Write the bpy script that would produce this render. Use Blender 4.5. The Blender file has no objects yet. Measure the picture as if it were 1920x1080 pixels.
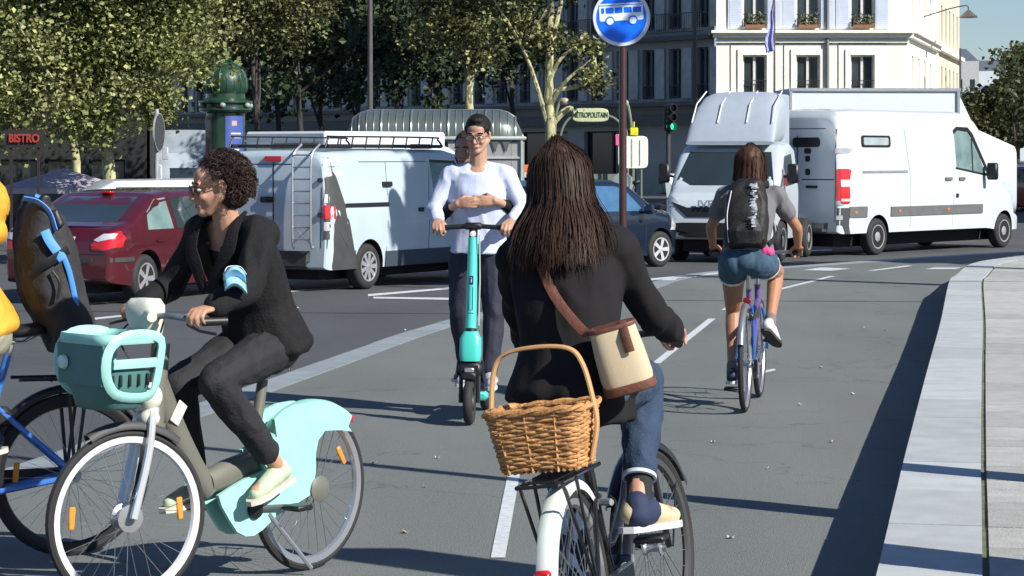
import bpy, bmesh, math, random
from mathutils import Vector, Matrix, Euler, noise
from mathutils.bvhtree import BVHTree
V = Vector
R = math.radians
random.seed(7)
sc = bpy.context.scene
col = sc.collection
# ------------------------------------------------------------ camera
F = 4600.0; EYE = 1.88; HOR = 290.0
cd = bpy.data.cameras.new('camera'); cam = bpy.data.objects.new('camera', cd); col.objects.link(cam)
cam.location = (0, 0, EYE); cam.rotation_euler = (R(90), 0, 0)
cd.sensor_width = 36; cd.lens = 36*F/1920; cd.shift_y = -(540-HOR)/1920
cd.clip_start = 0.1; cd.clip_end = 3000
sc.camera = cam
# ------------------------------------------------------------ world and sun
SAZ = R(38); SEL = R(35)
sdir = V((math.cos(SAZ)*math.cos(SEL), -math.sin(SAZ)*math.cos(SEL), math.sin(SEL)))
w = bpy.data.worlds.new('World'); sc.world = w; w.use_nodes = True
nt = w.node_tree; nt.nodes.clear()
sky = nt.nodes.new('ShaderNodeTexSky'); sky.sky_type = 'NISHITA'; sky.sun_disc = False
sky.sun_elevation = SEL; sky.sun_rotation = math.atan2(sdir.x, sdir.y)
sky.air_density = 1.0; sky.dust_density = .25; sky.ozone_density = 2.5
bg = nt.nodes.new('ShaderNodeBackground'); bg.inputs[1].default_value = 0.058
wo = nt.nodes.new('ShaderNodeOutputWorld')
tint = nt.nodes.new('ShaderNodeVectorMath'); tint.operation = 'MULTIPLY'; tint.inputs[1].default_value = (.92, 1.03, 1.25)
nt.links.new(sky.outputs[0], tint.inputs[0]); nt.links.new(tint.outputs[0], bg.inputs[0]); nt.links.new(bg.outputs[0], wo.inputs[0])
sd = bpy.data.lights.new('sun', 'SUN'); sd.energy = 4.9; sd.angle = R(0.5); sd.color = (1, .95, .87)
so = bpy.data.objects.new('sun', sd); col.objects.link(so)
so.rotation_euler = (-sdir).to_track_quat('-Z', 'Y').to_euler(); so.location = (20, -15, 30)
sc.view_settings.view_transform = 'Standard'; sc.view_settings.look = 'None'
sc.view_settings.exposure = 0.6; sc.view_settings.gamma = 1
# ------------------------------------------------------------ helpers
def P(px, py, D): return V(((px-960)*D/F, D, EYE-(py-HOR)*D/F))
def G(px, py, z=0.0):
    D = F*(EYE-z)/(py-HOR); return V(((px-960)*D/F, D, z))
class Fr:
    """local frame of a thing: origin + heading; px() turns a picture point at a lateral offset into local coordinates"""
    def __init__(s, o, ang): s.o = V(o); s.a = ang; s.h = V((math.cos(ang), math.sin(ang), 0)); s.l = V((-s.h.y, s.h.x, 0))
    def px(s, px, py, lat=0):
        k = (px-960)/F; D = (lat+s.o.x*s.l.x+s.o.y*s.l.y)/(k*s.l.x+s.l.y)
        d = V((k*D, D, EYE-(py-HOR)/F*D))-s.o
        return V((d.dot(s.h), lat, d.z))
def sr(c):
    c = c/255.0
    return c/12.92 if c <= .04045 else ((c+.055)/1.055)**2.4
MATS = {}
def mat(name, rgb, rough=.6, metal=0, var=.12, scale=6, bump=0, bscale=40, coat=0, spec=.5, emit=None, lin=True, island=0, trans=0, detail=3):
    if name in MATS: return MATS[name]
    m = bpy.data.materials.new(name); m.use_nodes = True; n = m.node_tree; b = n.nodes['Principled BSDF']
    c = rgb if lin else tuple(sr(x) for x in rgb)
    b.inputs['Roughness'].default_value = rough; b.inputs['Metallic'].default_value = metal
    b.inputs['Specular IOR Level'].default_value = spec
    if coat: b.inputs['Coat Weight'].default_value = coat; b.inputs['Coat Roughness'].default_value = .04
    tc = n.nodes.new('ShaderNodeTexCoord'); nz = n.nodes.new('ShaderNodeTexNoise')
    nz.inputs['Scale'].default_value = scale; nz.inputs['Detail'].default_value = detail
    n.links.new(tc.outputs['Object'], nz.inputs['Vector'])
    mr = n.nodes.new('ShaderNodeMapRange'); mr.inputs[1].default_value = .3; mr.inputs[2].default_value = .7
    mr.inputs[3].default_value = 1-var; mr.inputs[4].default_value = 1+var
    n.links.new(nz.outputs[0], mr.inputs[0]); fac = mr.outputs[0]
    if island:
        g = n.nodes.new('ShaderNodeNewGeometry'); m2 = n.nodes.new('ShaderNodeMapRange')
        m2.inputs[3].default_value = 1-island; m2.inputs[4].default_value = 1+island
        n.links.new(g.outputs['Random Per Island'], m2.inputs[0])
        mm = n.nodes.new('ShaderNodeMath'); mm.operation = 'MULTIPLY'
        n.links.new(fac, mm.inputs[0]); n.links.new(m2.outputs[0], mm.inputs[1]); fac = mm.outputs[0]
    vm = n.nodes.new('ShaderNodeVectorMath'); vm.operation = 'SCALE'; vm.inputs[0].default_value = c[:3]
    n.links.new(fac, vm.inputs['Scale']); n.links.new(vm.outputs[0], b.inputs['Base Color'])
    if bump:
        z2 = n.nodes.new('ShaderNodeTexNoise'); z2.inputs['Scale'].default_value = bscale; z2.inputs['Detail'].default_value = 4
        n.links.new(tc.outputs['Object'], z2.inputs['Vector'])
        bp = n.nodes.new('ShaderNodeBump'); bp.inputs['Strength'].default_value = bump; bp.inputs['Distance'].default_value = .02
        n.links.new(z2.outputs[0], bp.inputs['Height']); n.links.new(bp.outputs[0], b.inputs['Normal'])
    if emit: b.inputs['Emission Color'].default_value = (*emit[:3], 1); b.inputs['Emission Strength'].default_value = emit[3]
    if trans: b.inputs['Transmission Weight'].default_value = trans
    MATS[name] = m; return m
class MB:
    def __init__(s): s.v = []; s.f = []; s.mi = []; s.m = 0
    def add(s, vs, fs):
        o = len(s.v); s.v += [tuple(p) for p in vs]
        for f in fs: s.f.append([i+o for i in f]); s.mi.append(s.m)
        return s
    def box(s, c, d, M=None, bev=0):
        hx, hy, hz = d[0]/2, d[1]/2, d[2]/2; c = V(c)
        if bev:
            b = bev; pts = []; ring = []
            for z, k in ((-hz, b), (-hz+b, 0), (hz-b, 0), (hz, b)):
                for x, y in ((hx-k, hy-b), (hx-b, hy-k), (-hx+b, hy-k), (-hx+k, hy-b), (-hx+k, -hy+b), (-hx+b, -hy+k), (hx-b, -hy+k), (hx-k, -hy+b)): pts.append(V((x, y, z)))
            fs = [[7, 6, 5, 4, 3, 2, 1, 0], [24, 25, 26, 27, 28, 29, 30, 31]]
            for r in range(3):
                for i in range(8): fs.append([r*8+i, r*8+(i+1) % 8, r*8+8+(i+1) % 8, r*8+8+i])
        else:
            pts = [V((x, y, z)) for x in (-hx, hx) for y in (-hy, hy) for z in (-hz, hz)]
            fs = [[0, 1, 3, 2], [4, 6, 7, 5], [0, 4, 5, 1], [2, 3, 7, 6], [0, 2, 6, 4], [1, 5, 7, 3]]
        if M is not None: pts = [M @ p for p in pts]
        return s.add([p+c for p in pts], fs)
    def tube(s, pts, r, seg=8, closed=False, cap=True, flat=None):
        pts = [V(p) for p in pts]; n = len(pts)
        rs = r if isinstance(r, (list, tuple)) else [r]*n
        up = None; vs = []
        for i, p in enumerate(pts):
            if closed: t = pts[(i+1) % n]-pts[i-1]
            else: t = pts[min(i+1, n-1)]-pts[max(i-1, 0)]
            if t.length < 1e-9: t = V((0, 0, 1))
            t.normalize()
            if up is None:
                up = V((0, 0, 1)) if abs(t.z) < .9 else V((1, 0, 0))
                if flat is not None: up = V(flat)
            u = (up-t*up.dot(t))
            if u.length < 1e-6: u = t.orthogonal()
            u.normalize(); up = u; b = t.cross(u)
            ra = rs[i]; ra, rb = ra if isinstance(ra, (tuple, list)) else (ra, ra)
            for k in range(seg):
                a = 2*math.pi*(k+.5)/seg; vs.append(p+u*(math.cos(a)*ra)+b*(math.sin(a)*rb))
        fs = []
        for i in range(n if closed else n-1):
            j = (i+1) % n
            for k in range(seg): fs.append([i*seg+k, i*seg+(k+1) % seg, j*seg+(k+1) % seg, j*seg+k])
        if cap and not closed: fs += [list(range(seg))[::-1], [(n-1)*seg+k for k in range(seg)]]
        return s.add(vs, fs)
    def cap(s, a, b, ra, rb, seg=12):
        a = V(a); b = V(b); d = b-a
        if d.length < 1e-6: return s.ell(a, (ra, ra, ra))
        d.normalize(); pts = []; rs = []
        for t in (0.06, .3, .6, .85): q = 1-t; pts.append(a-d*ra*math.sqrt(1-(1-q)**2) if 0 else a-d*ra*math.cos(t*math.pi/2)); rs.append(ra*math.sin(t*math.pi/2))
        pts.append(a); rs.append(ra); pts.append(b); rs.append(rb)
        for t in (.85, .6, .3, .06): pts.append(b+d*rb*math.cos(t*math.pi/2)); rs.append(rb*math.sin(t*math.pi/2))
        return s.tube(pts, rs, seg)
    def ell(s, c, r, M=None, seg=16, rings=9):
        c = V(c); vs = []
        for i in range(rings+1):
            th = math.pi*(i+.0)/rings; th = min(max(th, .02), math.pi-.02)
            for k in range(seg):
                a = 2*math.pi*k/seg; p = V((r[0]*math.sin(th)*math.cos(a), r[1]*math.sin(th)*math.sin(a), r[2]*math.cos(th)))
                vs.append(c+(M @ p if M is not None else p))
        fs = []
        for i in range(rings):
            for k in range(seg): fs.append([i*seg+k, (i+1)*seg+k, (i+1)*seg+(k+1) % seg, i*seg+(k+1) % seg])
        fs += [list(range(seg)), [rings*seg+k for k in range(seg)][::-1]]
        return s.add(vs, fs)
    def loft(s, rings, seg=20, power=2.0):
        """rings: (centre, u vector*ru, v vector*rv), closed with flat ends"""
        vs = []
        for c, u, v in rings:
            for k in range(seg):
                a = 2*math.pi*k/seg; ca, sa = math.cos(a), math.sin(a); e = 2/power
                vs.append(V(c)+V(u)*(math.copysign(abs(ca)**e, ca))+V(v)*(math.copysign(abs(sa)**e, sa)))
        fs = []
        for i in range(len(rings)-1):
            for k in range(seg): fs.append([i*seg+k, i*seg+(k+1) % seg, (i+1)*seg+(k+1) % seg, (i+1)*seg+k])
        fs += [list(range(seg))[::-1], [(len(rings)-1)*seg+k for k in range(seg)]]
        return s.add(vs, fs)
    def lathe(s, prof, seg=24, M=None, closed=False):
        """prof: (radius, height) about z"""
        vs = []
        for r, z in prof:
            for k in range(seg):
                a = 2*math.pi*k/seg; p = V((r*math.cos(a), r*math.sin(a), z)); vs.append(M @ p if M is not None else p)
        n = len(prof); fs = []
        for i in range(n if closed else n-1):
            j = (i+1) % n
            for k in range(seg): fs.append([i*seg+k, i*seg+(k+1) % seg, j*seg+(k+1) % seg, j*seg+k])
        if not closed: fs += [list(range(seg))[::-1], [(n-1)*seg+k for k in range(seg)]]
        return s.add(vs, fs)
    def prism(s, poly, t, M=None, z0=0):
        """2-D polygon (x, y) extruded along z from z0 to z0+t, then M"""
        n = len(poly); vs = [V((x, y, z0)) for x, y in poly]+[V((x, y, z0+t)) for x, y in poly]
        if M is not None: vs = [M @ p for p in vs]
        fs = [list(range(n))[::-1], [n+i for i in range(n)]]+[[i, (i+1) % n, n+(i+1) % n, n+i] for i in range(n)]
        return s.add(vs, fs)
    def build(s, name, mats, parent=None, smooth=40, fix=True):
        me = bpy.data.meshes.new(name); me.from_pydata(s.v, [], s.f)
        mats = mats if isinstance(mats, (list, tuple)) else [mats]
        for m in mats: me.materials.append(m)
        me.polygons.foreach_set('material_index', s.mi)
        if fix:
            bm = bmesh.new(); bm.from_mesh(me); bmesh.ops.recalc_face_normals(bm, faces=bm.faces); bm.to_mesh(me); bm.free()
        if smooth:
            me.polygons.foreach_set('use_smooth', [True]*len(me.polygons)); me.set_sharp_from_angle(angle=R(smooth))
        me.update()
        o = bpy.data.objects.new(name, me); col.objects.link(o); o.parent = parent
        return o
def tag(o, label=None, cat=None, group=None, kind=None):
    if label: o['label'] = label
    if cat: o['category'] = cat
    if group: o['group'] = group
    if kind: o['kind'] = kind
    return o
def thing(name, label, cat, loc=(0, 0, 0), rz=0, group=None):
    o = bpy.data.objects.new(name, None); col.objects.link(o); o.empty_display_size = .2
    o.location = loc; o.rotation_euler = (0, 0, rz); return tag(o, label, cat, group)
def dup(o, parent=None, loc=None, rz=None, label=None, group=None, swap=None):
    c = o.copy(); col.objects.link(c)
    if parent is not None: c.parent = parent
    if loc is not None: c.location = loc
    if rz is not None: c.rotation_euler = (0, 0, rz)
    if label: c['label'] = label
    if group: c['group'] = group
    if swap and c.type == 'MESH':
        for i, sl in enumerate(c.material_slots):
            if sl.material in swap: sl.link = 'OBJECT'; sl.material = swap[o.material_slots[i].material]
    for ch in list(o.children): dup(ch, c, swap=swap)
    return c
def remesh(mb, vox, smooth=4, sfac=.5):
    me = bpy.data.meshes.new('tmp'); me.from_pydata(mb.v, [], mb.f)
    bm = bmesh.new(); bm.from_mesh(me); bmesh.ops.recalc_face_normals(bm, faces=bm.faces); bm.to_mesh(me); bm.free()
    o = bpy.data.objects.new('tmp', me); col.objects.link(o)
    md = o.modifiers.new('r', 'REMESH'); md.mode = 'VOXEL'; md.voxel_size = vox; md.use_smooth_shade = True
    if smooth:
        ms = o.modifiers.new('s', 'SMOOTH'); ms.factor = sfac; ms.iterations = smooth
    dg = bpy.context.evaluated_depsgraph_get(); out = bpy.data.meshes.new_from_object(o.evaluated_get(dg), depsgraph=dg)
    bpy.data.objects.remove(o); bpy.data.meshes.remove(me)
    return out
def blob(name, mb, vox, m, parent, smooth=4, disp=None, cut=None):
    me = remesh(mb, vox, smooth); me.name = name; me.materials.clear(); me.materials.append(m)
    if disp:
        ns = [v.normal.copy() for v in me.vertices]
        for v, nn in zip(me.vertices, ns): v.co += nn*disp(v.co)
    me.polygons.foreach_set('use_smooth', [True]*len(me.polygons)); me.update()
    o = bpy.data.objects.new(name, me); col.objects.link(o); o.parent = parent; return o
def folds(amp=.006, f=9, seed=0, st=(1, 1, .5)):
    def fn(p):
        q = V((p.x*f*st[0]+seed, p.y*f*st[1], p.z*f*st[2]))
        q2 = q+noise.noise_vector(q*.6)*1.2
        a = 1-abs(noise.noise(q2))*2.4; b = noise.noise(q*2.7)
        return amp*(a*.9+.35*b-.3)
    return fn
def text(body, size, m, name='lettering', parent=None, depth=.003, M=None, font_scale=1, bold=0, align='CENTER'):
    c = bpy.data.curves.new('t', 'FONT'); c.body = body; c.size = size; c.extrude = depth; c.align_x = align; c.align_y = 'CENTER'; c.offset = bold
    o = bpy.data.objects.new('t', c); col.objects.link(o); dg = bpy.context.evaluated_depsgraph_get()
    me = bpy.data.meshes.new_from_object(o.evaluated_get(dg), depsgraph=dg); bpy.data.objects.remove(o); bpy.data.curves.remove(c)
    for v in me.vertices: v.co.x *= font_scale
    if M is not None: me.transform(M)
    me.materials.clear(); me.materials.append(m); me.name = name
    o = bpy.data.objects.new(name, me); col.objects.link(o); o.parent = parent; return o
def frame_M(origin, x, y):
    x = V(x).normalized(); y = V(y).normalized(); z = x.cross(y)
    return Matrix(((x.x, y.x, z.x, origin[0]), (x.y, y.y, z.y, origin[1]), (x.z, y.z, z.z, origin[2]), (0, 0, 0, 1)))
def arc(c, r, a0, a1, n, ax='xz', y=0):
    out = []
    for i in range(n+1):
        a = R(a0+(a1-a0)*i/n); out.append(V((c[0]+r*math.cos(a), y, c[1]+r*math.sin(a))))
    return out
def spline(pts, n=6):
    pts = [V(p) for p in pts]; out = []
    q = [pts[0]*2-pts[1]]+pts+[pts[-1]*2-pts[-2]]
    for i in range(1, len(q)-2):
        for k in range(n):
            t = k/n; a, b, c, d = q[i-1:i+3]
            out.append(.5*((2*b)+(c-a)*t+(2*a-5*b+4*c-d)*t*t+(3*b-a-3*c+d)*t**3))
    out.append(pts[-1]); return out
def ss(t): t = max(0, min(1, t)); return t*t*(3-2*t)
def gz(x, y): return -0.78*ss((y-38)/20)*ss((1.5-x)/6)*(1-ss((y-110)/60))
# shared materials
BLACK = mat('black_plastic', (.012, .012, .013), .45)
RUB = mat('tyre_rubber', (.02, .02, .021), .8, var=.2)
CHR = mat('chrome', (.7, .7, .72), .18, 1, var=.03)
ALU = mat('brushed_aluminium', (.55, .56, .58), .35, .8, var=.05)
DGREY = mat('dark_grey_plastic', (.045, .048, .05), .6)
WHT = mat('white_paint_metal', (.75, .77, .78), .35, var=.03, coat=.3)
# ------------------------------------------------------------ ground
LZ = .18; PZ = .43
def asphalt(name, c, var=.1, patch=.12):
    m = mat(name, c, .85, 0, var*1.6, 110, .5, 150, spec=.35, detail=4)
    n = m.node_tree; b = n.nodes['Principled BSDF']; src = b.inputs['Base Color'].links[0].from_socket
    tc = n.nodes.new('ShaderNodeTexCoord'); z = n.nodes.new('ShaderNodeTexNoise'); z.inputs['Scale'].default_value = .55; z.inputs['Detail'].default_value = 6
    mp = n.nodes.new('ShaderNodeMapping'); mp.inputs['Scale'].default_value = (1.6, .45, 1)
    n.links.new(tc.outputs['Object'], mp.inputs[0]); n.links.new(mp.outputs[0], z.inputs['Vector'])
    r = n.nodes.new('ShaderNodeMapRange'); r.inputs[1].default_value = .3; r.inputs[2].default_value = .7; r.inputs[3].default_value = 1-patch; r.inputs[4].default_value = 1+patch
    n.links.new(z.outputs[0], r.inputs[0]); s2 = n.nodes.new('ShaderNodeVectorMath'); s2.operation = 'SCALE'
    n.links.new(src, s2.inputs[0]); n.links.new(r.outputs[0], s2.inputs['Scale']); 
    v = n.nodes.new('ShaderNodeTexVoronoi'); v.feature = 'DISTANCE_TO_EDGE'; v.inputs['Scale'].default_value = .33; v.inputs['Randomness'].default_value = 1
    wn = n.nodes.new('ShaderNodeTexNoise'); wn.inputs['Scale'].default_value = 2.5; wn.inputs['Detail'].default_value = 6
    ad = n.nodes.new('ShaderNodeVectorMath'); ad.operation = 'MULTIPLY_ADD'; ad.inputs[1].default_value = (.9, .9, .9)
    n.links.new(tc.outputs['Object'], wn.inputs['Vector']); n.links.new(wn.outputs['Color'], ad.inputs[0]); n.links.new(tc.outputs['Object'], ad.inputs[2]); n.links.new(ad.outputs[0], v.inputs['Vector'])
    r2 = n.nodes.new('ShaderNodeMapRange'); r2.inputs[1].default_value = .0; r2.inputs[2].default_value = .006; r2.inputs[3].default_value = .72; r2.inputs[4].default_value = 1; n.links.new(v.outputs['Distance'], r2.inputs[0])
    z3 = n.nodes.new('ShaderNodeTexNoise'); z3.inputs['Scale'].default_value = 1.7; z3.inputs['Detail'].default_value = 3; n.links.new(tc.outputs['Object'], z3.inputs['Vector'])
    r3 = n.nodes.new('ShaderNodeMapRange'); r3.inputs[1].default_value = .64; r3.inputs[2].default_value = .78; r3.inputs[3].default_value = 1; r3.inputs[4].default_value = .78; n.links.new(z3.outputs[0], r3.inputs[0])
    mu = n.nodes.new('ShaderNodeMath'); mu.operation = 'MULTIPLY'; n.links.new(r2.outputs[0], mu.inputs[0]); n.links.new(r3.outputs[0], mu.inputs[1])
    s3 = n.nodes.new('ShaderNodeVectorMath'); s3.operation = 'SCALE'; n.links.new(s2.outputs[0], s3.inputs[0]); n.links.new(mu.outputs[0], s3.inputs['Scale'])
    n.links.new(s3.outputs[0], b.inputs['Base Color']); return m
ROADM = asphalt('road_asphalt', (.08, .086, .09)); LANEM = asphalt('lane_asphalt', (.155, .168, .16))
xs = [-900, -300, -120]+[-60+3*i for i in range(41)]+[120, 300, 900]
ys = [-60, -20]+[3*i for i in range(60)]+[220, 400, 2500]
mb = MB(); mb.add([V((x, y, gz(x, y))) for y in ys for x in xs], [[j*len(xs)+i, j*len(xs)+i+1, (j+1)*len(xs)+i+1, (j+1)*len(xs)+i] for j in range(len(ys)-1) for i in range(len(xs)-1)])
tag(mb.build('road', ROADM), kind='structure')
LEFT = [(-6.4, -10), (-1.79, 17.2), (-.63, 24.06), (.35, 27.6), (1.69, 30.7), (2.27, 33.2), (3.05, 35.4), (4.58, 37.4), (8.7, 42.5), (14, 47)]
def smooth2(pts, n=6): return [(p.x, p.y) for p in spline([V((a, b, 0)) for a, b in pts], n)]
LEFTS = smooth2(LEFT, 5)
def fill(name, poly, z, h, m, kind='structure'):
    n = len(poly); mb = MB(); mb.prism(poly, h, None, z-h); return tag(mb.build(name, m, smooth=0), kind=kind)
fill('bike_lane', LEFTS+[(30, 47), (30, -10)], LZ, LZ+.1, LANEM)
EDGE = [(-2.25, -10), (1.29, 8.64), (1.87, 11.7), (2.87, 16.9), (3.74, 21.4), (4.99, 28), (5.36, 29.6), (6.1, 32.6), (6.8, 34.3), (7.6, 35.6), (9.2, 37.3), (12, 39), (30, 44)]
EDGES = smooth2(EDGE, 6)
GRAN = mat('granite_kerb', (.4, .425, .425), .7, 0, .09, 5, .2, 160, island=.09)
SLAB = mat('stone_slabs', (.37, .375, .35), .75, 0, .12, 7, .3, 90, island=.16)
MOSS = mat('mossy_joint', (.11, .125, .07), .95, 0, .4, 12)
def offset(pts, d):
    out = []
    for i, p in enumerate(pts):
        a = V((*pts[max(i-1, 0)], 0)); b = V((*pts[min(i+1, len(pts)-1)], 0)); t = (b-a).normalized(); out.append((p[0]+t.y*d, p[1]-t.x*d))
    return out
def resample(pts, step):
    out = [V((*pts[0], 0))]; acc = 0
    for a, b in zip(pts, pts[1:]):
        a = V((*a, 0)); b = V((*b, 0)); L = (b-a).length
        while acc+L >= step:
            t = (step-acc)/L; a = a+(b-a)*t; out.append(a.copy()); L = (b-a).length; acc = 0
        acc += L
    return out
fill('pavement_bed', offset(EDGES, .01)+[(40, 44), (40, -10)], PZ-.012, PZ+.1, MOSS)
def stones(name, pts, w0, w1, z, h, step, m, gap=.006, jit=0, seed=1):
    rnd = random.Random(seed); mb = MB(); P0 = resample(pts, .1); i = 0
    while i < len(P0)-2:
        n = int(step*10*(1+rnd.uniform(-jit, jit))); j = min(i+n, len(P0)-1)
        seg = [P0[k] for k in range(i, j+1)]; lo = []; hi = []
        for k, p in enumerate(seg):
            t = (P0[min(i+k+1, len(P0)-1)]-P0[max(i+k-1, 0)]).normalized(); nn = V((t.y, -t.x, 0))
            q = p.copy()
            if k == 0: q += t*gap
            if k == len(seg)-1: q -= t*gap
            lo.append(q+nn*w0); hi.append(q+nn*w1)
        poly = lo+hi[::-1]; dz = rnd.uniform(-.002, .002); nq = len(lo)
        bot = [V((p.x, p.y, z-h)) for p in poly]; top = [V((p.x, p.y, z+dz)) for p in poly]; N = len(poly)
        fs = [[N+i2 for i2 in range(N)]] if nq < 3 else [[N+a, N+a+1, N+N-2-a, N+N-1-a] for a in range(nq-1)]
        fs += [[a, (a+1) % N, N+(a+1) % N, N+a] for a in range(N)]
        mb.add(bot+top, fs); i = j
    return tag(mb.build(name, m, smooth=0), kind='structure')
stones('pavement_kerb', EDGES, 0, .36, PZ, .3, 1.0, GRAN)
for k, (a, b) in enumerate(((.385, .93), (.94, 1.6), (1.61, 2.2), (2.21, 2.9), (2.91, 3.6), (3.61, 4.4))):
    stones('pavement_slabs', EDGES, a, b, PZ-.003, .1, .62, SLAB, .005, .45, 10+k)
stones('lane_kerb', LEFTS, -.27, 0, LZ+.004, .3, .9, mat('pale_kerb', (.235, .27, .285), .7, 0, .1, 5, .2, 160, island=.08), .004)
# ------------------------------------------------------------ painted marks
PAINT = mat('road_paint', (.52, .55, .56), .7, 0, .16, 30, island=.04)
def mark(pxs, z, lift=.004, name='lane_marking'):
    pts = [G(x, y, z)+V((0, 0, lift)) for x, y in pxs]; mb = MB()
    mb.add(pts, [list(range(len(pts)))]); return tag(mb.build(name, PAINT, smooth=0), kind='structure')
for q in ([(952, 890), (975, 890), (947, 1047), (920, 1047)], [(1222, 682), (1238, 682), (1342, 598), (1328, 598)], [(1352, 582), (1362, 582), (1378, 572), (1368, 572)],
          [(1455, 543), (1468, 543), (1567, 518), (1555, 518)], [(1228, 543), (1212, 536), (1245, 524), (1272, 522)], [(1425, 697), (1430, 701), (1455, 695), (1452, 692)],
          [(1505, 507), (1560, 508), (1595, 504), (1540, 502)], [(1625, 508), (1640, 508), (1712, 499), (1700, 498)], [(1735, 505), (1790, 505), (1805, 502), (1750, 502)],
          [(1202, 524), (1202, 528), (1350, 514), (1350, 511)]):
    mark(q, LZ)
for q in ([(690, 552), (690, 556), (860, 541), (860, 538)], [(700, 557), (700, 560), (860, 563), (860, 559)], [(150, 599), (150, 603), (240, 593), (240, 590)],
          [(330, 592), (330, 594), (560, 578), (560, 576)], [(100, 572), (100, 575), (330, 561), (330, 558)], [(540, 545), (540, 548), (700, 537), (700, 535)], [(1380, 473), (1380, 476), (1560, 470), (1560, 468)]):
    mark(q, 0)
# fallen leaves
LEAF = [mat('dry_leaf', (.42, .3, .16), .8, 0, .3, 60), mat('pale_leaf', (.55, .55, .45), .8, 0, .3, 60)]
leaf0 = None; rnd = random.Random(3)
spots = [(797, 915), (1337, 830), (1365, 700), (640, 560), (545, 695), (760, 620), (1540, 690), (1500, 760), (1660, 620), (1620, 615), (1560, 830), (700, 870), (1440, 880), (1600, 740), (760, 1000), (1370, 1010), (1420, 640), (820, 860)]
for i, (x, y) in enumerate(spots):
    p = G(x, y, LZ); s = rnd.uniform(.012, .026)
    mb = MB(); a = rnd.uniform(0, 6)
    vs = [V((0, 0, .004))]+[V((math.cos(a+k*1.05)*s*(1.0 if k % 2 else .62), math.sin(a+k*1.05)*s*(1 if k % 2 else .62), .004+.012*(k % 2))) for k in range(6)]
    mb.add(vs, [[0, 1+k, 1+(k+1) % 6] for k in range(6)])
    o = mb.build('fallen_leaf', LEAF[i % 2], smooth=0); o.location = p
    tag(o, 'small curled dry leaf lying loose on the bicycle lane asphalt', 'leaf', 'dry leaves scattered on the bicycle lane')
# ------------------------------------------------------------ vehicles
GLASS = mat('car_glass', (.022, .034, .037), .04, 0, .1, 2, spec=.8, coat=.6)
GLASSL = mat('bright_glass', (.16, .24, .24), .06, 0, .25, 3, spec=.8, coat=.5)
LAMPR = mat('red_lens', (.5, .012, .02), .15, var=.1, coat=.6)
LAMPW = mat('clear_lens', (.6, .6, .62), .12, .3, var=.15, coat=.6)
SEAM = mat('panel_gap', (.01, .01, .011), .8)
CHASS = mat('underbody', (.008, .008, .009), .9)
def lerp(pts, x):
    if x <= pts[0][0]: return pts[0][1]
    for a, b in zip(pts, pts[1:]):
        if x <= b[0]: return a[1]+(b[1]-a[1])*(x-a[0])/max(b[0]-a[0], 1e-9)
    return pts[-1][1]
def decal(root_obj, bvh, polys, axis, m, name, off=.004, parent=None, label=None, skirt=.012, cuts=2):
    """polys in (x,z) for axis '+y'/'-y', in (y,z) for '+x'/'-x': laid onto the body surface with a thickness"""
    bm = bmesh.new(); d = V((0, 0, 0)); k = 'xyz'.index(axis[1]); sg = 1 if axis[0] == '+' else -1; d[k] = -sg
    for poly in polys:
        vs = [bm.verts.new((p[0], 0, p[1]) if k == 1 else (0, p[0], p[1])) for p in poly]
        bm.faces.new(vs)
    bmesh.ops.triangulate(bm, faces=bm.faces)
    if cuts: bmesh.ops.subdivide_edges(bm, edges=bm.edges, cuts=cuts, use_grid_fill=True)
    cache = {}
    for v in bm.verts:
        o = v.co.copy(); o[k] = sg*6
        h = bvh.ray_cast(o, d, 12)
        if h[0] is None: cache[v] = None
        else: v.co = h[0]-d*off; cache[v] = 1
    bad = [v for v in bm.verts if cache[v] is None]
    if bad: bmesh.ops.delete(bm, geom=bad, context='VERTS')
    r = bmesh.ops.extrude_face_region(bm, geom=bm.faces[:])
    for v in r['geom']:
        if isinstance(v, bmesh.types.BMVert): v.co += d*(off+skirt)
    bmesh.ops.recalc_face_normals(bm, faces=bm.faces)
    me = bpy.data.meshes.new(name); bm.to_mesh(me); bm.free(); me.materials.append(m)
    me.polygons.foreach_set('use_smooth', [True]*len(me.polygons)); me.set_sharp_from_angle(angle=R(35))
    o = bpy.data.objects.new(name, me); col.objects.link(o); o.parent = parent or root_obj
    if label: o['label'] = label
    return o
def rnd_rect(x0, x1, z0, z1, r=.04, n=3):
    out = []
    for cx, cz, a in ((x1-r, z1-r, 0), (x0+r, z1-r, 90), (x0+r, z0+r, 180), (x1-r, z0+r, 270)):
        for i in range(n+1): t = R(a+90*i/n); out.append((cx+r*math.cos(t), cz+r*math.sin(t)))
    return out
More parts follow.
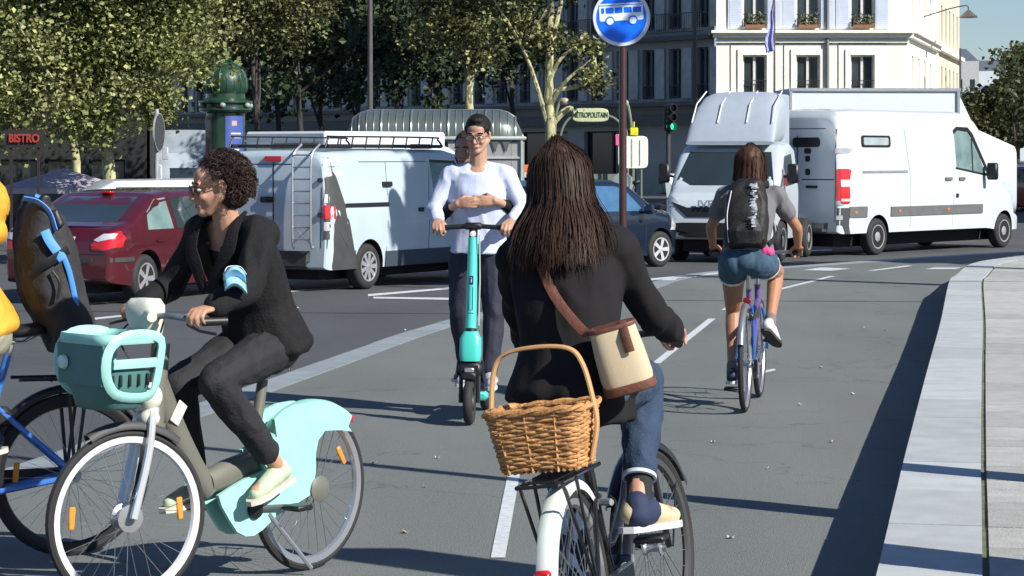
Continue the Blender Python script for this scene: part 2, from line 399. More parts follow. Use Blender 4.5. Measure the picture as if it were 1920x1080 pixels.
def make_wheel(root, x, y, r, w, style, rimm, sgn):
    M = Matrix.Translation((x, y, r)) @ Euler((R(-90*sgn), 0, 0)).to_matrix().to_4x4()
    mb = MB(); mb.lathe([(r*.64, -w/2), (r*.9, -w/2), (r*.985, -w*.36), (r, -w*.2), (r, w*.2), (r*.985, w*.36), (r*.9, w/2), (r*.8, w*.52), (r*.66, w/2), (r*.62, w*.3), (r*.62, -w*.3)], 36, M, closed=True)
    t = mb.build('wheel', RUB, root)
    mb = MB(); ro = r*.655
    mb.lathe([(ro, w*.46), (ro, w*.5), (ro*.93, w*.48), (ro*.88, w*.3), (ro*.5, w*.22), (.0, w*.2), (0, -w*.1), (ro, -w*.1)], 32, M); mb.mi = [1]*len(mb.f)
    mb.m = 0; mb.lathe([(ro, w*.44), (ro, w*.51), (ro*.9, w*.5), (ro*.9, w*.4)], 32, M, closed=True)
    if style == 'alloy': n = 5; wd = ro*.3
    elif style == 'cover': n = 9; wd = ro*.26
    else: n = 0
    for k in range(n):
        a = 2*math.pi*k/n; Mk = M @ Matrix.Rotation(a, 4, 'Z')
        mb.prism([(ro*.12, -wd*.42), (ro*.95, -wd*.6), (ro*.95, wd*.6), (ro*.12, wd*.42)], w*.09, Mk, w*.38)
    if style == 'steel':
        mb.lathe([(ro*.62, w*.25), (ro*.62, w*.36), (ro*.5, w*.42), (ro*.3, w*.5), (0, w*.52)], 24, M)
    mb.lathe([(ro*.22, w*.3), (ro*.22, w*.47), (ro*.15, w*.5), (0, w*.5)], 18, M)
    mb.build('rim', [rimm, CHASS], t); return t
def body_mesh(sp):
    ro, wb, fo, W = sp['ro'], sp['wb'], sp['fo'], sp['W']; x0, x1 = -ro, wb+fo
    top, bz, belt, tum = sp['top'], sp['bz'], sp['belt'], sp['tum']; H = max(z for _, z in top)
    rc = sp.get('rc', .14); er = sp.get('er', .1); xsn = set([x0, x0+.012, x0+.04, x0+er, x1-er, x1-.04, x1-.012, x1])
    for x, _ in top: xsn.add(x)
    n = 34
    for i in range(n): xsn.add(x0+er+(x1-x0-2*er)*i/(n-1))
    xsn = sorted(x for x in xsn if x0-1e-6 <= x <= x1+1e-6); xl = [xsn[0]]
    for x in xsn[1:]:
        if x-xl[-1] > .008: xl.append(x)
    plan = sp.get('plan', [(x0, .93), (x0+.35, 1), (x1-.9, 1), (x1-.35, .93), (x1, .74)])
    mb = MB(); NS = 12; NC = 5; NT = 5
    for x in xl:
        e = min(x-x0, x1-x); ins = 0
        if e < er: t = 1-e/er; ins = er*(1-math.sqrt(max(0, 1-t*t)))
        ins = min(ins, er*.8)
        zt = lerp(top, x)-ins*.7; zb = bz(x)+ins*.5; hw = W/2*lerp(plan, x)-ins*.55
        hw = max(hw, .1); r = min(rc, (zt-zb)*.4, hw*.6)
        def side(z):
            if z > belt: return hw*(1-tum*((z-belt)/max(H-belt, .01))**1.15)
            return hw*(1-.035*((belt-z)/belt)**2*2)
        pts = []
        for i in range(NS): z = zb+(zt-r-zb)*i/(NS-1); pts.append((side(z), z))
        ys, zs = side(zt-r), zt-r
        for i in range(1, NC+1): a = R(90*i/NC); pts.append((ys-r+r*math.cos(a), zs+r*math.sin(a)))
        yc = ys-r; cr = sp.get('crown', .02)
        for i in range(1, NT): t = i/NT; pts.append((yc*(1-t), zt+cr*(1-(1-t)**2)))
        full = [(x, y, z) for y, z in pts]+[(x, 0, zt+cr)]+[(x, -y, z) for y, z in reversed(pts)]
        mb.v += full
    N = len(full)
    for i in range(len(xl)-1):
        for k in range(N): mb.f.append([i*N+k, i*N+(k+1) % N, (i+1)*N+(k+1) % N, (i+1)*N+k]); mb.mi.append(0)
    mb.f += [list(range(N))[::-1], [(len(xl)-1)*N+k for k in range(N)]]; mb.mi += [0, 0]
    return mb
def vehicle(sp, label, contact, ang, paint, name, cat, group=None, near='R', zoff=0):
    """contact: world point where the near rear (or front) tyre touches the road"""
    h = V((math.cos(ang), math.sin(ang), 0)); l = V((-h.y, h.x, 0)); yw = sp['W']/2-.13
    base = V(contact)+l*(yw if near[0] == 'R' else -yw)
    if near.endswith('f'): base -= h*sp['wb']
    base.z = gz(base.x, base.y)+zoff
    root = thing(name, label, cat, base, ang, group)
    mb = body_mesh(sp); b = mb.build('body', [paint, CHASS], root, 32)
    r = sp['wr']
    bm = bmesh.new(); bm.from_mesh(b.data); bvh = BVHTree.FromBMesh(bm); bm.free()
    # wheel arches cut with a boolean
    cut = MB()
    for x in [0, sp['wb']]+sp.get('extra', []):
        cut.lathe([(0, -2), (r*1.17, -2), (r*1.17, -sp['W']/2+.34), (0, -sp['W']/2+.34)], 36, Matrix.Translation((x, 0, r*1.03)) @ Euler((R(90), 0, 0)).to_matrix().to_4x4())
        cut.lathe([(0, sp['W']/2-.34), (r*1.17, sp['W']/2-.34), (r*1.17, 2), (0, 2)], 36, Matrix.Translation((x, 0, r*1.03)) @ Euler((R(90), 0, 0)).to_matrix().to_4x4())
    c = cut.build('cut', CHASS, None, 0)
    md = b.modifiers.new('b', 'BOOLEAN'); md.object = c; md.operation = 'DIFFERENCE'; md.solver = 'EXACT'
    b.parent = None
    dg = bpy.context.evaluated_depsgraph_get(); me = bpy.data.meshes.new_from_object(b.evaluated_get(dg), depsgraph=dg)
    if len(me.materials) < 2: me.materials.append(CHASS)
    b.modifiers.clear(); b.data = me; me.name = 'body'; b.parent = root
    me.polygons.foreach_set('use_smooth', [True]*len(me.polygons)); me.set_sharp_from_angle(angle=R(32))
    bpy.data.objects.remove(c)
    mb = MB(); x0, x1 = -sp['ro'], sp['wb']+sp['fo']
    mb.box(((x0+x1)/2, 0, r*.95), (x1-x0-.5, sp['W']-.75, .3)); mb.box(((x0+x1)/2, 0, r*.75), (x1-x0-1.2, sp['W']-.9, .2))
    mb.build('underbody', CHASS, root, 0)
    for x in [0, sp['wb']]+sp.get('extra', []):
        for s in (1, -1): make_wheel(root, x, s*yw, r, sp.get('ww', .21), sp['rim'], sp['rimm'], s)
    def D(polys, *a, **k):
        for q in polys: decal(root, bvh, [q], *a, **k)
    for it in sp['parts']:
        nm, ax, polys, m = it[:4]; kw = it[4] if len(it) > 4 else {}
        if ax == 'y':
            for a in ('+y', '-y'): D(polys, a, m, nm, **kw)
        else: D(polys, ax, m, nm, **kw)
    return root, bvh
def strip(p, q, w):
    a = V(p); b = V(q); t = (b-a).normalized(); n = V((-t.y, t.x))*w/2
    return [tuple(a+n), tuple(b+n), tuple(b-n), tuple(a-n)]
def mirror(root, x, y, z, s, m=BLACK, size=(.1, .2, .16)):
    mb = MB(); mb.box((x, y+s*.17, z), size, None, .03); mb.tube([(x, y, z-.06), (x, y+s*.12, z-.04)], .025, 6)
    return mb.build('mirror', m, root)
PLATE = mat('number_plate', (.62, .63, .62), .4, var=.03); PLBLUE = mat('plate_blue', (.03, .1, .45), .4); INK = mat('plate_ink', (.02, .02, .02), .5)
# ---- red hatchback seen from behind
red = mat('dark_red_paint', (.085, .007, .013), .3, .25, .05, coat=1)
RIMS = mat('alloy_silver', (.5, .51, .53), .3, .6, var=.05)
spR = dict(ro=.8, wb=2.55, fo=.82, W=1.7, wr=.31, rim='alloy', rimm=RIMS, belt=.86, tum=.2, rc=.14, er=.16, ww=.2,
  top=[(-.8, .88), (-.72, .96), (-.5, 1.0), (-.3, 1.04), (.1, 1.24), (.42, 1.375), (.8, 1.415), (1.5, 1.42), (1.85, 1.36), (2.6, .98), (2.9, .92), (3.25, .8), (3.37, .62)],
  bz=lambda x: .2+.08*ss((-x)/.8) if x < 0 else .2+.06*ss((x-2.6)/.8),
  parts=[('rear_window', '-x', [[(-.6, 1.03), (.6, 1.03), (.5, 1.34), (-.5, 1.34)]], GLASS),
    ('tail_light', '-x', [[(-.84, .84), (-.82, .74), (-.7, .69), (-.52, .70), (-.5, .76), (-.62, .86), (-.8, .93)]], LAMPR, dict(off=.012)),
    ('tail_light', '-x', [[(.84, .84), (.82, .74), (.7, .69), (.52, .70), (.5, .76), (.62, .86), (.8, .93)]], LAMPR, dict(off=.012)),
    ('tail_light', '-x', [[(-.8, .9), (-.79, .84), (-.6, .80), (-.54, .82), (-.66, .9)]], LAMPW, dict(off=.018, label='clear upper lens of the tail light')),
    ('tail_light', '-x', [[(.8, .9), (.79, .84), (.6, .80), (.54, .82), (.66, .9)]], LAMPW, dict(off=.018, label='clear upper lens of the tail light')),
    ('tail_light', '-y', [[(-.8, .88), (-.78, .72), (-.6, .73), (-.55, .85), (-.62, .93)]], LAMPR, dict(off=.01)),
    ('bumper_strip', '-x', [[(-.86, .545), (.86, .545), (.86, .6), (-.86, .6)]], DGREY, dict(off=.014, cuts=4)),
    ('bumper_strip', 'y', [[(-.78, .545), (-.35, .545), (-.35, .6), (-.78, .6)]], DGREY, dict(off=.014)),
    ('panel_line', '-x', [[(-.7, .635), (.7, .635), (.7, .645), (-.7, .645)]], SEAM, dict(off=.002, cuts=4)),
    ('rear_lip', '-x', [[(-.72, .985), (.72, .985), (.72, 1.01), (-.72, 1.01)]], red, dict(off=.035, cuts=4)),
    ('door_window', 'y', [[(.02, .93), (.66, .93), (.62, 1.33), (.36, 1.31), (.08, 1.16)]], GLASSL),
    ('door_window', 'y', [[(.76, .93), (2.0, .93), (1.66, 1.27), (1.45, 1.33), (.72, 1.34)]], GLASS),
    ('panel_line', 'y', [strip((.7, .35), (.71, .92), .012), strip((-.02, .7), (-.05, .93), .012), strip((2.2, .35), (2.2, .92), .012)], SEAM, dict(off=.002)),
    ('door_handle', 'y', [rnd_rect(.2, .36, .77, .8, .012), rnd_rect(.95, 1.11, .77, .8, .012)], red, dict(off=.02)),
    ('rub_strip', 'y', [strip((.45, .5), (2.15, .5), .05)], DGREY, dict(off=.012)),
    ('windscreen', '+x', [[(-.62, 1.0), (.62, 1.0), (.5, 1.34), (-.5, 1.34)]], GLASS),
    ('headlight', '+x', [[(-.75, .62), (-.45, .6), (-.45, .7), (-.7, .74)]], LAMPW, dict(off=.01)),
    ('headlight', '+x', [[(.75, .62), (.45, .6), (.45, .7), (.7, .74)]], LAMPW, dict(off=.01)),
    ('number_plate', '-x', [[(-.26, .75), (.26, .75), (.26, .86), (-.26, .86)]], PLATE, dict(off=.012, cuts=0))])
rc_c = G(262, 568, 0); rc_a = R(68)
car_red, bv = vehicle(spR, 'dark red hatchback with pale number plate seen from behind, left of the white vans', rc_c, rc_a, red, 'hatchback_car', 'car')
text('121', .13, INK, 'plate_lettering', car_red, .002, frame_M((-.862, -.13, .805), (0, -1, 0), (0, 0, 1)))
mb = MB(); mb.box((-.06, -.02, .0), (.1, .16, .03), None, .01); o = mb.build('brake_light', LAMPR, car_red); o.location = (.42, 0, 1.395)
mirror(car_red, 2.1, -.82, .97, -1, red)
# ---- white van with rear ladder
van_w = mat('van_white_paint', (.42, .51, .56), .3, .0, .07, 1.5, coat=.7)
spT = dict(ro=.98, wb=3.1, fo=.95, W=1.93, wr=.32, rim='cover', rimm=RIMS, belt=1.05, tum=.1, rc=.16, er=.1, ww=.21,
  top=[(-.98, 1.88), (-.9, 1.92), (0, 1.95), (2.3, 1.95), (2.7, 1.88), (3.3, 1.22), (3.75, 1.08), (4.0, .8), (4.05, .6)],
  bz=lambda x: .3,
  parts=[('bumper', '-x', [[(-.94, .3), (.94, .3), (.94, .56), (-.94, .56)]], DGREY, dict(off=.04, cuts=4)),
    ('rear_cladding', 'y', [[(-.99, .3), (-.3, .3), (-.36, .55), (-.62, .66), (-.78, .85), (-.8, 1.5), (-.86, 1.84), (-.99, 1.84)]], DGREY, dict(off=.005, cuts=4)),
    ('tail_light', '-x', [[(-.92, .72), (-.83, .72), (-.85, 1.72), (-.9, 1.72)]], DGREY, dict(off=.006)),
    ('tail_light', '-x', [[(.92, .72), (.83, .72), (.85, 1.72), (.9, 1.72)]], DGREY, dict(off=.006)),
    ('tail_light', '-x', [[(-.93, 1.0), (-.83, 1.0), (-.83, 1.19), (-.92, 1.19)]], LAMPR, dict(off=.014)),
    ('tail_light', '-x', [[(.93, 1.0), (.83, 1.0), (.83, 1.19), (.92, 1.19)]], LAMPR, dict(off=.014)),
    ('tail_light', '-x', [[(-.92, 1.22), (-.84, 1.22), (-.85, 1.34), (-.91, 1.34)], [(-.92, .84), (-.84, .84), (-.84, .96), (-.92, .96)], [(-.9, 1.58), (-.85, 1.58), (-.86, 1.67), (-.9, 1.67)]], LAMPW, dict(off=.012, label='clear lens blocks of the tail light')),
    ('panel_line', '-x', [strip((0, .58), (0, 1.78), .018), strip((-.78, .6), (-.8, 1.74), .012), strip((.78, .6), (.8, 1.74), .012), strip((-.8, 1.75), (.8, 1.75), .012)], SEAM, dict(off=.002)),
    ('door_handle', '-x', [rnd_rect(-.02, .2, 1.22, 1.3, .02)], BLACK, dict(off=.03)),
    ('brake_light', '-x', [rnd_rect(-.14, .14, 1.79, 1.86, .02)], LAMPR, dict(off=.02)),
    ('hinge', '-x', [rnd_rect(-.82, -.74, 1.02, 1.09, .02), rnd_rect(-.82, -.74, 1.5, 1.56, .02)], DGREY, dict(off=.02)),
    ('panel_line', 'y', [strip((.45, .5), (.5, 1.78), .012), strip((1.6, .5), (1.6, 1.2), .012), strip((1.6, 1.2), (1.72, 1.85), .012), strip((-.2, 1.78), (1.6, 1.78), .01), strip((2.75, .5), (2.72, 1.05), .012)], SEAM, dict(off=.002)),
    ('slide_rail', 'y', [strip((-.62, 1.18), (.5, 1.18), .06)], BLACK, dict(off=.008)),
    ('door_handle', 'y', [rnd_rect(.36, .6, 1.43, 1.5, .02), rnd_rect(1.3, 1.5, 1.06, 1.12, .02), rnd_rect(1.7, 1.9, 1.06, 1.12, .02)], BLACK, dict(off=.03)),
    ('side_cladding', 'y', [[(.42, .3), (2.72, .3), (2.72, .52), (.42, .52)]], mat('blue_grey_cladding', (.035, .05, .07), .6), dict(off=.02)),
    ('door_window', 'y', [[(1.78, 1.25), (2.95, 1.2), (2.55, 1.66), (2.3, 1.75), (1.72, 1.77)]], GLASSL),
    ('window_trim', 'y', [strip((1.72, 1.79), (2.4, 1.77), .04), strip((2.4, 1.78), (3.05, 1.22), .05)], BLACK, dict(off=.006)),
    ('windscreen', '+x', [[(-.8, 1.25), (.8, 1.25), (.7, 1.82), (-.7, 1.82)]], GLASS),
    ('headlight', '+x', [[(-.9, .82), (-.6, .8), (-.6, 1.0), (-.85, 1.1)]], LAMPW), ('headlight', '+x', [[(.9, .82), (.6, .8), (.6, 1.0), (.85, 1.1)]], LAMPW)])
tr_c = G(680, 542, 0); tr_a = R(61)
van_t, bv = vehicle(spT, 'white panel van with a metal ladder on its rear door and a black roof rack', tr_c, tr_a, van_w, 'panel_van', 'van')
mirror(van_t, 2.75, -.93, 1.3, -1)
mb = MB()
for y in (-.38, -.68): mb.tube(spline([(-1.0, y, .62), (-1.07, y, .7), (-1.07, y, 1.7), (-1.03, y, 1.9), (-.85, y, 2.02)], 4), .016, 8)
for k in range(8): z = .72+k*.165; mb.tube([(-1.07, -.38, z), (-1.07, -.68, z)], .012, 6)
mb.tube([(-1.07, -.38, .66), (-1.07, -.68, .9)], .01, 6); mb.tube([(-1.07, -.68, .66), (-1.07, -.38, .9)], .01, 6)
mb.build('ladder', ALU, van_t)
mb = MB()
for y in (.8, -.8):
    mb.tube(spline([(-.9, y, 1.98), (-.8, y, 2.12), (-.6, y, 2.13), (1.9, y, 2.13), (2.1, y, 2.1), (2.25, y, 2.0)], 3), .014, 6); mb.tube([(-.85, y, 2.0), (2.2, y, 2.0)], .03, 6)
    for k in range(8): mb.tube([(-.6+k*.36, y, 1.97), (-.55+k*.36, y, 2.13)], .012, 5)
for k in range(6): mb.tube([(-.7+k*.55, -.8, 2.0), (-.7+k*.55, .8, 2.0)], .02, 6)
mb.build('roof_rack', BLACK, van_t)
mb = MB(); mb.box((1.75, -.72, 2.0), (.5, .1, .07), None, .02); mb.build('roof_light', LAMPR, van_t)
# ---- big white high-roof van, right
spS = dict(ro=1.25, wb=4.32, fo=1.0, W=1.99, wr=.345, rim='steel', rimm=mat('steel_rim', (.42, .43, .44), .4, .5, var=.1), belt=1.15, tum=.09, rc=.2, er=.12, ww=.22,
  top=[(-1.25, 2.6), (-1.15, 2.68), (-.6, 2.72), (3.3, 2.72), (3.75, 2.6), (4.1, 2.3), (4.75, 1.42), (5.1, 1.2), (5.25, 1.0), (5.32, .7)],
  bz=lambda x: .42-.06*ss((x-4)/.8),
  parts=[('bumper', '-x', [[(-.96, .42), (.96, .42), (.96, .62), (-.96, .62)]], mat('grey_bumper', (.09, .1, .11), .6), dict(off=.06, cuts=4)),
    ('rear_cladding', 'y', [[(-1.25, .42), (-1.0, .42), (-1.0, .9), (-1.25, .9)]], DGREY, dict(off=.012)),
    ('tail_light', '-y', [rnd_rect(-1.22, -1.0, .98, 1.62, .03)], LAMPR, dict(off=.02)),
    ('tail_light', '-x', [rnd_rect(-.97, -.86, .98, 1.62, .03)], LAMPR, dict(off=.02)),
    ('tail_light', '-y', [rnd_rect(-1.215, -1.005, 1.29, 1.42, .01), rnd_rect(-1.215, -1.005, 1.02, 1.07, .01)], LAMPW, dict(off=.026, label='clear middle band of the tail light')),
    ('rub_strip', 'y', [[(-1.0, .72), (-.42, .72), (-.42, .92), (-1.0, .92)], [(.42, .72), (3.9, .72), (3.9, .9), (.42, .9)]], mat('grey_side_moulding', (.11, .12, .12), .6), dict(off=.02, cuts=3)),
    ('marker_light', 'y', [rnd_rect(-.86, -.78, .79, .84, .01), rnd_rect(.68, .76, .79, .84, .01), rnd_rect(2.5, 2.58, .79, .84, .01)], mat('orange_marker', (.6, .16, .03), .4), dict(off=.028, cuts=0)),
    ('side_window', '-y', [rnd_rect(-.55, .48, 2.02, 2.24, .06)], BLACK, dict(off=.012)),
    ('side_window', '-y', [rnd_rect(-.48, .4, 2.06, 2.2, .04)], mat('frosted_pane', (.3, .36, .38), .3), dict(off=.018, label='pale pane inside the dark window surround')),
    ('side_window', '+y', [rnd_rect(-.55, .48, 2.02, 2.24, .06)], BLACK, dict(off=.012)),
    ('slide_rail', 'y', [strip((-.55, 1.56), (1.05, 1.56), .045)], mat('rail_grey', (.2, .22, .23), .5), dict(off=.012)),
    ('panel_line', 'y', [strip((1.15, .5), (1.15, 1.5), .014), strip((1.15, 1.5), (1.0, 2.4), .014), strip((2.75, .5), (2.8, 1.9), .008)], mat('soft_gap', (.2, .22, .23), .7), dict(off=.002, cuts=4)),
    ('door_handle', 'y', [rnd_rect(2.45, 2.7, 1.38, 1.44, .02), rnd_rect(2.98, 3.2, 1.38, 1.44, .02)], mat('handle_grey', (.12, .13, .14), .5), dict(off=.03)),
    ('fuel_cap', '-y', [rnd_rect(2.86, 2.96, 1.04, 1.12, .02)], BLACK, dict(off=.01)),
    ('door_window', 'y', [[(2.92, 1.62), (3.52, 1.56), (3.52, 2.2), (3.4, 2.32), (3.0, 2.36), (2.88, 2.3)], [(3.57, 1.55), (4.05, 1.5), (3.7, 2.05), (3.57, 2.15)]], GLASSL, dict(off=.004, cuts=3)),
    ('window_trim', 'y', [[(2.86, 2.28), (3.0, 2.36), (3.4, 2.33), (3.55, 2.2), (4.15, 1.46), (4.25, 1.46), (3.6, 2.3), (3.42, 2.42), (2.98, 2.43), (2.84, 2.36)], strip((2.88, 1.62), (4.15, 1.47), .035), strip((3.545, 1.52), (3.545, 2.2), .045)], BLACK, dict(off=.008, cuts=3)),
    ('panel_line', '-x', [strip((0, .6), (0, 2.6), .02), strip((-.82, .65), (-.84, 2.35), .016), strip((-.82, 2.36), (.82, 2.36), .016), strip((.82, .65), (.84, 2.35), .016), strip((-.8, 1.42), (-.1, 1.42), .02)], SEAM, dict(off=.002, cuts=4)),
    ('rear_window', '-x', [rnd_rect(-.5, .1, 2.02, 2.2, .06)], BLACK, dict(off=.012)),
    ('lock', '-x', [rnd_rect(-.3, -.16, 1.9, 2.0, .03), rnd_rect(-.28, -.18, 1.75, 1.86, .03), rnd_rect(-.28, -.18, 1.5, 1.62, .03)], BLACK, dict(off=.015)),
    ('door_handle', '-x', [rnd_rect(-.44, -.2, 1.26, 1.31, .02), rnd_rect(.55, .8, 1.1, 1.15, .02)], BLACK, dict(off=.03)),
    ('hinge', '-x', [rnd_rect(-.95, -.82, 1.9, 2.0, .02), rnd_rect(-.95, -.82, .95, 1.03, .02), rnd_rect(-.95, -.82, .68, .76, .02)], mat('hinge_grey', (.3, .33, .35), .5), dict(off=.03)),
    ('windscreen', '+x', [[(-.85, 1.5), (.85, 1.5), (.7, 2.35), (-.7, 2.35)]], GLASS),
    ('headlight', '+x', [[(-.9, .95), (-.6, .9), (-.6, 1.2), (-.85, 1.3)]], LAMPW), ('headlight', '+x', [[(.9, .95), (.6, .9), (.6, 1.2), (.85, 1.3)]], LAMPW)])
sp_c = G(1637, 478, 0); sp_f = G(1874, 464, 0); sp_a = math.atan2(sp_f.y-sp_c.y, sp_f.x-sp_c.x)
spS['wb'] = (sp_f-sp_c).length
van_s, bv = vehicle(spS, 'large white high-roof van with red tail lights and one slim side window, far right', sp_c, sp_a, mat('bright_white_paint', (.52, .565, .59), .3, var=.04, scale=1.2, coat=.5), 'delivery_van', 'van')
mirror(van_s, 4.0, -1.0, 1.55, -1, BLACK, (.12, .22, .34))
# ---- dark blue hatchback
blu = mat('dark_blue_paint', (.012, .022, .045), .25, .3, .05, coat=1)
spB = dict(ro=.6, wb=2.45, fo=.62, W=1.64, wr=.3, rim='alloy', rimm=mat('light_rim', (.62, .63, .64), .35, .4), belt=.88, tum=.18, rc=.14, er=.16, ww=.19,
  top=[(-.6, .95), (-.5, 1.15), (-.3, 1.36), (.1, 1.44), (1.4, 1.46), (1.75, 1.38), (2.35, .98), (2.8, .9), (3.0, .78), (3.07, .6)], bz=lambda x: .2,
  parts=[('rear_window', '-x', [[(-.55, 1.02), (.55, 1.02), (.48, 1.32), (-.48, 1.32)]], GLASS),
    ('tail_light', '-x', [rnd_rect(.62, .78, .7, .95, .03)], LAMPR), ('tail_light', '-x', [rnd_rect(-.78, -.62, .7, .95, .03)], LAMPR),
    ('door_window', 'y', [[(.0, .96), (.85, .95), (.85, 1.36), (.2, 1.36)], [(.92, .95), (2.0, .95), (1.62, 1.3), (1.4, 1.36), (.92, 1.37)]], mat('blue_reflection_glass', (.05, .13, .24), .06, coat=.6)),  # blue reflection put into the pane colour
    ('panel_line', 'y', [strip((.88, .35), (.88, .95), .012), strip((2.05, .35), (2.05, .95), .012)], SEAM, dict(off=.002)),
    ('door_handle', 'y', [rnd_rect(.98, 1.14, .8, .83, .01)], blu, dict(off=.02)),
    ('windscreen', '+x', [[(-.62, 1.0), (.62, 1.0), (.52, 1.36), (-.52, 1.36)]], GLASS),
    ('headlight', '+x', [[(-.76, .62), (-.5, .6), (-.5, .74), (-.7, .84)]], LAMPW, dict(off=.01)), ('headlight', '+x', [[(.76, .62), (.5, .6), (.5, .74), (.7, .84)]], LAMPW, dict(off=.01)),
    ('headlight', '-y', [[(2.72, .68), (2.98, .66), (2.96, .76), (2.75, .82)]], LAMPW, dict(off=.008))])
car_b, bv = vehicle(spB, 'dark blue hatchback with pale wheel rims in front of the white truck cab', G(1232, 500, 0), R(44), blu, 'hatchback_car', 'car', near='Rf')
mirror(car_b, 1.95, -.8, .98, -1, blu)
# ---- white truck with wind deflector, facing the camera
spI = dict(ro=.3, wb=2.15, fo=.98, W=2.02, wr=.36, rim='steel', rimm=spS['rimm'], belt=1.2, tum=.1, rc=.16, er=.14, ww=.23,
  top=[(-.3, .6), (.98, .62), (1.0, 2.06), (1.2, 2.12), (1.7, 2.06), (1.95, 1.95), (2.5, 1.32), (2.9, 1.18), (3.08, .98), (3.13, .75)], bz=lambda x: .4,
  plan=[(-.3, .8), (.98, .8), (1.0, 1), (2.1, 1), (2.8, .94), (3.13, .82)],
  parts=[('windscreen', '+x', [[(-.9, 1.34), (.9, 1.34), (.74, 1.93), (-.74, 1.93)]], GLASS, dict(cuts=4)),
    ('grille', '+x', [[(-.62, .92), (-.5, .8), (.5, .8), (.62, .92), (.74, 1.0), (.8, 1.06), (.5, .96), (-.5, .96), (-.8, 1.06), (-.74, 1.0)]], BLACK, dict(off=.02, cuts=4)),
    ('bumper', '+x', [[(-.96, .4), (.96, .4), (.96, .66), (.6, .7), (-.6, .7), (-.96, .66)]], BLACK, dict(off=.03, cuts=4)),
    ('headlight', '+x', [[(-.93, 1.0), (-.7, .98), (-.66, 1.06), (-.9, 1.2)]], LAMPW, dict(off=.012)), ('headlight', '+x', [[(.93, 1.0), (.7, .98), (.66, 1.06), (.9, 1.2)]], LAMPW, dict(off=.012)),
    ('fog_light', '+x', [rnd_rect(.7, .86, .56, .63, .02)], LAMPW, dict(off=.04)), ('fog_light', '+x', [rnd_rect(-.86, -.7, .56, .63, .02)], LAMPW, dict(off=.04)),
    ('door_window', 'y', [[(1.25, 1.36), (2.35, 1.3), (1.85, 1.85), (1.3, 1.9)]], GLASS)])
truck, bv = vehicle(spI, 'white box truck facing the camera with a tall curved wind deflector above the cab', G(1275, 488, 0), R(-109), mat('truck_white', (.46, .52, .56), .3, var=.03, coat=.6), 'box_truck', 'truck', near='Rf')
text('IVECO', .17, ALU, 'badge_lettering', truck, .008, frame_M((3.135, 0, 1.02), (0, 1, 0), (-.25, 0, 1)), 1.25, .004)
mb = MB(); pale = mat('deflector_grey_white', (.34, .39, .45), .45, var=.04)
rings = []
for x, zt, hw in ((2.05, 2.12, .8), (1.85, 2.45, .8), (1.55, 2.78, .78), (1.15, 2.98, .76), (.9, 3.02, .75)):
    zb = 2.05; c = V((x, 0, (zt+zb)/2)); rings.append((c, V((0, hw, 0)), V((0, 0, (zt-zb)/2))))
mb.loft(rings, 32, 5); mb.build('wind_deflector', pale, truck, 30)
mb = MB(); mb.box((.5, 0, 1.88), (.8, 1.3, 2.2), None, .03); mb.build('cargo_box', pale, truck, 30)
mb = MB()
for y in (.67, .24, -.24, -.67): mb.tube([(1.87, y*1.1, 2.45), (1.57, y*1.08, 2.79), (.95, y*1.05, 3.03)], .012, 6)
mb.build('deflector_rib', WHT, truck)
mirror(truck, 2.15, 1.0, 1.55, 1, BLACK, (.1, .2, .34)); mirror(truck, 2.15, -1.0, 1.55, -1, BLACK, (.1, .2, .34))
# ---- second truck: big white box behind the high-roof van
t2 = thing('box_truck', 'tall plain white box body of a truck standing behind the high-roof van', 'truck', P(1480, 478, 55).xyz*1, R(3))
t2.location.z = 0; bw = mat('box_body_white', (.62, .67, .69), .5, var=.03)
mb = MB(); mb.box((1.93, 1.2, 1.98), (3.86, 2.4, 2.78), None, .05); mb.build('cargo_box', bw, t2, 30)
mb = MB(); mb.box((1.93, -.02, 3.34), (3.9, .05, .07)); mb.box((.03, -.02, 1.98), (.06, .05, 2.7)); mb.box((3.83, -.02, 1.98), (.06, .05, 2.7)); mb.build('edge_trim', ALU, t2, 30)
mb = MB(); mb.loft([(V((3.9, 1.2, 1.9)), V((0, 1.1, 0)), V((0, 0, 1.45))), (V((4.3, 1.2, 1.5)), V((0, 1.08, 0)), V((0, 0, 1.0))), (V((5.2, 1.2, 1.3)), V((0, 1.05, 0)), V((0, 0, .8)))], 28, 6); mb.build('cab', bw, t2, 30)
mb = MB(); mb.box((2.4, 1.2, .5), (5, 1.2, .25)); mb.build('chassis', CHASS, t2, 0)
for x in (.7, 1.6, 4.3): make_wheel(t2, x, .15, .46, .28, 'steel', spS['rimm'], -1); make_wheel(t2, x, 2.25, .46, .28, 'steel', spS['rimm'], 1)
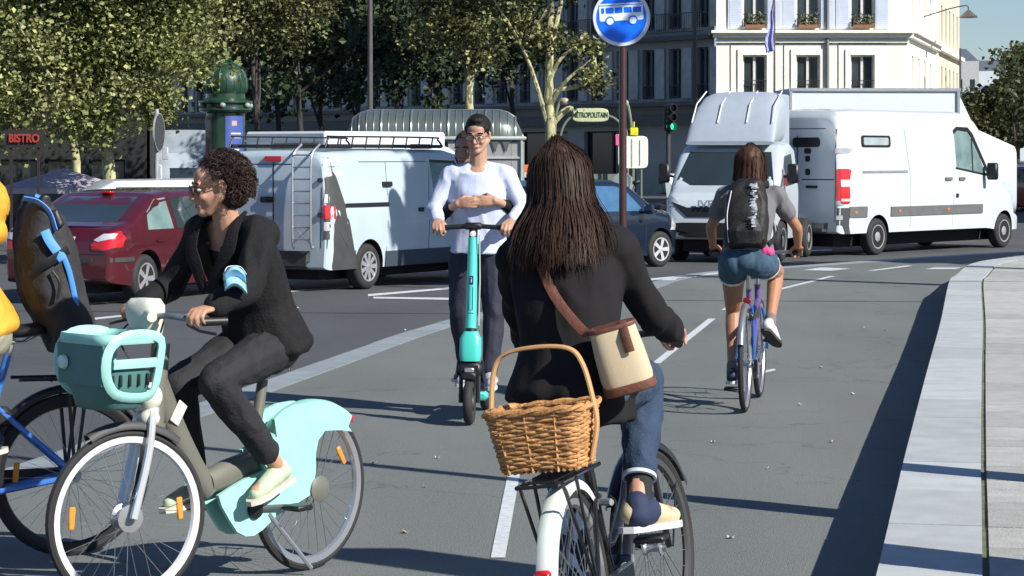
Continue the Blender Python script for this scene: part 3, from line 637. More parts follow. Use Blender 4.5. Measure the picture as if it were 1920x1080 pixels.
# ---- background vehicles
spC = dict(spB); spC['parts'] = spB['parts']; whp = mat('white_car_paint', (.72, .75, .76), .3, var=.02, coat=.7)
spW = dict(ro=.8, wb=2.6, fo=.85, W=1.75, wr=.31, rim='alloy', rimm=RIMS, belt=.9, tum=.16, rc=.14, er=.14,
  top=[(-.8, 1.0), (-.7, 1.35), (-.4, 1.5), (1.3, 1.52), (1.8, 1.42), (2.5, 1.02), (3.1, .9), (3.4, .6)], bz=lambda x: .2,
  parts=[('door_window', 'y', [[(-.5, 1.0), (.9, .98), (.9, 1.4), (-.4, 1.4)], [(.98, .98), (2.1, .98), (1.65, 1.34), (1.0, 1.41)]], GLASS), ('windscreen', '+x', [[(-.65, 1.03), (.65, 1.03), (.52, 1.42), (-.52, 1.42)]], GLASS),
    ('rear_window', '-x', [[(-.6, 1.05), (.6, 1.05), (.55, 1.4), (-.55, 1.4)]], GLASS), ('headlight', '+x', [[(-.8, .65), (-.5, .62), (-.5, .75), (-.75, .85)]], LAMPW), ('headlight', '+x', [[(.8, .65), (.5, .62), (.5, .75), (.75, .85)]], LAMPW),
    ('tail_light', '-x', [rnd_rect(.68, .82, .8, 1.1, .03)], LAMPR), ('tail_light', '-x', [rnd_rect(-.82, -.68, .8, 1.1, .03)], LAMPR)])
car_w, _ = vehicle(spW, 'white estate car whose bright roof shows above the red hatchback', P(262, 500, 40.5).xyz, R(20), whp, 'estate_car', 'car')
vc = P(610, 450, 41.5); v2 = thing('box_van', 'white box van with dark windows in its left face, just behind the ladder van', 'van', (vc.x, 41.5, gz(vc.x, 41.5)), math.atan2(.75, .66))
g2 = -v2.location.z; cw = mat('cool_white_paint', (.6, .65, .67), .4, var=.03, coat=.2)
mb = MB(); mb.box((1.5, 1.0, (2.28+g2+.45)/2), (3.0, 2.0, 2.28+g2-.45), None, .04); mb.build('box_body', cw, v2, 30)
mb = MB(); mb.box((-.012, .72, 2.0+g2), (.03, 1.15, .14), None, .01); mb.build('rear_window', GLASS, v2)
mb = MB(); mb.box((-.012, .95, 1.82+g2), (.03, 1.7, .1), None, .01); mb.build('rear_window', GLASS, v2)
mb = MB(); mb.box((-.02, 1.0, 2.12+g2), (.05, 1.96, .03)); mb.box((-.02, .02, 1.4+g2), (.04, .04, 1.5)); mb.build('edge_trim', ALU, v2, 30)
mb = MB(); mb.loft([(V((3.0, 1.0, 1.35)), V((0, .95, 0)), V((0, 0, .85))), (V((3.4, 1.0, 1.3)), V((0, .94, 0)), V((0, 0, .8))), (V((4.1, 1.0, .95)), V((0, .9, 0)), V((0, 0, .45))), (V((4.7, 1.0, .85)), V((0, .85, 0)), V((0, 0, .35)))], 24, 5); mb.build('cab', cw, v2, 30)
mb = MB(); mb.box((2.2, 1.0, .5), (4.2, 1.2, .2)); mb.build('chassis', CHASS, v2, 0)
for x in (.8, 3.9): make_wheel(v2, x, .12, .34, .22, 'steel', RIMS, -1); make_wheel(v2, x, 1.88, .34, .22, 'steel', RIMS, 1)
# ------------------------------------------------------------ people
SKIN = mat('skin', (.46, .25, .165), .5, var=.06, scale=30, spec=.35)
SKIN2 = mat('tanned_skin', (.36, .18, .105), .5, var=.06, scale=30, spec=.35)
SKIN3 = mat('olive_skin', (.42, .24, .165), .5, var=.06, scale=30, spec=.35)
LIP = mat('lips', (.3, .09, .08), .45)
EYEW = mat('eye_white', (.6, .58, .55), .3); EYED = mat('iris_dark', (.02, .012, .01), .2)
def hairmat(n, c): return mat(n, c, .6, 0, .2, 30, island=.2, spec=.25)
def head_prims(mb, c, f, up, s=1.0, fem=False):
    f = V(f).normalized(); up = V(up); up = (up-f*up.dot(f)).normalized(); l = up.cross(f); c = V(c)
    M = Matrix((f, l, up)).transposed()
    def q(x, y, z): return c+(f*x+l*y+up*z)*s
    mb.ell(q(-.015, 0, .032), (.094*s, .075*s, .086*s), M, 20, 12)
    mb.ell(q(.028, 0, -.02), (.06*s, .059*s, .082*s), M)
    mb.ell(q(.045, 0, .045), (.045*s, .058*s, .045*s), M)
    for k in (1, -1):
        mb.cap(q(.0, k*.058, -.035), q(.05, k*.018, -.09), .022*s, .02*s); mb.ell(q(.062, k*.036, -.03), (.024*s, .02*s, .02*s), M)
        mb.cap(q(.078, k*.04, .02), q(.088, k*.01, .018), .01*s, .01*s)
        mb.ell(q(-.008, k*.077, -.004), (.018*s, .009*s, .032*s), M, 10, 6)
        mb.ell(q(.094, k*.011, -.038), (.01*s, .008*s, .007*s), M, 8, 5)
        mb.cap(q(.084, k*.022, -.061), q(.092, 0, -.058), .006*s, .008*s, 8); mb.cap(q(.082, k*.018, -.069), q(.09, 0, -.069), .006*s, .009*s, 8)
    mb.ell(q(.066, 0, -.092), (.026*s, .026*s, .02*s), M)
    mb.cap(q(.086, 0, .008), q(.106, 0, -.032), .008*s, .0125*s, 10)
    return q, M
def face_bits(root, c, f, up, s=1.0, closed=False, lipm=None):
    f = V(f).normalized(); up = V(up); up = (up-f*up.dot(f)).normalized(); l = up.cross(f); c = V(c)
    M = Matrix((f, l, up)).transposed()
    def q(x, y, z): return c+(f*x+l*y+up*z)*s
    for k in (1, -1):
        mb = MB(); mb.ell(q(.077, k*.032, -.002), (.012*s, .014*s, .008*s), M, 12, 8); mb.m = 1
        mb.ell(q(.0865, k*.032, -.002), (.0035*s, .006*s, .006*s), M, 10, 6)
        mb.build('eye', [EYEW, EYED], root)
        mb = MB(); mb.tube([q(.079, k*.055, .02), q(.089, k*.04, .029), q(.094, k*.016, .025)], [.003*s, .005*s, .004*s], 6); mb.build('eyebrow', EYED, root)
    mb = MB(); mb.ell(q(.092, 0, -.0645), (.006*s, .024*s, .0075*s), M, 12, 6); mb.build('lips', lipm or LIP, root)
    return q, M, l
def hand_prims(mb, wr, d, dors, thumb, curl=.5, s=1.0, spread=1, thumbin=.4):
    """wr wrist, d finger direction, dors back-of-hand normal, thumb +1/-1 side of (d x dors)"""
    d = V(d).normalized(); n = V(dors); n = (n-d*n.dot(d)).normalized(); t = d.cross(n)*thumb; wr = V(wr)
    def q(x, y, z): return wr+(d*x+t*y+n*z)*s
    ys = (.03, .0105, -.0095, -.028); kn = (.088, .092, .086, .078); ln = (.07, .08, .074, .058)
    for y, k, L in zip(ys, kn, ln):
        mb.cap(q(.0, y*.55, 0), q(k, y, 0), .0145*s, .0105*s, 8)
        a = 0; x, z = k, 0; yy = y
        for j, (fr, c) in enumerate(((.45, .75), (.31, 1.05), (.24, .7))):
            a += curl*c; nx, nz = x+math.cos(a)*L*fr, z-math.sin(a)*L*fr
            mb.cap(q(x, yy, z), q(nx, yy+y*.06*spread, nz), (.0095-.0009*j)*s, (.0088-.0009*j)*s, 8); x, z = nx, nz; yy += y*.06*spread
    mb.ell(q(.045, 0, 0), (.05*s, .04*s, .0145*s), Matrix((d, t, n)).transposed())
    mb.cap(q(.012, .02, -.004), q(.05, .047, -.016-.01*thumbin), .015*s, .0115*s, 8)
    mb.cap(q(.05, .047, -.016-.01*thumbin), q(.078, .05-.02*thumbin, -.025-.035*thumbin), .0112*s, .0095*s, 8)
    mb.cap(q(.078, .05-.02*thumbin, -.025-.035*thumbin), q(.1, .046-.035*thumbin, -.032-.045*thumbin), .0095*s, .008*s, 8)
def limb_arm(mb, sh, el, wr, k=1.0, pad=0, start=0, end=1, wrist=True):
    sh, el, wr = V(sh), V(el), V(wr)
    mb.cap(sh, el.lerp(sh, .45), (.05+pad)*k, (.044+pad)*k); mb.cap(el.lerp(sh, .45), el, (.044+pad)*k, (.037+pad)*k)
    m = el.lerp(wr, .3); e = el.lerp(wr, end)
    mb.cap(el, m, (.037+pad)*k, (.037+pad)*k)
    mb.cap(m, e, (.037+pad)*k, ((.024 if end >= .99 else .03)+pad*.8)*k)
def limb_leg(mb, hp, kn, an, k=1.0, pad=0, end=1, calfback=V((0, 0, 0))):
    hp, kn, an = V(hp), V(kn), V(an); t = (kn-hp)
    mb.cap(hp, hp+t*.45, (.088+pad)*k, (.076+pad)*k); mb.cap(hp+t*.45, kn, (.076+pad)*k, (.056+pad)*k)
    c = kn.lerp(an, .28)+calfback; e = kn.lerp(an, end)
    mb.cap(kn, c, (.054+pad)*k, (.056+pad)*k); mb.cap(c, kn.lerp(an, .62), (.056+pad)*k, (.043+pad)*k)
    mb.cap(kn.lerp(an, .62), e, (.043+pad)*k, ((.035 if end > .95 else .04)+pad)*k)
def torso_rings(J, k=1.0, pad=0, fem=False, lower=0, upper=1.0, flare=0):
    """loft rings up the spine: pelvis, waist, chest, shoulder line, neck base"""
    pe, wa, ch, nk = V(J['pelvis']), V(J['waist']), V(J['chest']), V(J['neck'])
    hs = (V(J['hipL'])-V(J['hipR'])).normalized(); sh = (V(J['shL'])-V(J['shR'])).normalized()
    sw = (V(J['shL'])-V(J['shR'])).length/2
    pts = spline([pe+(pe-wa)*.35, pe, wa, ch, nk], 4); n = len(pts); out = []
    W = [(0, .12), (.18, .172 if fem else .165), (.32, .165 if fem else .155), (.5, .132 if fem else .148), (.72, .152 if fem else .172), (.86, sw*.9/k), (.94, .115), (1, .07)]
    Dp = [(0, .10), (.2, .115), (.32, .108), (.5, .092), (.72, .112), (.86, .088), (.94, .07), (1, .055)]
    for i, p in enumerate(pts):
        t = i/(n-1)
        if t < lower or t > upper: continue
        tg = (pts[min(i+1, n-1)]-pts[max(i-1, 0)]).normalized(); u = hs.lerp(sh, ss((t-.2)/.6)); u = (u-tg*u.dot(tg)).normalized(); v = tg.cross(u)
        out.append((p, u*(lerp(W, t)*k+pad+flare*max(0, .45-t)), v*(lerp(Dp, t)*k+pad+flare*max(0, .45-t))))
    return out
def shoulders(mb, J, k=1.0, pad=0):
    nk, ch = V(J['neck']), V(J['chest'])
    for s in 'LR':
        a = V(J['sh'+s]); mb.cap(a, nk.lerp(ch, .25).lerp(a, .15), (.055+pad)*k, (.05+pad)*k); mb.cap(a.lerp(nk, .1), ch.lerp(a, .35), (.058+pad)*k, (.07+pad)*k)
        mb.cap(a.lerp(nk, .25)+V((0, 0, .008)), nk-(nk-ch)*.03, (.035+pad)*k, (.045+pad*.4)*k)
def body(root, J, skin, k=1.0, fem=False, vox=.0055, hs=1.0):
    mb = MB(); mb.loft(torso_rings(J, k, 0, fem), 24); shoulders(mb, J, k*.95)
    nk, hd, f = V(J['neck']), V(J['head']), V(J['face']).normalized(); up = V(J.get('hup', (0, 0, 1)))
    mb.cap(nk-(nk-V(J['chest']))*.0, hd-up*.055-f*.02, .058*k, .052*k)
    head_prims(mb, hd, f, up, hs)
    for s in 'LR':
        limb_arm(mb, J['sh'+s], J['el'+s], J['wr'+s], k*.97)
        hd_ = J['hand'+s]; hand_prims(mb, J['wr'+s], hd_[0], hd_[1], hd_[2], hd_[3], k*hd_[4] if len(hd_) > 4 else k, thumbin=.7)
        limb_leg(mb, J['hip'+s], J['kn'+s], J['an'+s], k*.97)
        an = V(J['an'+s]); td = V(J['toe'+s]).normalized(); mb.cap(an-td*.03-V((0, 0, .045)), an+td*.13-V((0, 0, .055))+V((0, 0, td.z*.02)), .032, .026)
    return blob('body', mb, vox, skin, root, 3)
def sleeves(mb, J, k, pad, end=1):
    for s in 'LR': limb_arm(mb, J['sh'+s], J['el'+s], J['wr'+s], k, pad, end=end)
def shoe(root, an, td, up, m, ms, s=1.0, low=True, name='shoe'):
    td = V(td).normalized(); up = V(up); up = (up-td*up.dot(td)).normalized(); sd_ = up.cross(td); a = V(an)
    def q(x, y, z): return a+(td*x+sd_*y+up*z)*s
    mb = MB(); mb.cap(q(-.035, 0, -.045), q(.03, 0, -.045), .042*s, .044*s); mb.cap(q(.03, 0, -.05), q(.11, 0, -.062), .046*s, .036*s); mb.cap(q(.11, .008, -.064), q(.165, 0, -.068), .037*s, .028*s)
    mb.cap(q(-.025, 0, 0 if not low else -.025), q(-.02, 0, -.045), .04*s, .042*s)
    o = blob(name, mb, .006*s, m, root, 3)
    mb = MB(); M = Matrix((td, sd_, up)).transposed()
    prof = [(-.085, .0), (-.07, .032), (-.02, .037), (.06, .04), (.12, .046), (.17, .036), (.2, .012), (.2, -.012), (.17, -.034), (.12, -.042), (.06, -.036), (-.02, -.037), (-.07, -.032)]
    mb.prism([(x, y) for x, y in prof], .02, frame_M(q(0, 0, -.106), td, sd_))
    mb.build('sole', ms, o, 50); return o
def curly_hair(root, c, f, up, m, rx=.1, n=520, seed=1, spread=1.0, extra=None):
    rnd = random.Random(seed); f = V(f).normalized(); up = V(up); up = (up-f*up.dot(f)).normalized(); l = up.cross(f); c = V(c)
    M = Matrix((f, l, up)).transposed()
    mb = MB(); mb.ell(c+M @ V((-.036, 0, .045)), (.086, .087, .082), M); mb.ell(c+M @ V((-.05, 0, -.02)), (.07, .085, .08), M)
    mb.ell(c+M @ V((-.008, 0, .092)), (.055, .064, .032), M)
    o = blob('hair', mb, .008, m, root, 3, lambda p: .012*noise.noise(p*30)+.007*noise.noise(p*80))
    mb = MB()
    for i in range(n):
        th = rnd.uniform(0, math.pi*.72); ph = rnd.uniform(-math.pi, math.pi)
        d = V((math.sin(th)*math.cos(ph), math.sin(th)*math.sin(ph), math.cos(th)))
        if d.x > .6 and d.z < .55: continue
        if d.x > .1 and d.z < .1: continue
        p = V((-.034, 0, .024))+V((d.x*.083, d.y*.086, d.z*.088)); r0 = rnd.uniform(.006, .016)*spread; t = rnd.uniform(0, 6); dr = d+V((-.3, 0, -.5))*rnd.uniform(0, 1)
        pts = []; turns = rnd.uniform(1, 2.2); a1 = d.orthogonal().normalized(); a2 = d.cross(a1)
        for k in range(9):
            u = k/8; a = t+u*turns*6.28; pts.append(c+M @ (p+dr*(u*.045*spread)+(a1*math.cos(a)+a2*math.sin(a))*r0*(.3+.7*u)))
        mb.tube(pts, [.0017]*8+[.0008], 3)
    mb.build('curls', m, o); return o
def long_hair(root, J, m, strands, seed=2, r=.0042):
    """strands: list of (start, mid..., end) splines with scatter"""
    mb = MB(); rnd = random.Random(seed)
    for pts, n, sc0, sc1 in strands:
        for i in range(n):
            d0 = V((rnd.gauss(0, 1), rnd.gauss(0, 1), rnd.gauss(0, 1)))*sc0; d1 = V((rnd.gauss(0, 1), rnd.gauss(0, 1), rnd.gauss(0, .8)))*sc1
            q = [V(p)+d0.lerp(d1, k/(len(pts)-1)) for k, p in enumerate(pts)]; s = spline(q, 4); w0 = rnd.uniform(0, 6); am = rnd.uniform(.002, .008)
            s = [p+V((math.sin(w0+k*.8), math.cos(w0+k*.7), 0))*am*k/len(s) for k, p in enumerate(s)]
            mb.tube(s, [r*.8]+[r]*(len(s)-4)+[r*.75, r*.5, r*.2], 3)
    return mb.build('hair_strands', m, root)
def shades(root, q, M, l, m, lens, s=1.0, thick=.002, dark=True):
    mb = MB()
    for k in (1, -1):
        mb.loft([(q(.101, k*.033, -.002), l*.026*s, M @ V((0, 0, .019*s))), (q(.104, k*.033, -.002), l*.026*s, M @ V((0, 0, .019*s)))], 18, 2.8)
        mb.m = 0
    o = MB()
    for k in (1, -1):
        rim = [q(.1035, k*.033, -.002)+l*math.cos(a)*.027*s+(M @ V((0, 0, 1)))*math.sin(a)*.02*s for a in [i*math.pi/8 for i in range(16)]]
        o.tube(rim, thick, 5, closed=True); o.tube([q(.1, k*.058, .006), q(.05, k*.08, .006), q(-.005, k*.083, .01)], thick*1.1, 5)
    o.tube([q(.104, .008, .004), q(.106, 0, .006), q(.104, -.008, .004)], thick, 5)
    g = o.build('glasses', m, root); mb.build('lens', lens, g); return g
# ------------------------------------------------------------ bicycles
SPOKE = mat('spoke_steel', (.5, .5, .52), .3, .9); ORNG = mat('orange_reflector', (.75, .26, .03), .35, spec=.6)
def bike_wheel(root, x, r, tyre_w=.02, rim=ALU, spk=28, steer=0, y=0, reflect=False, tyre=RUB, rimw=.014, sr=.0016, refa=(0, 180), hubr=.02, name='wheel'):
    M = Matrix.Translation((x, y, r)) @ Matrix.Rotation(steer, 4, 'Z') @ Euler((R(90), 0, 0)).to_matrix().to_4x4()
    mb = MB(); n = 8; prof = [(r-tyre_w+tyre_w*math.cos(2*math.pi*k/n), tyre_w*math.sin(2*math.pi*k/n)) for k in range(n)]
    mb.lathe(prof, 56, M, closed=True); t = mb.build(name, tyre, root)
    mb = MB(); ri = r-tyre_w*1.7; mb.lathe([(ri+.004, -rimw), (ri+.004, rimw), (ri-.02, rimw*.8), (ri-.026, 0), (ri-.02, -rimw*.8)], 56, M, closed=True); mb.build('rim', rim, t)
    mb = MB()
    for k in range(spk):
        a = 2*math.pi*k/spk; b = a+(.5 if k % 2 else -.5); s = .028 if k % 4 < 2 else -.028
        mb.tube([M @ V((hubr*math.cos(b), hubr*math.sin(b), s)), M @ V(((ri-.015)*math.cos(a), (ri-.015)*math.sin(a), 0))], sr, 4)
    tag(mb.build('spokes', SPOKE, t))
    mb = MB(); mb.lathe([(0, -.05), (.008, -.05), (.008, -.035), (hubr+.008, -.033), (hubr+.006, -.026), (hubr*.8, -.02), (hubr*.8, .02), (hubr+.006, .026), (hubr+.008, .033), (.008, .035), (.008, .05), (0, .05)], 16, M); mb.build('hub', ALU, t)
    if reflect:
        for a in refa: a = R(a); mb = MB(); mb.box(M @ V(((ri-.075)*math.cos(a), (ri-.075)*math.sin(a), 0)), (.025, .012, .085), Matrix.Rotation(steer, 3, 'Z') @ Matrix.Rotation(-a, 3, 'Y'), .004); mb.build('reflector', ORNG, t)
    return t
def crank(root, bb, ang, L=.17, w=.1, ring=.09, side=-1, m=ALU, pm=BLACK, ringm=None):
    c = V(bb); mb = MB()
    M = Matrix.Translation(c+V((0, side*.045, 0))) @ Euler((R(90), 0, 0)).to_matrix().to_4x4()
    if ring: mb.lathe([(ring-.012, -.002), (ring, -.002), (ring, .002), (ring-.012, .002)], 32, M, closed=True); [mb.tube([M @ V((0, 0, 0)), M @ V((ring*math.cos(a), ring*math.sin(a), 0))], .006, 5) for a in [i*1.2566 for i in range(5)]]
    mb.tube([c-V((0, .06, 0)), c+V((0, .06, 0))], .02, 10)
    ch = mb.build('crankset', ringm or m, root)
    for s, a in ((1, ang), (-1, ang+180)):
        a = R(a); e = c+V((math.cos(a)*L, s*.075, math.sin(a)*L)); mb = MB(); mb.tube([c+V((0, s*.062, 0)), e], [(.013, .007), (.01, .006)], 8); mb.build('crank_arm', m, root)
        mb = MB(); mb.box(e+V((0, s*(.01+w/2), 0)), (.09, w, .022), None, .006); mb.build('pedal', pm, root)
def pedal_pos(bb, ang, s, L=.17, w=.1): a = R(ang); return V(bb)+V((math.cos(a)*L, s*(.085+w/2), math.sin(a)*L))
def saddle(root, p, m, tilt=0, s=1.0):
    p = V(p); mb = MB()
    mb.loft([(p+V((-.12, 0, .03))*s, V((0, .06, 0)), V((.01, 0, .012))), (p+V((-.1, 0, .035))*s, V((0, .082, 0)), V((0, 0, .028))), (p+V((-.03, 0, .03))*s, V((0, .078, 0)), V((0, 0, .028))), (p+V((.03, 0, .025))*s, V((0, .04, 0)), V((0, 0, .025))), (p+V((.1, 0, .025))*s, V((0, .024, 0)), V((0, 0, .02))), (p+V((.14, 0, .022))*s, V((0, .014, 0)), V((0, 0, .01)))], 20, 2.4)
    o = mb.build('saddle', m, root, 50)
    mb = MB()
    for y in (.022, -.022): mb.tube([p+V((-.09, y*1.6, .01)), p+V((-.04, y, -.015)), p+V((.05, y, -.015)), p+V((.11, y*.4, .008))], .0035, 6)
    mb.build('saddle_rail', ALU, root); return o
def fender(root, cx, r, a0, a1, w, m, steer=0, th=.004, name='mudguard', n=26, cz=None, drop=.018):
    mb = MB(); cz = r if cz is None else cz; rr = r+.02; rot = Matrix.Translation((cx, 0, 0)) @ Matrix.Rotation(steer, 4, 'Z')
    prof = [(-w, -drop), (-w*.85, 0), (-w*.4, .008), (w*.4, .008), (w*.85, 0), (w, -drop)]; vs = []; N = len(prof)*2
    for i in range(n+1):
        a = R(a0+(a1-a0)*i/n)
        for (y, h) in prof: vs.append(rot @ V(((rr+h)*math.cos(a), y, cz+(rr+h)*math.sin(a))))
        for (y, h) in reversed(prof): vs.append(rot @ V(((rr+h-th)*math.cos(a), y*.96, cz+(rr+h-th)*math.sin(a))))
    fs = []
    for i in range(n):
        for k in range(N): fs.append([i*N+k, i*N+(k+1) % N, (i+1)*N+(k+1) % N, (i+1)*N+k])
    fs += [list(range(N))[::-1], [n*N+k for k in range(N)]]; mb.add(vs, fs); return mb.build(name, m, root, 50)
def grip(root, a, b, m=BLACK, r=.017): mb = MB(); mb.tube([a, b], r, 10); return mb.build('grip', m, root)
# ------------------------------------------------------------ hire bicycle and its rider
def cutverts(o, fn):
    bm = bmesh.new(); bm.from_mesh(o.data); bmesh.ops.delete(bm, geom=[v for v in bm.verts if fn(v.co)], context='VERTS'); bm.to_mesh(o.data); bm.free(); return o
VF = Fr((-.83, 10.05, LZ), R(-127))
TURQ = mat('turquoise_plastic', (.3, .6, .54), .5, var=.07, scale=9); TEAL = mat('dark_teal_plastic', (.07, .19, .175), .5, var=.1)
OLIVE = mat('grey_olive_frame', (.15, .15, .125), .45, .1, .05); OFFW = mat('off_white_plastic', (.6, .62, .53), .45, var=.04)
SILV = mat('silver_fork', (.62, .65, .66), .3, .35, .04)
b = thing('hire_bicycle', 'turquoise and olive hire bicycle with a front basket, ridden by the woman in sunglasses', 'bicycle', VF.o, VF.a)
ST = R(-16)
bike_wheel(b, 0, .335, .019, ALU, 32, reflect=True, refa=(0, 150), hubr=.03, rimw=.016)
bike_wheel(b, 1.03, .335, .019, mat('bright_rim', (.72, .74, .76), .35, .2), 32, steer=ST, reflect=True, refa=(4, 176), hubr=.045, rimw=.016)
def c3(x, y, lat=0): p = VF.px(320+x/3.086, 720+y/3.086, lat); return (p.x, p.z)
poly = [c3(*q) for q in [(222, 640), (300, 590), (400, 530), (485, 495), (470, 420), (450, 385), (520, 345), (560, 300), (545, 200), (590, 150), (660, 115), (750, 100), (830, 120), (900, 160), (960, 220), (995, 270), (930, 262), (840, 265), (800, 320), (785, 400), (785, 500), (765, 630), (650, 700), (560, 755), (480, 835), (430, 870), (380, 875), (330, 850), (285, 780), (240, 700)]]
M = Matrix(((1, 0, 0, 0), (0, 0, 1, 0), (0, 1, 0, 0), (0, 0, 0, 1)))
mb = MB(); mb.prism(poly, .016, M, .036); mb.prism(poly, .016, M, -.052); o = mb.build('chain_guard_panel', TURQ, b, 40)
fender(b, 0, .335, 30, 128, .05, TURQ, drop=.05)
mb = MB(); mb.tube(spline([(.585, 0, .39), (.66, 0, .47), (.77, 0, .64), (.875, 0, .84)], 4), [(.05, .034)]*13, 14); mb.build('frame', OLIVE, b)
mb = MB(); mb.tube([(.885, 0, .66), (.85, 0, .98)], .036, 14); mb.tube([(.89, 0, .64), (.885, 0, .68)], .045, 14); mb.build('head_tube', OLIVE, b)
mb = MB(); mb.tube([(.60, 0, .42), (.5, 0, .44), (.38, 0, .47), (.3, 0, .44)], [(.05, .04), (.06, .042), (.05, .04), (.04, .035)], 14); mb.tube([(.36, 0, .42), (.28, 0, .80)], .022, 12); mb.build('seat_tube', OLIVE, b)
mb = MB(); mb.tube([(.285, 0, .76), (.262, 0, .87)], .015, 10); mb.build('seat_post', ALU, b)
saddle(b, (.25, 0, .87), BLACK)
mb = MB(); mb.lathe([(0, .05), (.05, .05), (.055, .06), (.04, .068), (0, .07)], 20, Matrix.Translation((0, 0, .335)) @ Euler((R(-90), 0, 0)).to_matrix().to_4x4()); mb.build('hub_cover', OLIVE, b)
rs = Matrix.Rotation(ST, 4, 'Z')
mb = MB()
for s in (1, -1): mb.tube(spline([V((.90, 0, .70)), V((.93, 0, .70))+rs @ V((.0, s*.05, 0)), V((.955, 0, .56))+rs @ V((0, s*.055, 0)), V((1.03, 0, .335))+rs @ V((0, s*.055, 0))], 4), [(.024, .016)]*13, 10)
mb.tube([(.90, 0, .66), (.90, 0, .74)], .034, 12); mb.build('fork', SILV, b)
mb = MB(); mb.ell((.905, 0, .78), (.05, .045, .055)); mb.ell((.93, .02, .70), (.04, .04, .035)); mb.build('lock_housing', OFFW, b)
fender(b, 1.03, .335, 62, 128, .028, DGREY, steer=ST)
mb = MB(); mb.box((.93, .036, .74), (.09, .006, .05), Matrix.Rotation(R(55), 3, 'Y'), .002); o = mb.build('sticker', OFFW, b); o.location = (-.14, 0, -.03)
# basket
bc = V((1.12, 0, 0)); BR = Matrix.Rotation(ST*.6, 3, 'Z')
def bq(x, y, z): return bc+BR @ V((x, y, 0))+V((0, 0, z))
def rr(hx, hy, z, r=.07, n=4, dx=0):
    out = []
    for cx, cy, a in ((hx-r, hy-r, 0), (-hx+r, hy-r, 90), (-hx+r, -hy+r, 180), (hx-r, -hy+r, 270)):
        for i in range(n+1): t = R(a+90*i/n); out.append(bq(cx+r*math.cos(t)+dx, cy+r*math.sin(t), z))
    return out
mb = MB(); rings = [rr(.085, .11, .755), rr(.098, .125, .765), rr(.115, .145, .85), rr(.12, .15, .90), rr(.11, .14, .90), rr(.105, .135, .84), rr(.085, .11, .775)]
n = len(rings[0]); mb.add([p for r in rings for p in r], [[i*n+k, i*n+(k+1) % n, (i+1)*n+(k+1) % n, (i+1)*n+k] for i in range(6) for k in range(n)]+[list(range(n))[::-1], [6*n+k for k in range(n)]])
bk = mb.build('basket', TEAL, b, 50)
mb = MB(); mb.tube(rr(.13, .165, 1.02), [(.02, .01)]*n, 8, closed=True); mb.build('rim', TURQ, bk, 60)
for s in (1, -1):
    loop = [bq(x, s*y, z) for x, y, z in ((-.11, .145, .85), (-.12, .155, .93), (-.12, .162, 1.01), (-.05, .168, 1.035), (.05, .168, 1.03), (.11, .16, .98), (.115, .152, .89), (.07, .145, .82), (-.03, .14, .80), (-.09, .14, .81))]
    mb = MB(); lp = spline(loop+[loop[0]], 3)[:-1]; mb.tube(lp, [(.02, .01)]*len(lp), 8, closed=True); mb.build('side_loop', TURQ, bk, 60)
mb = MB(); mb.tube([bq(-.1, .16, .93), bq(.09, .16, .93)], [(.02, .008)]*2, 6); mb.build('side_bar', TURQ, bk)
for s in (1, -1):
    for x in (-.07, -.03, .01, .05, .085): mb = MB(); mb.box(bq(x, s*.1495, .868), (.012, .012, .045), BR, .003); mb.build('slot', BLACK, bk)
mb = MB(); mb.loft([(bq(.145, 0, .95), BR @ V((.006, 0, 0)), V((0, 0, .085))), (bq(.15, .0, .95), BR @ V((.001, 0, 0)), V((0, 0, .08)))], 8)
mb = MB(); mb.prism([(-.14, .85), (.14, .85), (.15, 1.0), (-.15, 1.0)], .008, Matrix.Translation(bq(.12, 0, 0)) @ BR.to_4x4() @ Matrix(((0, 0, 1, 0), (1, 0, 0, 0), (0, 1, 0, 0), (0, 0, 0, 1)))); mb.build('front_panel', TEAL, bk)
mb = MB(); mb.lathe([(.0, 0), (.028, 0), (.024, .012), (0, .016)], 16, Matrix.Translation(bq(.133, -.1, .93)) @ (BR @ Euler((0, R(90), 0)).to_matrix()).to_4x4()); mb.build('front_lamp', mat('lamp_white', (.6, .75, .72), .3), bk)
# console and handlebar
mb = MB(); mb.loft([(V((.92, 0, 1.0)), V((0, .05, 0)), V((.04, 0, 0))), (V((.93, 0, 1.08)), V((0, .075, 0)), V((.05, 0, 0))), (V((.935, 0, 1.13)), V((0, .08, 0)), V((.05, 0, .0))), (V((.93, 0, 1.155)), V((0, .06, 0)), V((.035, 0, 0)))], 20, 3.5)
mb.tube([(.94, .02, 1.1), (.985, .09, 1.09)], [(.04, .03), (.02, .02)], 10); mb.build('console', OFFW, b, 50)
gl = V((.90, .27, 1.075)); gr_ = V((.73, -.27, 1.075))
mb = MB(); mb.tube(spline([gl, V((.95, .16, 1.095)), V((.93, .05, 1.09)), V((.91, -.06, 1.09)), V((.87, -.17, 1.095)), gr_], 4), .0125, 10); mb.build('handlebar', mat('bar_grey', (.18, .21, .24), .35, .5), b)
grip(b, gl, gl+V((-.09, .035, -.0))); grip(b, gr_, gr_+V((-.08, -.05, 0)))
for g, s in ((gl, 1), (gr_, -1)): mb = MB(); mb.tube([g+V((.03, -s*.05, -.01)), g+V((.055, s*.04, -.03)), g+V((.03, s*.1, -.04))], .006, 6); mb.build('brake_lever', BLACK, b)
mb = MB(); mb.tube(spline([(.93, .1, 1.08), (.97, .1, .98), (.93, .03, .88)], 5), .004, 5); mb.tube(spline([(.93, -.06, 1.08), (.99, -.08, 1.0), (.93, -.02, .86)], 5), .004, 5); mb.build('cables', BLACK, b)
BB = (.385, 0, .30)
crank(b, BB, 183, ring=0, w=.09, m=mat('crank_grey', (.14, .15, .15), .4, .5))
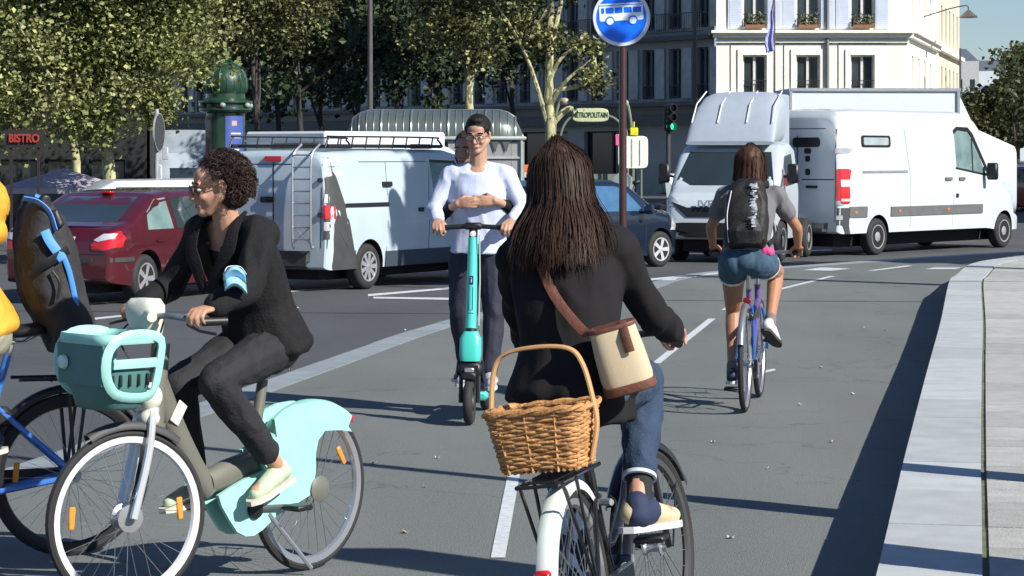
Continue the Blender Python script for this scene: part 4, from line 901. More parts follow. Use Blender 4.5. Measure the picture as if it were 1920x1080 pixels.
mb = MB(); mb.lathe([(0, .05), (.04, .05), (.04, .066), (.02, .075), (0, .075)], 20, Matrix.Translation(BB) @ Euler((R(-90), 0, 0)).to_matrix().to_4x4()); mb.build('crank_boss', BLACK, b)
mb = MB(); mb.box((-.24, 0, .60), (.03, .05, .03), None, .006); mb.build('rear_light', LAMPR, b)
mb = MB(); mb.tube([(.3, .05, .27), (.1, .1, .03)], .009, 6); mb.build('kickstand', ALU, b)
# rider
JKT = mat('black_wool', (.011, .011, .012), .85, 0, .2, 30, .3, 120, spec=.25); PNT = mat('black_trousers', (.021, .021, .023), .8, 0, .15, 25, .25, 90, spec=.3)
BRWN = mat('dark_brown_knit', (.035, .025, .02), .85, var=.15)
pr = thing('person', 'cyclist in black jacket, trousers and round sunglasses riding the turquoise hire bicycle', 'person', VF.o, VF.a)
pL = pedal_pos(BB, 183, 1, w=.09); pR = pedal_pos(BB, 3, -1, w=.09)
J = dict(pelvis=(.27, 0, .96), waist=(.32, 0, 1.12), chest=(.41, 0, 1.29), neck=(.485, 0, 1.425), head=(.54, 0, 1.575), face=(.78, -.62, -.14),
  shL=(.48, .175, 1.385), elL=(.65, .27, 1.19), wrL=(.845, .262, 1.125), handL=((1, .1, -.12), (.1, .1, 1), 1, .95), shR=(.46, -.175, 1.385), elR=(.50, -.30, 1.17), wrR=(.665, -.285, 1.115), handR=((1, 0, -.12), (.1, 0, 1), -1, .95),
  hipL=(.28, .085, .94), knL=(.68, .12, .83), anL=(.335, .12, .475), toeL=(1, .08, -.28), hipR=(.27, -.085, .94), knR=(.66, -.1, .80), anR=(.54, -.12, .42), toeR=(1, 0, -.1))
body(pr, J, SKIN, .94, True)
q, Mh, lh = face_bits(pr, J['head'], J['face'], (0, 0, 1))
shades(pr, q, Mh, lh, mat('thin_metal_frame', (.09, .05, .03), .5, .3), mat('brown_lens', (.03, .012, .008), .25))
HB = hairmat('dark_curly_hair', (.03, .018, .014)); curly_hair(pr, J['head'], J['face'], (-.1, .05, 1), HB, n=2100, spread=.85)
mb = MB(); mb.loft(torso_rings(J, .95, .004, True, lower=.3, upper=.93), 24); blob('shirt', mb, .009, BRWN, pr, 3)
mb = MB(); mb.loft(torso_rings(J, .95, .03, True, lower=0, upper=.97, flare=.09), 24); shoulders(mb, J, .95, .02); sleeves(mb, J, .95, .021, .9)
jk = blob('jacket', mb, .008, JKT, pr, 4, folds(.012, 6, 3, (1, 1, .45)))
ch = V(J['chest']); nk = V(J['neck'])
cutverts(jk, lambda p: p.x > .36 and p.z > 1.17 and abs(p.y+.01) < (p.z-1.17)*.22 and p.x > .33+(p.z-1.1)*.25 or (p-nk).length < .075)
for s in (1, -1):
    mb = MB(); pts = [V((.60, s*.012, 1.16)), V((.595, s*.06, 1.26)), V((.585, s*.1, 1.33)), V((.55, s*.1, 1.42)), V((.47, s*.085, 1.475))]
    mb.tube(spline(pts, 4), [(.005+.03*math.sin(math.pi*min(1, .15+i/20)), .007) for i in range(17)], 8, flat=(0, s, .3)); mb.build('lapel', JKT, pr)
mb = MB(); mb.loft(torso_rings(J, .95, .018, True, lower=0, upper=.32), 24)
for s in 'LR': limb_leg(mb, J['hip'+s], J['kn'+s], J['an'+s], .95, .016, .84)
blob('trousers', mb, .008, PNT, pr, 4, folds(.007, 10, 9))
SHOE1 = mat('pale_green_canvas', (.42, .5, .36), .8, var=.06); SOLE = mat('off_white_sole', (.55, .53, .45), .6)
for s in 'LR': shoe(pr, J['an'+s], J['toe'+s], (0, 0, 1), SHOE1, SOLE, .92)
# face mask hooked on the elbow
MASK = mat('surgical_mask_blue', (.27, .55, .72), .7, var=.04)
mk = thing('face_mask', 'light blue surgical mask hooked round the left elbow of the woman on the hire bicycle', 'face mask', VF.o, VF.a)
mb = MB(); vs = []
for i in range(9):
    for k in range(7):
        u = i/8; v = k/6; p = VF.px(418+u*42+v*4, 512-14*math.sin(u*3.1)+v*(34+10*u), .335+.018*math.sin(v*9)+.02*math.sin(u*3)); vs.append(p)
mb.add(vs, [[i*7+k, i*7+k+1, (i+1)*7+k+1, (i+1)*7+k] for i in range(8) for k in range(6)])
mo = mb.build('cloth', MASK, mk, 60, False); md = mo.modifiers.new('s', 'SOLIDIFY'); md.thickness = .003
mb = MB(); mb.tube(spline([VF.px(420, 512, .33), VF.px(428, 500, .28), VF.px(450, 500, .25), VF.px(462, 514, .3)], 5), .0018, 5); mb.build('ear_loop', mat('white_elastic', (.7, .7, .7), .7), mk)
# ------------------------------------------------------------ kick scooter, driver and passenger
h = V((-.1, -.995, 0)).normalized(); o0 = G(880, 797, LZ)-h*.92
SF = Fr(o0, math.atan2(h.y, h.x))
s_ = thing('kick_scooter', 'turquoise electric kick scooter facing the camera, carrying two people', 'scooter', SF.o, SF.a)
TQ2 = mat('scooter_turquoise', (.06, .52, .44), .35, var=.03, coat=.4); NAVY = mat('navy_decal', (.01, .04, .14), .4)
for x, r in ((.92, .14), (0, .125)):
    M = Matrix.Translation((x, 0, r)) @ Euler((R(90), 0, 0)).to_matrix().to_4x4(); mb = MB()
    mb.lathe([(r-.03+.03*math.cos(k*math.pi/5), .03*math.sin(k*math.pi/5)) for k in range(10)], 40, M, closed=True); t = mb.build('wheel', RUB, s_)
    mb = MB(); mb.lathe([(0, -.035), (.04, -.035), (.05, -.02), (r-.05, -.018), (r-.045, 0), (r-.05, .018), (.05, .02), (.04, .035), (0, .035)], 24, M); mb.build('rim', DGREY, t)
mb = MB(); mb.box((.42, 0, .165), (.62, .19, .06), None, .018); o = mb.build('deck', TQ2, s_); mb = MB(); mb.box((.42, 0, .1985), (.6, .165, .006), None, .002); mb.build('deck_mat', BLACK, s_)
mb = MB(); mb.tube([(.72, 0, .17), (.80, 0, .22), (.855, 0, .37)], [(.045, .035)]*3, 12); mb.tube([(.12, 0, .17), (.0, 0, .27), (-.1, 0, .25)], [(.008, .05), (.006, .045), (.004, .04)], 8); mb.build('neck', BLACK, s_)
mb = MB()
for y in (.055, -.055): mb.tube([(.87, y, .36), (.90, y, .26), (.92, y, .14)], .014, 8)
mb.box((.875, 0, .345), (.07, .15, .1), None, .02); mb.box((.93, 0, .31), (.05, .09, .05), None, .012); mb.tube([(.86, -.075, .4), (.89, -.085, .3)], .01, 6); mb.tube([(.86, .075, .4), (.89, .085, .3)], .01, 6)
mb.build('fork', BLACK, s_)
mb = MB(); mb.box((.925, 0, .345), (.02, .06, .03), None, .005); mb.build('reflector', ALU, s_)
mb = MB(); mb.loft([(V((.868, 0, .40)), V((0, .062, 0)), V((.045, 0, 0))), (V((.865, 0, .44)), V((0, .07, 0)), V((.05, 0, 0))), (V((.845, 0, .54)), V((0, .068, 0)), V((.048, 0, 0))), (V((.835, 0, .585)), V((0, .045, 0)), V((.035, 0, 0)))], 24, 3); mb.build('stem_fairing', TQ2, s_)
top = V((.715, 0, 1.17)); bot = V((.835, 0, .60))
mb = MB(); mb.tube([bot, top], [(.036, .036), (.031, .031)], 16); st = mb.build('stem', TQ2, s_)
mb = MB(); mb.tube([bot+V((.004, 0, -.03)), bot+(top-bot)*.08], .034, 14); mb.build('collar', BLACK, s_)
ax = (top-bot).normalized(); fr = V((0, 1, 0)); nn = fr.cross(ax); mid = bot.lerp(top, .42)+nn*.035
mb = MB(); mb.box(mid+ax*.06, (.004, .026, .055), frame_M((0, 0, 0), nn, fr).to_3x3(), .001); mb.build('logo_plate', NAVY, s_)
text('i', .05, OFFW, 'logo_lettering', s_, .001, frame_M(mid+ax*.06+nn*.0025, fr, ax))
mb = MB()
for y in (-.012, .012): mb.tube([mid+ax*.02+fr*y, mid-ax*.13+fr*y], .0018, 4)
mb.tube([mid-ax*.13-fr*.012, mid-ax*.13+fr*.012], .0018, 4); mb.tube([mid-ax*.15-fr*.02, mid-ax*.15+fr*.02], .0022, 4); mb.build('decal_lines', NAVY, s_)
mb = MB(); mb.tube([top, top+V((-.02, 0, .06))], .028, 12); mb.tube(spline([(.70, -.25, 1.232), (.695, -.1, 1.24), (.69, 0, 1.245), (.695, .1, 1.24), (.70, .25, 1.232)], 4), .016, 10); mb.box((.7, 0, 1.245), (.08, .12, .045), None, .015); mb.build('handlebar', BLACK, s_)
mb = MB(); mb.lathe([(0, 0), (.02, 0), (.017, .01), (0, .013)], 16, Matrix.Translation((.735, .0, 1.195)) @ Euler((0, R(90), 0)).to_matrix().to_4x4()); mb.build('headlight', mat('headlight_white', (.75, .75, .75), .2), s_)
mb = MB(); mb.tube([top+V((.035, .045, .02)), V((.77, .05, .9)), V((.84, .05, .62))], .005, 5); mb.build('cable', mat('pale_cable', (.4, .42, .42), .5), s_)
grip(s_, (.70, -.25, 1.232), (.70, -.16, 1.235), BLACK, .019); grip(s_, (.70, .25, 1.232), (.70, .16, 1.235), BLACK, .019)
pm = thing('person', 'man in a pale blue sweater and glasses steering the turquoise kick scooter', 'person', SF.o, SF.a)
J = dict(pelvis=(.40, 0, 1.09), waist=(.41, 0, 1.25), chest=(.41, 0, 1.44), neck=(.41, 0, 1.625), head=(.445, 0, 1.825), face=(1, -.12, -.16),
  shL=(.40, .185, 1.565), elL=(.45, .30, 1.345), wrL=(.64, .235, 1.275), handL=((1, -.12, -.25), (.3, .1, 1), 1, .95, 1.05), shR=(.40, -.185, 1.565), elR=(.45, -.29, 1.345), wrR=(.64, -.235, 1.275), handR=((1, .12, -.25), (.3, -.1, 1), -1, .95, 1.05),
  hipL=(.40, .09, 1.07), knL=(.47, .11, .66), anL=(.50, .085, .305), toeL=(1, .12, -.02), hipR=(.40, -.09, 1.07), knR=(.39, -.12, .66), anR=(.30, -.09, .305), toeR=(1, -.15, -.02))
body(pm, J, SKIN3, 1.03)
q, Mh, lh = face_bits(pm, J['head'], J['face'], (0, 0, 1))
shades(pm, q, Mh, lh, EYED, mat('clear_lens_tint', (.9, .85, .8), .05, trans=.95), 1, .0017)
HBK = hairmat('short_black_hair', (.012, .010, .010)); c = V(J['head']); f = V(J['face']).normalized(); l = V((0, 0, 1)).cross(f).normalized(); u = f.cross(l); Mx = Matrix((f, l, u)).transposed()
mb = MB(); mb.ell(c+Mx @ V((-.018, 0, .055)), (.1, .082, .085), Mx, 24, 14); mb.ell(c+Mx @ V((-.05, 0, .01)), (.07, .079, .075), Mx); mb.ell(c+Mx @ V((.035, 0, .105)), (.05, .055, .028), Mx)
for k in (1, -1): mb.cap(c+Mx @ V((.02, k*.07, .05)), c+Mx @ V((.008, k*.072, .01)), .014, .006)
blob('hair', mb, .006, HBK, pm, 2, lambda p: .004*noise.noise(p*70))
SWT = mat('pale_blue_sweater', (.48, .53, .68), .85, 0, .03, 12, .15, 120); NVY = mat('navy_trousers', (.018, .02, .038), .8, 0, .15, 25, .2, 90)
mb = MB(); mb.loft(torso_rings(J, 1.03, .026, False, lower=.14, upper=.94, flare=.03), 28); shoulders(mb, J, 1.0, .014); sleeves(mb, J, 1.0, .019, .8)
blob('sweater', mb, .008, SWT, pm, 3, folds(.008, 7.5, 20, (1, 1, .55)))
mb = MB(); mb.loft(torso_rings(J, 1.03, .014, False, lower=0, upper=.3), 24)
for s in 'LR': limb_leg(mb, J['hip'+s], J['kn'+s], J['an'+s], 1.02, .016, .93)
blob('trousers', mb, .008, NVY, pm, 3, folds(.008, 9, 31))
LIL = mat('pale_lilac_shoe', (.42, .4, .47), .6, var=.05)
for s in 'LR': shoe(pm, J['an'+s], J['toe'+s], (0, 0, 1), LIL, SOLE, .98)
mb = MB(); mb.tube([V((.40, .07, 1.66))+V((math.cos(a)*.064, math.sin(a)*.012, -.01-.035*math.cos(a))) for a in [i*.4 for i in range(16)]], .003, 5, closed=True)
mb = MB(); wr = V(J['wrL']); dv = (wr-V(J['elL'])).normalized(); M = frame_M(wr-dv*.03, dv.orthogonal().normalized(), dv.cross(dv.orthogonal().normalized())); mb.lathe([(.03, -.009), (.034, -.008), (.034, .008), (.03, .009)], 20, M, closed=True); mb.build('wristwatch', BLACK, pm)
pp = thing('person', 'passenger half hidden behind the man on the kick scooter, hands clasped round his waist', 'person', SF.o, SF.a)
J = dict(pelvis=(.14, 0, 1.04), waist=(.15, -.01, 1.19), chest=(.16, -.02, 1.36), neck=(.17, -.05, 1.54), head=(.2, -.1, 1.73), face=(1, -.35, -.1),
  shL=(.17, .14, 1.485), elL=(.30, .262, 1.33), wrL=(.575, .125, 1.405), handL=((.22, -1, -.02), (1, .2, 0), 1, .3, .98), shR=(.17, -.21, 1.485), elR=(.30, -.262, 1.31), wrR=(.58, -.12, 1.385), handR=((.28, 1, .08), (1, -.2, 0), -1, .3, .98),
  hipL=(.14, .08, 1.02), knL=(.18, .07, .63), anL=(.10, .05, .305), toeL=(1, .1, 0), hipR=(.14, -.08, 1.02), knR=(.2, -.1, .63), anR=(.12, -.115, .305), toeR=(1, -.3, 0))
body(pp, J, SKIN3, .95, True); face_bits(pp, J['head'], J['face'], (0, 0, 1))
c = V(J['head']); HBR = hairmat('brown_hair', (.045, .028, .02)); mb = MB(); mb.ell(c+V((-.02, 0, .045)), (.1, .086, .088)); mb.ell(c+V((-.05, 0, -.03)), (.07, .09, .1)); blob('hair', mb, .008, HBR, pp, 2, lambda p: .006*noise.noise(p*60))
mb = MB(); mb.loft(torso_rings(J, .95, .02, True, lower=.1, upper=.95), 24); shoulders(mb, J, .95, .012); sleeves(mb, J, .95, .014, .62); blob('top', mb, .009, JKT, pp, 3, folds(.006, 9, 5))
mb = MB(); mb.loft(torso_rings(J, .95, .014, True, lower=0, upper=.3), 24)
for s in 'LR': limb_leg(mb, J['hip'+s], J['kn'+s], J['an'+s], .95, .014, .92)
blob('trousers', mb, .009, NVY, pp, 3, folds(.006, 9, 8))
for s in 'LR': shoe(pp, J['an'+s], J['toe'+s], (0, 0, 1), mat('brown_shoe', (.12, .06, .03), .5), SOLE, .9)
# ------------------------------------------------------------ cyclist riding away
hv = V((.19, .98, 0)); RF = Fr((1.54, 16.2, LZ), math.atan2(.98, .19))
PUR = mat('purple_frame', (.12, .075, .24), .35, .1, .1, 5, coat=.6); BLUF = mat('blue_frame', (.02, .12, .42), .3, .2, coat=.7)
b = thing('bicycle', 'purple and blue city bicycle ridden away from the camera by the woman with a backpack', 'bicycle', RF.o, RF.a)
bike_wheel(b, 0, .345, .019, ALU, 28); bike_wheel(b, 1.03, .345, .019, ALU, 28)
mb = MB(); mb.tube([(.42, 0, .28), (.24, 0, .80)], .018, 12); mb.tube([(.92, 0, .66), (.42, 0, .28)], .02, 12); mb.tube([(.93, 0, .70), (.30, 0, .55)], .018, 12); mb.tube([(.905, 0, .62), (.875, 0, .80)], .022, 12); mb.build('frame', PUR, b)
mb = MB()
for y in (.06, -.06): mb.tube([(0, y, .345), (.18, y*.6, .60), (.29, y*.3, .68)], .009, 8); mb.tube([(0, y, .345), (.42, y*.5, .28)], .01, 8)
mb.build('rear_stays', BLUF, b)
mb = MB(); mb.tube([(.24, 0, .80), (.2, 0, .92)], .014, 10); mb.build('seat_post', ALU, b); saddle(b, (.19, 0, .93), BLACK)
mb = MB()
for y in (.055, -.055): mb.tube([(.905, y*.6, .63), (.935, y, .52), (1.03, y, .345)], .012, 8)
mb.build('fork', BLUF, b)
mb = MB(); mb.tube([(.875, 0, .78), (.855, 0, 1.0)], .014, 8); mb.tube(spline([(.72, -.3, 1.02), (.78, -.25, 1.03), (.86, -.08, 1.02), (.87, 0, 1.02), (.86, .08, 1.02), (.78, .25, 1.03), (.72, .3, 1.02)], 4), .012, 8); mb.build('handlebar', ALU, b)
grip(b, (.79, -.245, 1.03), (.7, -.31, 1.018), BLACK, .018); grip(b, (.79, .245, 1.03), (.7, .31, 1.018), BLACK, .018)
crank(b, (.42, 0, .28), -82)
mb = MB(); mb.box((.14, 0, .73), (.03, .05, .035), None, .006); mb.build('rear_light', mat('dark_red_lens', (.2, .01, .015), .2), b)
mb = MB(); mb.box((.15, .0, .62), (.05, .09, .05), None, .01); mb.tube([(.16, .05, .62), (.05, .05, .5)], .006, 5); mb.build('rear_brake', BLACK, b)
fender(b, 0, .345, 75, 160, .022, mat('steel_mudguard', (.35, .36, .38), .3, .7)); mb = MB(); mb.tube([(-.01, -.07, .345), (.02, -.07, .27), (-.03, -.07, .22)], .012, 6); mb.build('derailleur', BLACK, b)
pc = thing('person', 'cyclist in denim shorts with a dark backpack riding away from the camera', 'person', RF.o, RF.a)
J = dict(pelvis=(.19, 0, 1.0), waist=(.24, 0, 1.15), chest=(.33, 0, 1.32), neck=(.42, 0, 1.475), head=(.49, .01, 1.635), face=(1, .05, -.15),
  shL=(.40, .175, 1.42), elL=(.56, .29, 1.2), wrL=(.70, .29, 1.07), handL=((1, -.1, -.2), (.2, .1, 1), 1, .95), shR=(.40, -.175, 1.42), elR=(.56, -.30, 1.2), wrR=(.70, -.295, 1.07), handR=((1, .1, -.2), (.2, -.1, 1), -1, .95),
  hipL=(.2, .1, .97), knL=(.60, .14, .64), anL=(.40, .125, .245), toeL=(1, .1, -.1), hipR=(.2, -.1, .97), knR=(.65, -.15, .90), anR=(.33, -.135, .575), toeR=(.9, -.3, -.5))
body(pc, J, SKIN2, 1.0, True); face_bits(pc, J['head'], J['face'], (0, 0, 1))
TEE = mat('grey_tshirt', (.13, .13, .14), .85, var=.08); DEN = mat('denim', (.035, .075, .12), .85, 0, .18, 35, .3, 200)
mb = MB(); mb.loft(torso_rings(J, 1.0, .018, True, lower=.2, upper=.95), 24); shoulders(mb, J, 1.0, .012)
for s in 'LR': mb.cap(J['sh'+s], V(J['sh'+s]).lerp(V(J['el'+s]), .5), .068, .062)
blob('tshirt', mb, .008, TEE, pc, 3, folds(.006, 9, 2))
mb = MB(); mb.loft(torso_rings(J, 1.05, .022, True, lower=0, upper=.36), 26)
for s, k in (('L', .22), ('R', .16)): a = V(J['hip'+s]); d = V(J['kn'+s])-a; mb.loft([(a-d*.1, V((0, .1, 0)), d.cross(V((0, 1, 0))).normalized()*.1), (a+d*k, V((0, .1, 0)), d.cross(V((0, 1, 0))).normalized()*.095)], 20)
for s in (1, -1): mb.ell((.13, s*.075, .975), (.1, .11, .1))
mb.ell((.12, 0, .99), (.1, .12, .08))
sh = blob('denim_shorts', mb, .008, DEN, pc, 4, folds(.004, 12, 6))
for s, k in (('L', .22), ('R', .16)): a = V(J['hip'+s]); d = V(J['kn'+s])-a; M = frame_M(a+d*(k+.005), (0, 1, 0), d.cross(V((0, 1, 0)))); mb = MB(); mb.lathe([(.099, -.006), (.1, .006), (.096, .009), (.094, -.009)], 24, M, closed=True); mb.build('frayed_hem', mat('white_threads', (.6, .6, .58), .9, var=.3, scale=90), pc)
mb = MB(); mb.tube([(.105, 0, 1.045), (.095, 0, .99)], .004, 5); mb.build('belt_loop', mat('pale_stitch', (.4, .45, .5), .8), pc)
mb = MB(); mb.ell((.10, -.135, 1.055), (.03, .05, .03)); blob('pink_cloth', mb, .006, mat('pink_fabric', (.7, .06, .24), .8), pc, 2, lambda p: .008*noise.noise(p*50))
SHW = mat('white_trainer', (.6, .61, .62), .55, var=.05); DSOLE = mat('worn_dark_sole', (.04, .035, .03), .7, var=.3); SHN = mat('navy_trainer', (.02, .03, .06), .6)
shoe(pc, J['anL'], J['toeL'], (0, 0, 1), SHN, mat('pale_sole', (.5, .5, .48), .6), .93); shoe(pc, J['anR'], J['toeR'], (.3, 0, 1), SHW, DSOLE, .95)
for s in 'LR': a = V(J['an'+s]); k = V(J['kn'+s]); mb = MB(); mb.cap(a-V((0, 0, .03)), a.lerp(k, .08), .042, .041); blob('sock', mb, .008, mat('grey_sock', (.16, .14, .14), .9), pc, 2)
c = V(J['head']); HC = hairmat('auburn_hair', (.06, .027, .016)); mb = MB(); mb.ell(c+V((-.025, 0, .04)), (.1, .088, .09)); mb.ell(c+V((-.05, 0, -.05)), (.075, .088, .1)); mb.ell(c+V((-.04, 0, -.1)), (.07, .095, .06)); blob('hair', mb, .008, HC, pc, 2, lambda p: .007*noise.noise(V((p.x*40, p.y*40, p.z*12))))
st = []
for i in range(90):
    a = random.uniform(-.66, .66)*math.pi; r0 = V((-math.cos(a)*.088, math.sin(a)*.084, 0))*random.uniform(.85, 1.06)
    st.append(([c+V((-.02, 0, .128)), c+r0+V((-.02, 0, .06)), c+r0*1.12+V((-.03, 0, -.05)), c+r0*1.2+V((-.05, 0, -.17-random.random()*.06))], 14, .009, .013))
long_hair(pc, J, HC, st, 4, .0015)
# backpack
BP = mat('charcoal_nylon', (.006, .0055, .006), .65, 0, .1, 10, .2, 60); SILR = mat('silver_print', (.55, .56, .58), .4, .2, .25, 25)
bp = thing('backpack', 'dark backpack with silvery print worn by the cyclist riding away', 'backpack', RF.o, RF.a)
mb = MB(); mb.loft([(V((.08, 0, 1.08)), V((0, .11, 0)), V((.05, 0, -.02))), (V((.07, 0, 1.12)), V((0, .138, 0)), V((.085, 0, -.03))), (V((.10, 0, 1.28)), V((0, .145, 0)), V((.09, 0, -.045))), (V((.17, 0, 1.43)), V((0, .13, 0)), V((.075, 0, -.04))), (V((.23, 0, 1.51)), V((0, .1, 0)), V((.05, 0, -.03))), (V((.25, 0, 1.535)), V((0, .06, 0)), V((.02, 0, -.01)))], 28, 3)
blob('pack', mb, .008, BP, bp, 4, folds(.007, 9, 12))
mb = MB(); mb.loft([(V((.03, 0, 1.11)), V((0, .11, 0)), V((.05, 0, 0))), (V((.02, 0, 1.2)), V((0, .12, 0)), V((.055, 0, 0))), (V((.05, 0, 1.27)), V((0, .105, 0)), V((.04, 0, 0)))], 24, 3); blob('pocket', mb, .008, BP, bp, 3, folds(.005, 12, 2))
for s in (1, -1): mb = MB(); mb.tube(spline([(.22, s*.1, 1.5), (.36, s*.12, 1.5), (.45, s*.11, 1.42), (.42, s*.14, 1.28), (.28, s*.17, 1.15), (.14, s*.14, 1.1)], 5), [(.008, .022)]*26, 8, flat=(0, 1, 0)); mb.build('shoulder_strap', BP, bp)
mb = MB(); mb.tube(spline([(.0, .11, 1.12), (.0, .12, 1.3), (.08, .1, 1.46)], 5), .004, 5); mb.build('piping', mat('pale_piping', (.5, .5, .52), .6), bp)
rnd = random.Random(5); mb = MB()
for k in range(15):
    t = k/14; z = 1.50-.27*t; x = .015+(z-1.28)*.44-.016-(.018 if z < 1.29 else 0); y0 = -.05-.012*t+rnd.uniform(-.012, .012); w2 = rnd.uniform(.012, .03); h2 = rnd.uniform(.008, .017)
    pts = [V((x-.008+rnd.uniform(-.004, .004), y0+a*w2*rnd.uniform(.6, 1.2), z+b_*h2*rnd.uniform(.4, 1.3))) for a, b_ in ((-1, -.6), (-.2, -1), (1, -.3), (.9, .8), (0, .6), (-.8, 1))]
    mb.add(pts+[p+V((.01, 0, -.003)) for p in pts], [[0, 1, 2, 3, 4, 5], [6, 7, 8, 9, 10, 11]]+[[q, (q+1) % 6, 6+(q+1) % 6, 6+q] for q in range(6)])
mb.build('silver_print', SILR, bp, 0)
# ------------------------------------------------------------ city bicycle with wicker basket and its rider
WF = Fr((.24, 7.45, LZ), math.atan2(.963, .27)); ROLL = R(-6.5)
def lean(o): o.rotation_euler = (ROLL, 0, WF.a); return o
BLF = mat('black_frame', (.013, .014, .017), .3, .2, coat=.5); CRM = mat('cream_mudguard', (.66, .7, .64), .35, var=.04, coat=.4)
b = lean(thing('bicycle', 'black city bicycle with white rear mudguard, carrying the wicker basket', 'bicycle', WF.o, WF.a))
bike_wheel(b, 0, .345, .02, ALU, 32, hubr=.04); bike_wheel(b, 1.06, .345, .02, DGREY, 32, steer=R(-10))
fender(b, 0, .345, 50, 205, .033, CRM, drop=.025)
fender(b, 1.06, .345, 30, 150, .028, BLF, steer=R(-10), drop=.02)
mb = MB(); mb.box((-.365, 0, .46), (.03, .05, .075), None, .008); mb.build('rear_light', LAMPR, b)
mb = MB(); mb.tube([(.43, 0, .29), (.25, 0, .84)], .018, 12); mb.tube(spline([(.93, 0, .72), (.75, 0, .45), (.6, 0, .34), (.43, 0, .30)], 4), .021, 12); mb.tube(spline([(.92, 0, .78), (.72, 0, .56), (.5, 0, .46), (.37, 0, .46)], 4), .017, 12); mb.tube([(.945, 0, .68), (.91, 0, .86)], .023, 12); mb.tube([(.56, 0, .36), (.43, 0, .29), (.36, 0, .26)], [(.05, .05), (.065, .06), (.05, .05)], 14)
for y in (.065, -.065): mb.tube([(0, y, .345), (.2, y*.5, .62), (.33, y*.25, .62)], .009, 8); mb.tube([(0, y, .345), (.43, y*.5, .29)], .011, 8)
mb.build('frame', BLF, b)
mb = MB(); mb.tube([(.25, 0, .83), (.225, 0, .91)], .014, 10); mb.build('seat_post', ALU, b); saddle(b, (.22, 0, .91), BLACK)
mb = MB()
for y in (.06, -.06): mb.tube([(-.33, y, .735), (.2, y, .735)], .007, 8); mb.tube([(0, y*1.15, .36), (-.12, y*1.1, .735)], .006, 6); mb.tube([(0, y*1.15, .36), (-.28, y*1.1, .735)], .006, 6)
for x in (-.33, -.2, -.05, .1): mb.tube([(x, -.06, .735), (x, .06, .735)], .006, 6)
mb.box((-.1, 0, .744), (.42, .1, .006)); mb.build('luggage_rack', BLF, b)
mb = MB()
for y in (.055, -.055): mb.tube([(.95, y*.5, .68), (.965, y, .6), (1.06, y, .345)], .012, 8)
mb.tube([(1.06, .07, .345), (1.32, .05, .56)], .004, 5); mb.tube([(1.06, -.07, .345), (1.32, -.05, .56)], .004, 5)
mb.build('fork', BLF, b)
mb = MB(); mb.tube([(.91, 0, .84), (.88, 0, 1.06)], .014, 8); mb.tube(spline([(.70, -.245, 1.06), (.82, -.23, 1.08), (.9, -.1, 1.09), (.9, 0, 1.08), (.9, .1, 1.09), (.82, .23, 1.08), (.7, .245, 1.06)], 4), .012, 8); mb.build('handlebar', BLACK, b)
grip(b, (.82, -.23, 1.08), (.69, -.247, 1.058)); grip(b, (.82, .23, 1.08), (.69, .247, 1.058))
crank(b, (.43, 0, .29), -105, ring=.1, ringm=ALU)
mb = MB(); mb.box((.2, -.066, .34), (.5, .02, .11), None, .008); mb.build('chain_guard', BLF, b)
mb = MB(); mb.tube(spline([(.3, -.06, .62), (.2, -.1, .6), (.1, -.09, .5), (.16, -.08, .42)], 5), .004, 5); mb.build('cable', BLACK, b)
mb = MB(); mb.tube([(.36, .06, .26), (.12, .12, .03)], .008, 6); mb.build('kickstand', ALU, b)
mb = MB(); mb.tube([V((.28, 0, .60))+V((math.cos(a)*.05, math.sin(a)*.075, 0)) for a in [i*.45-.9 for i in range(11)]], .012, 8); mb.build('ring_lock', ALU, b)
# wicker basket
WICK = mat('wicker', (.42, .21, .075), .75, 0, .22, 28, .3, 60, island=.22); WICKD = mat('wicker_shadow_side', (.2, .1, .04), .85, var=.2)
wb_ = lean(thing('wicker_basket', 'brown wicker basket with a tall arched handle on the rear luggage rack', 'basket', WF.o, WF.a))
bx = -.17; YB = 0.0
def ring(hx, hy, z, r=.045, n=5, tw=0):
    out = []
    for cx, cy, a in ((hx-r, hy-r, 0), (-hx+r, hy-r, 90), (-hx+r, -hy+r, 180), (hx-r, -hy+r, 270)):
        for i in range(n+1): t = R(a+90*i/n); out.append(V((bx+cx+r*math.cos(t), YB+cy+r*math.sin(t), z)))
    # densify
    o2 = []
    for i, p in enumerate(out):
        q = out[(i+1) % len(out)]; m = max(1, int((q-p).length/.018))
        for k in range(m): o2.append(p.lerp(q, k/m))
    return o2
Z0 = .77; rows = 20
mb = MB()
for j in range(rows):
    t = j/(rows-1); hx, hy = .11+.022*t, .122+.026*t; z = Z0+.012+t*.168; rg = ring(hx, hy, z)
    nn_ = len(rg); pts = []
    for i, p in enumerate(rg):
        c = V((bx, YB, z)); d = (p-c).normalized(); pts.append(p+d*(.0032 if (i//2+j) % 2 else -.0032)+V((0, 0, .003*math.sin(i*.35+j))))
    mb.tube(pts, [(.0055, .0048)]*nn_, 6, closed=True)
rg = ring(.11, .122, Z0); n2 = len(rg)
for i in range(0, n2, 4):
    a = rg[i]; c = V((bx, YB, Z0)); d = a-c; mb.tube([a, V((bx+d.x*1.21, YB+d.y*1.21, Z0+.182))], .005, 5)
for y in range(-6, 7): mb.tube([(bx-.11, YB+y*.019, Z0+.004), (bx+.11, YB+y*.019, Z0+.004)], .006, 5)
mb.build('woven_body', WICK, wb_)
mb = MB(); rg = ring(.135, .151, Z0+.182)
for ph in (0, math.pi):
    mb.tube([p+V((0, 0, .006*math.sin(i*.8+ph)))+(p-V((bx, YB, p.z))).normalized()*.006*math.cos(i*.8+ph) for i, p in enumerate(rg)], .0075, 6, closed=True)
mb.build('braided_rim', WICK, wb_)
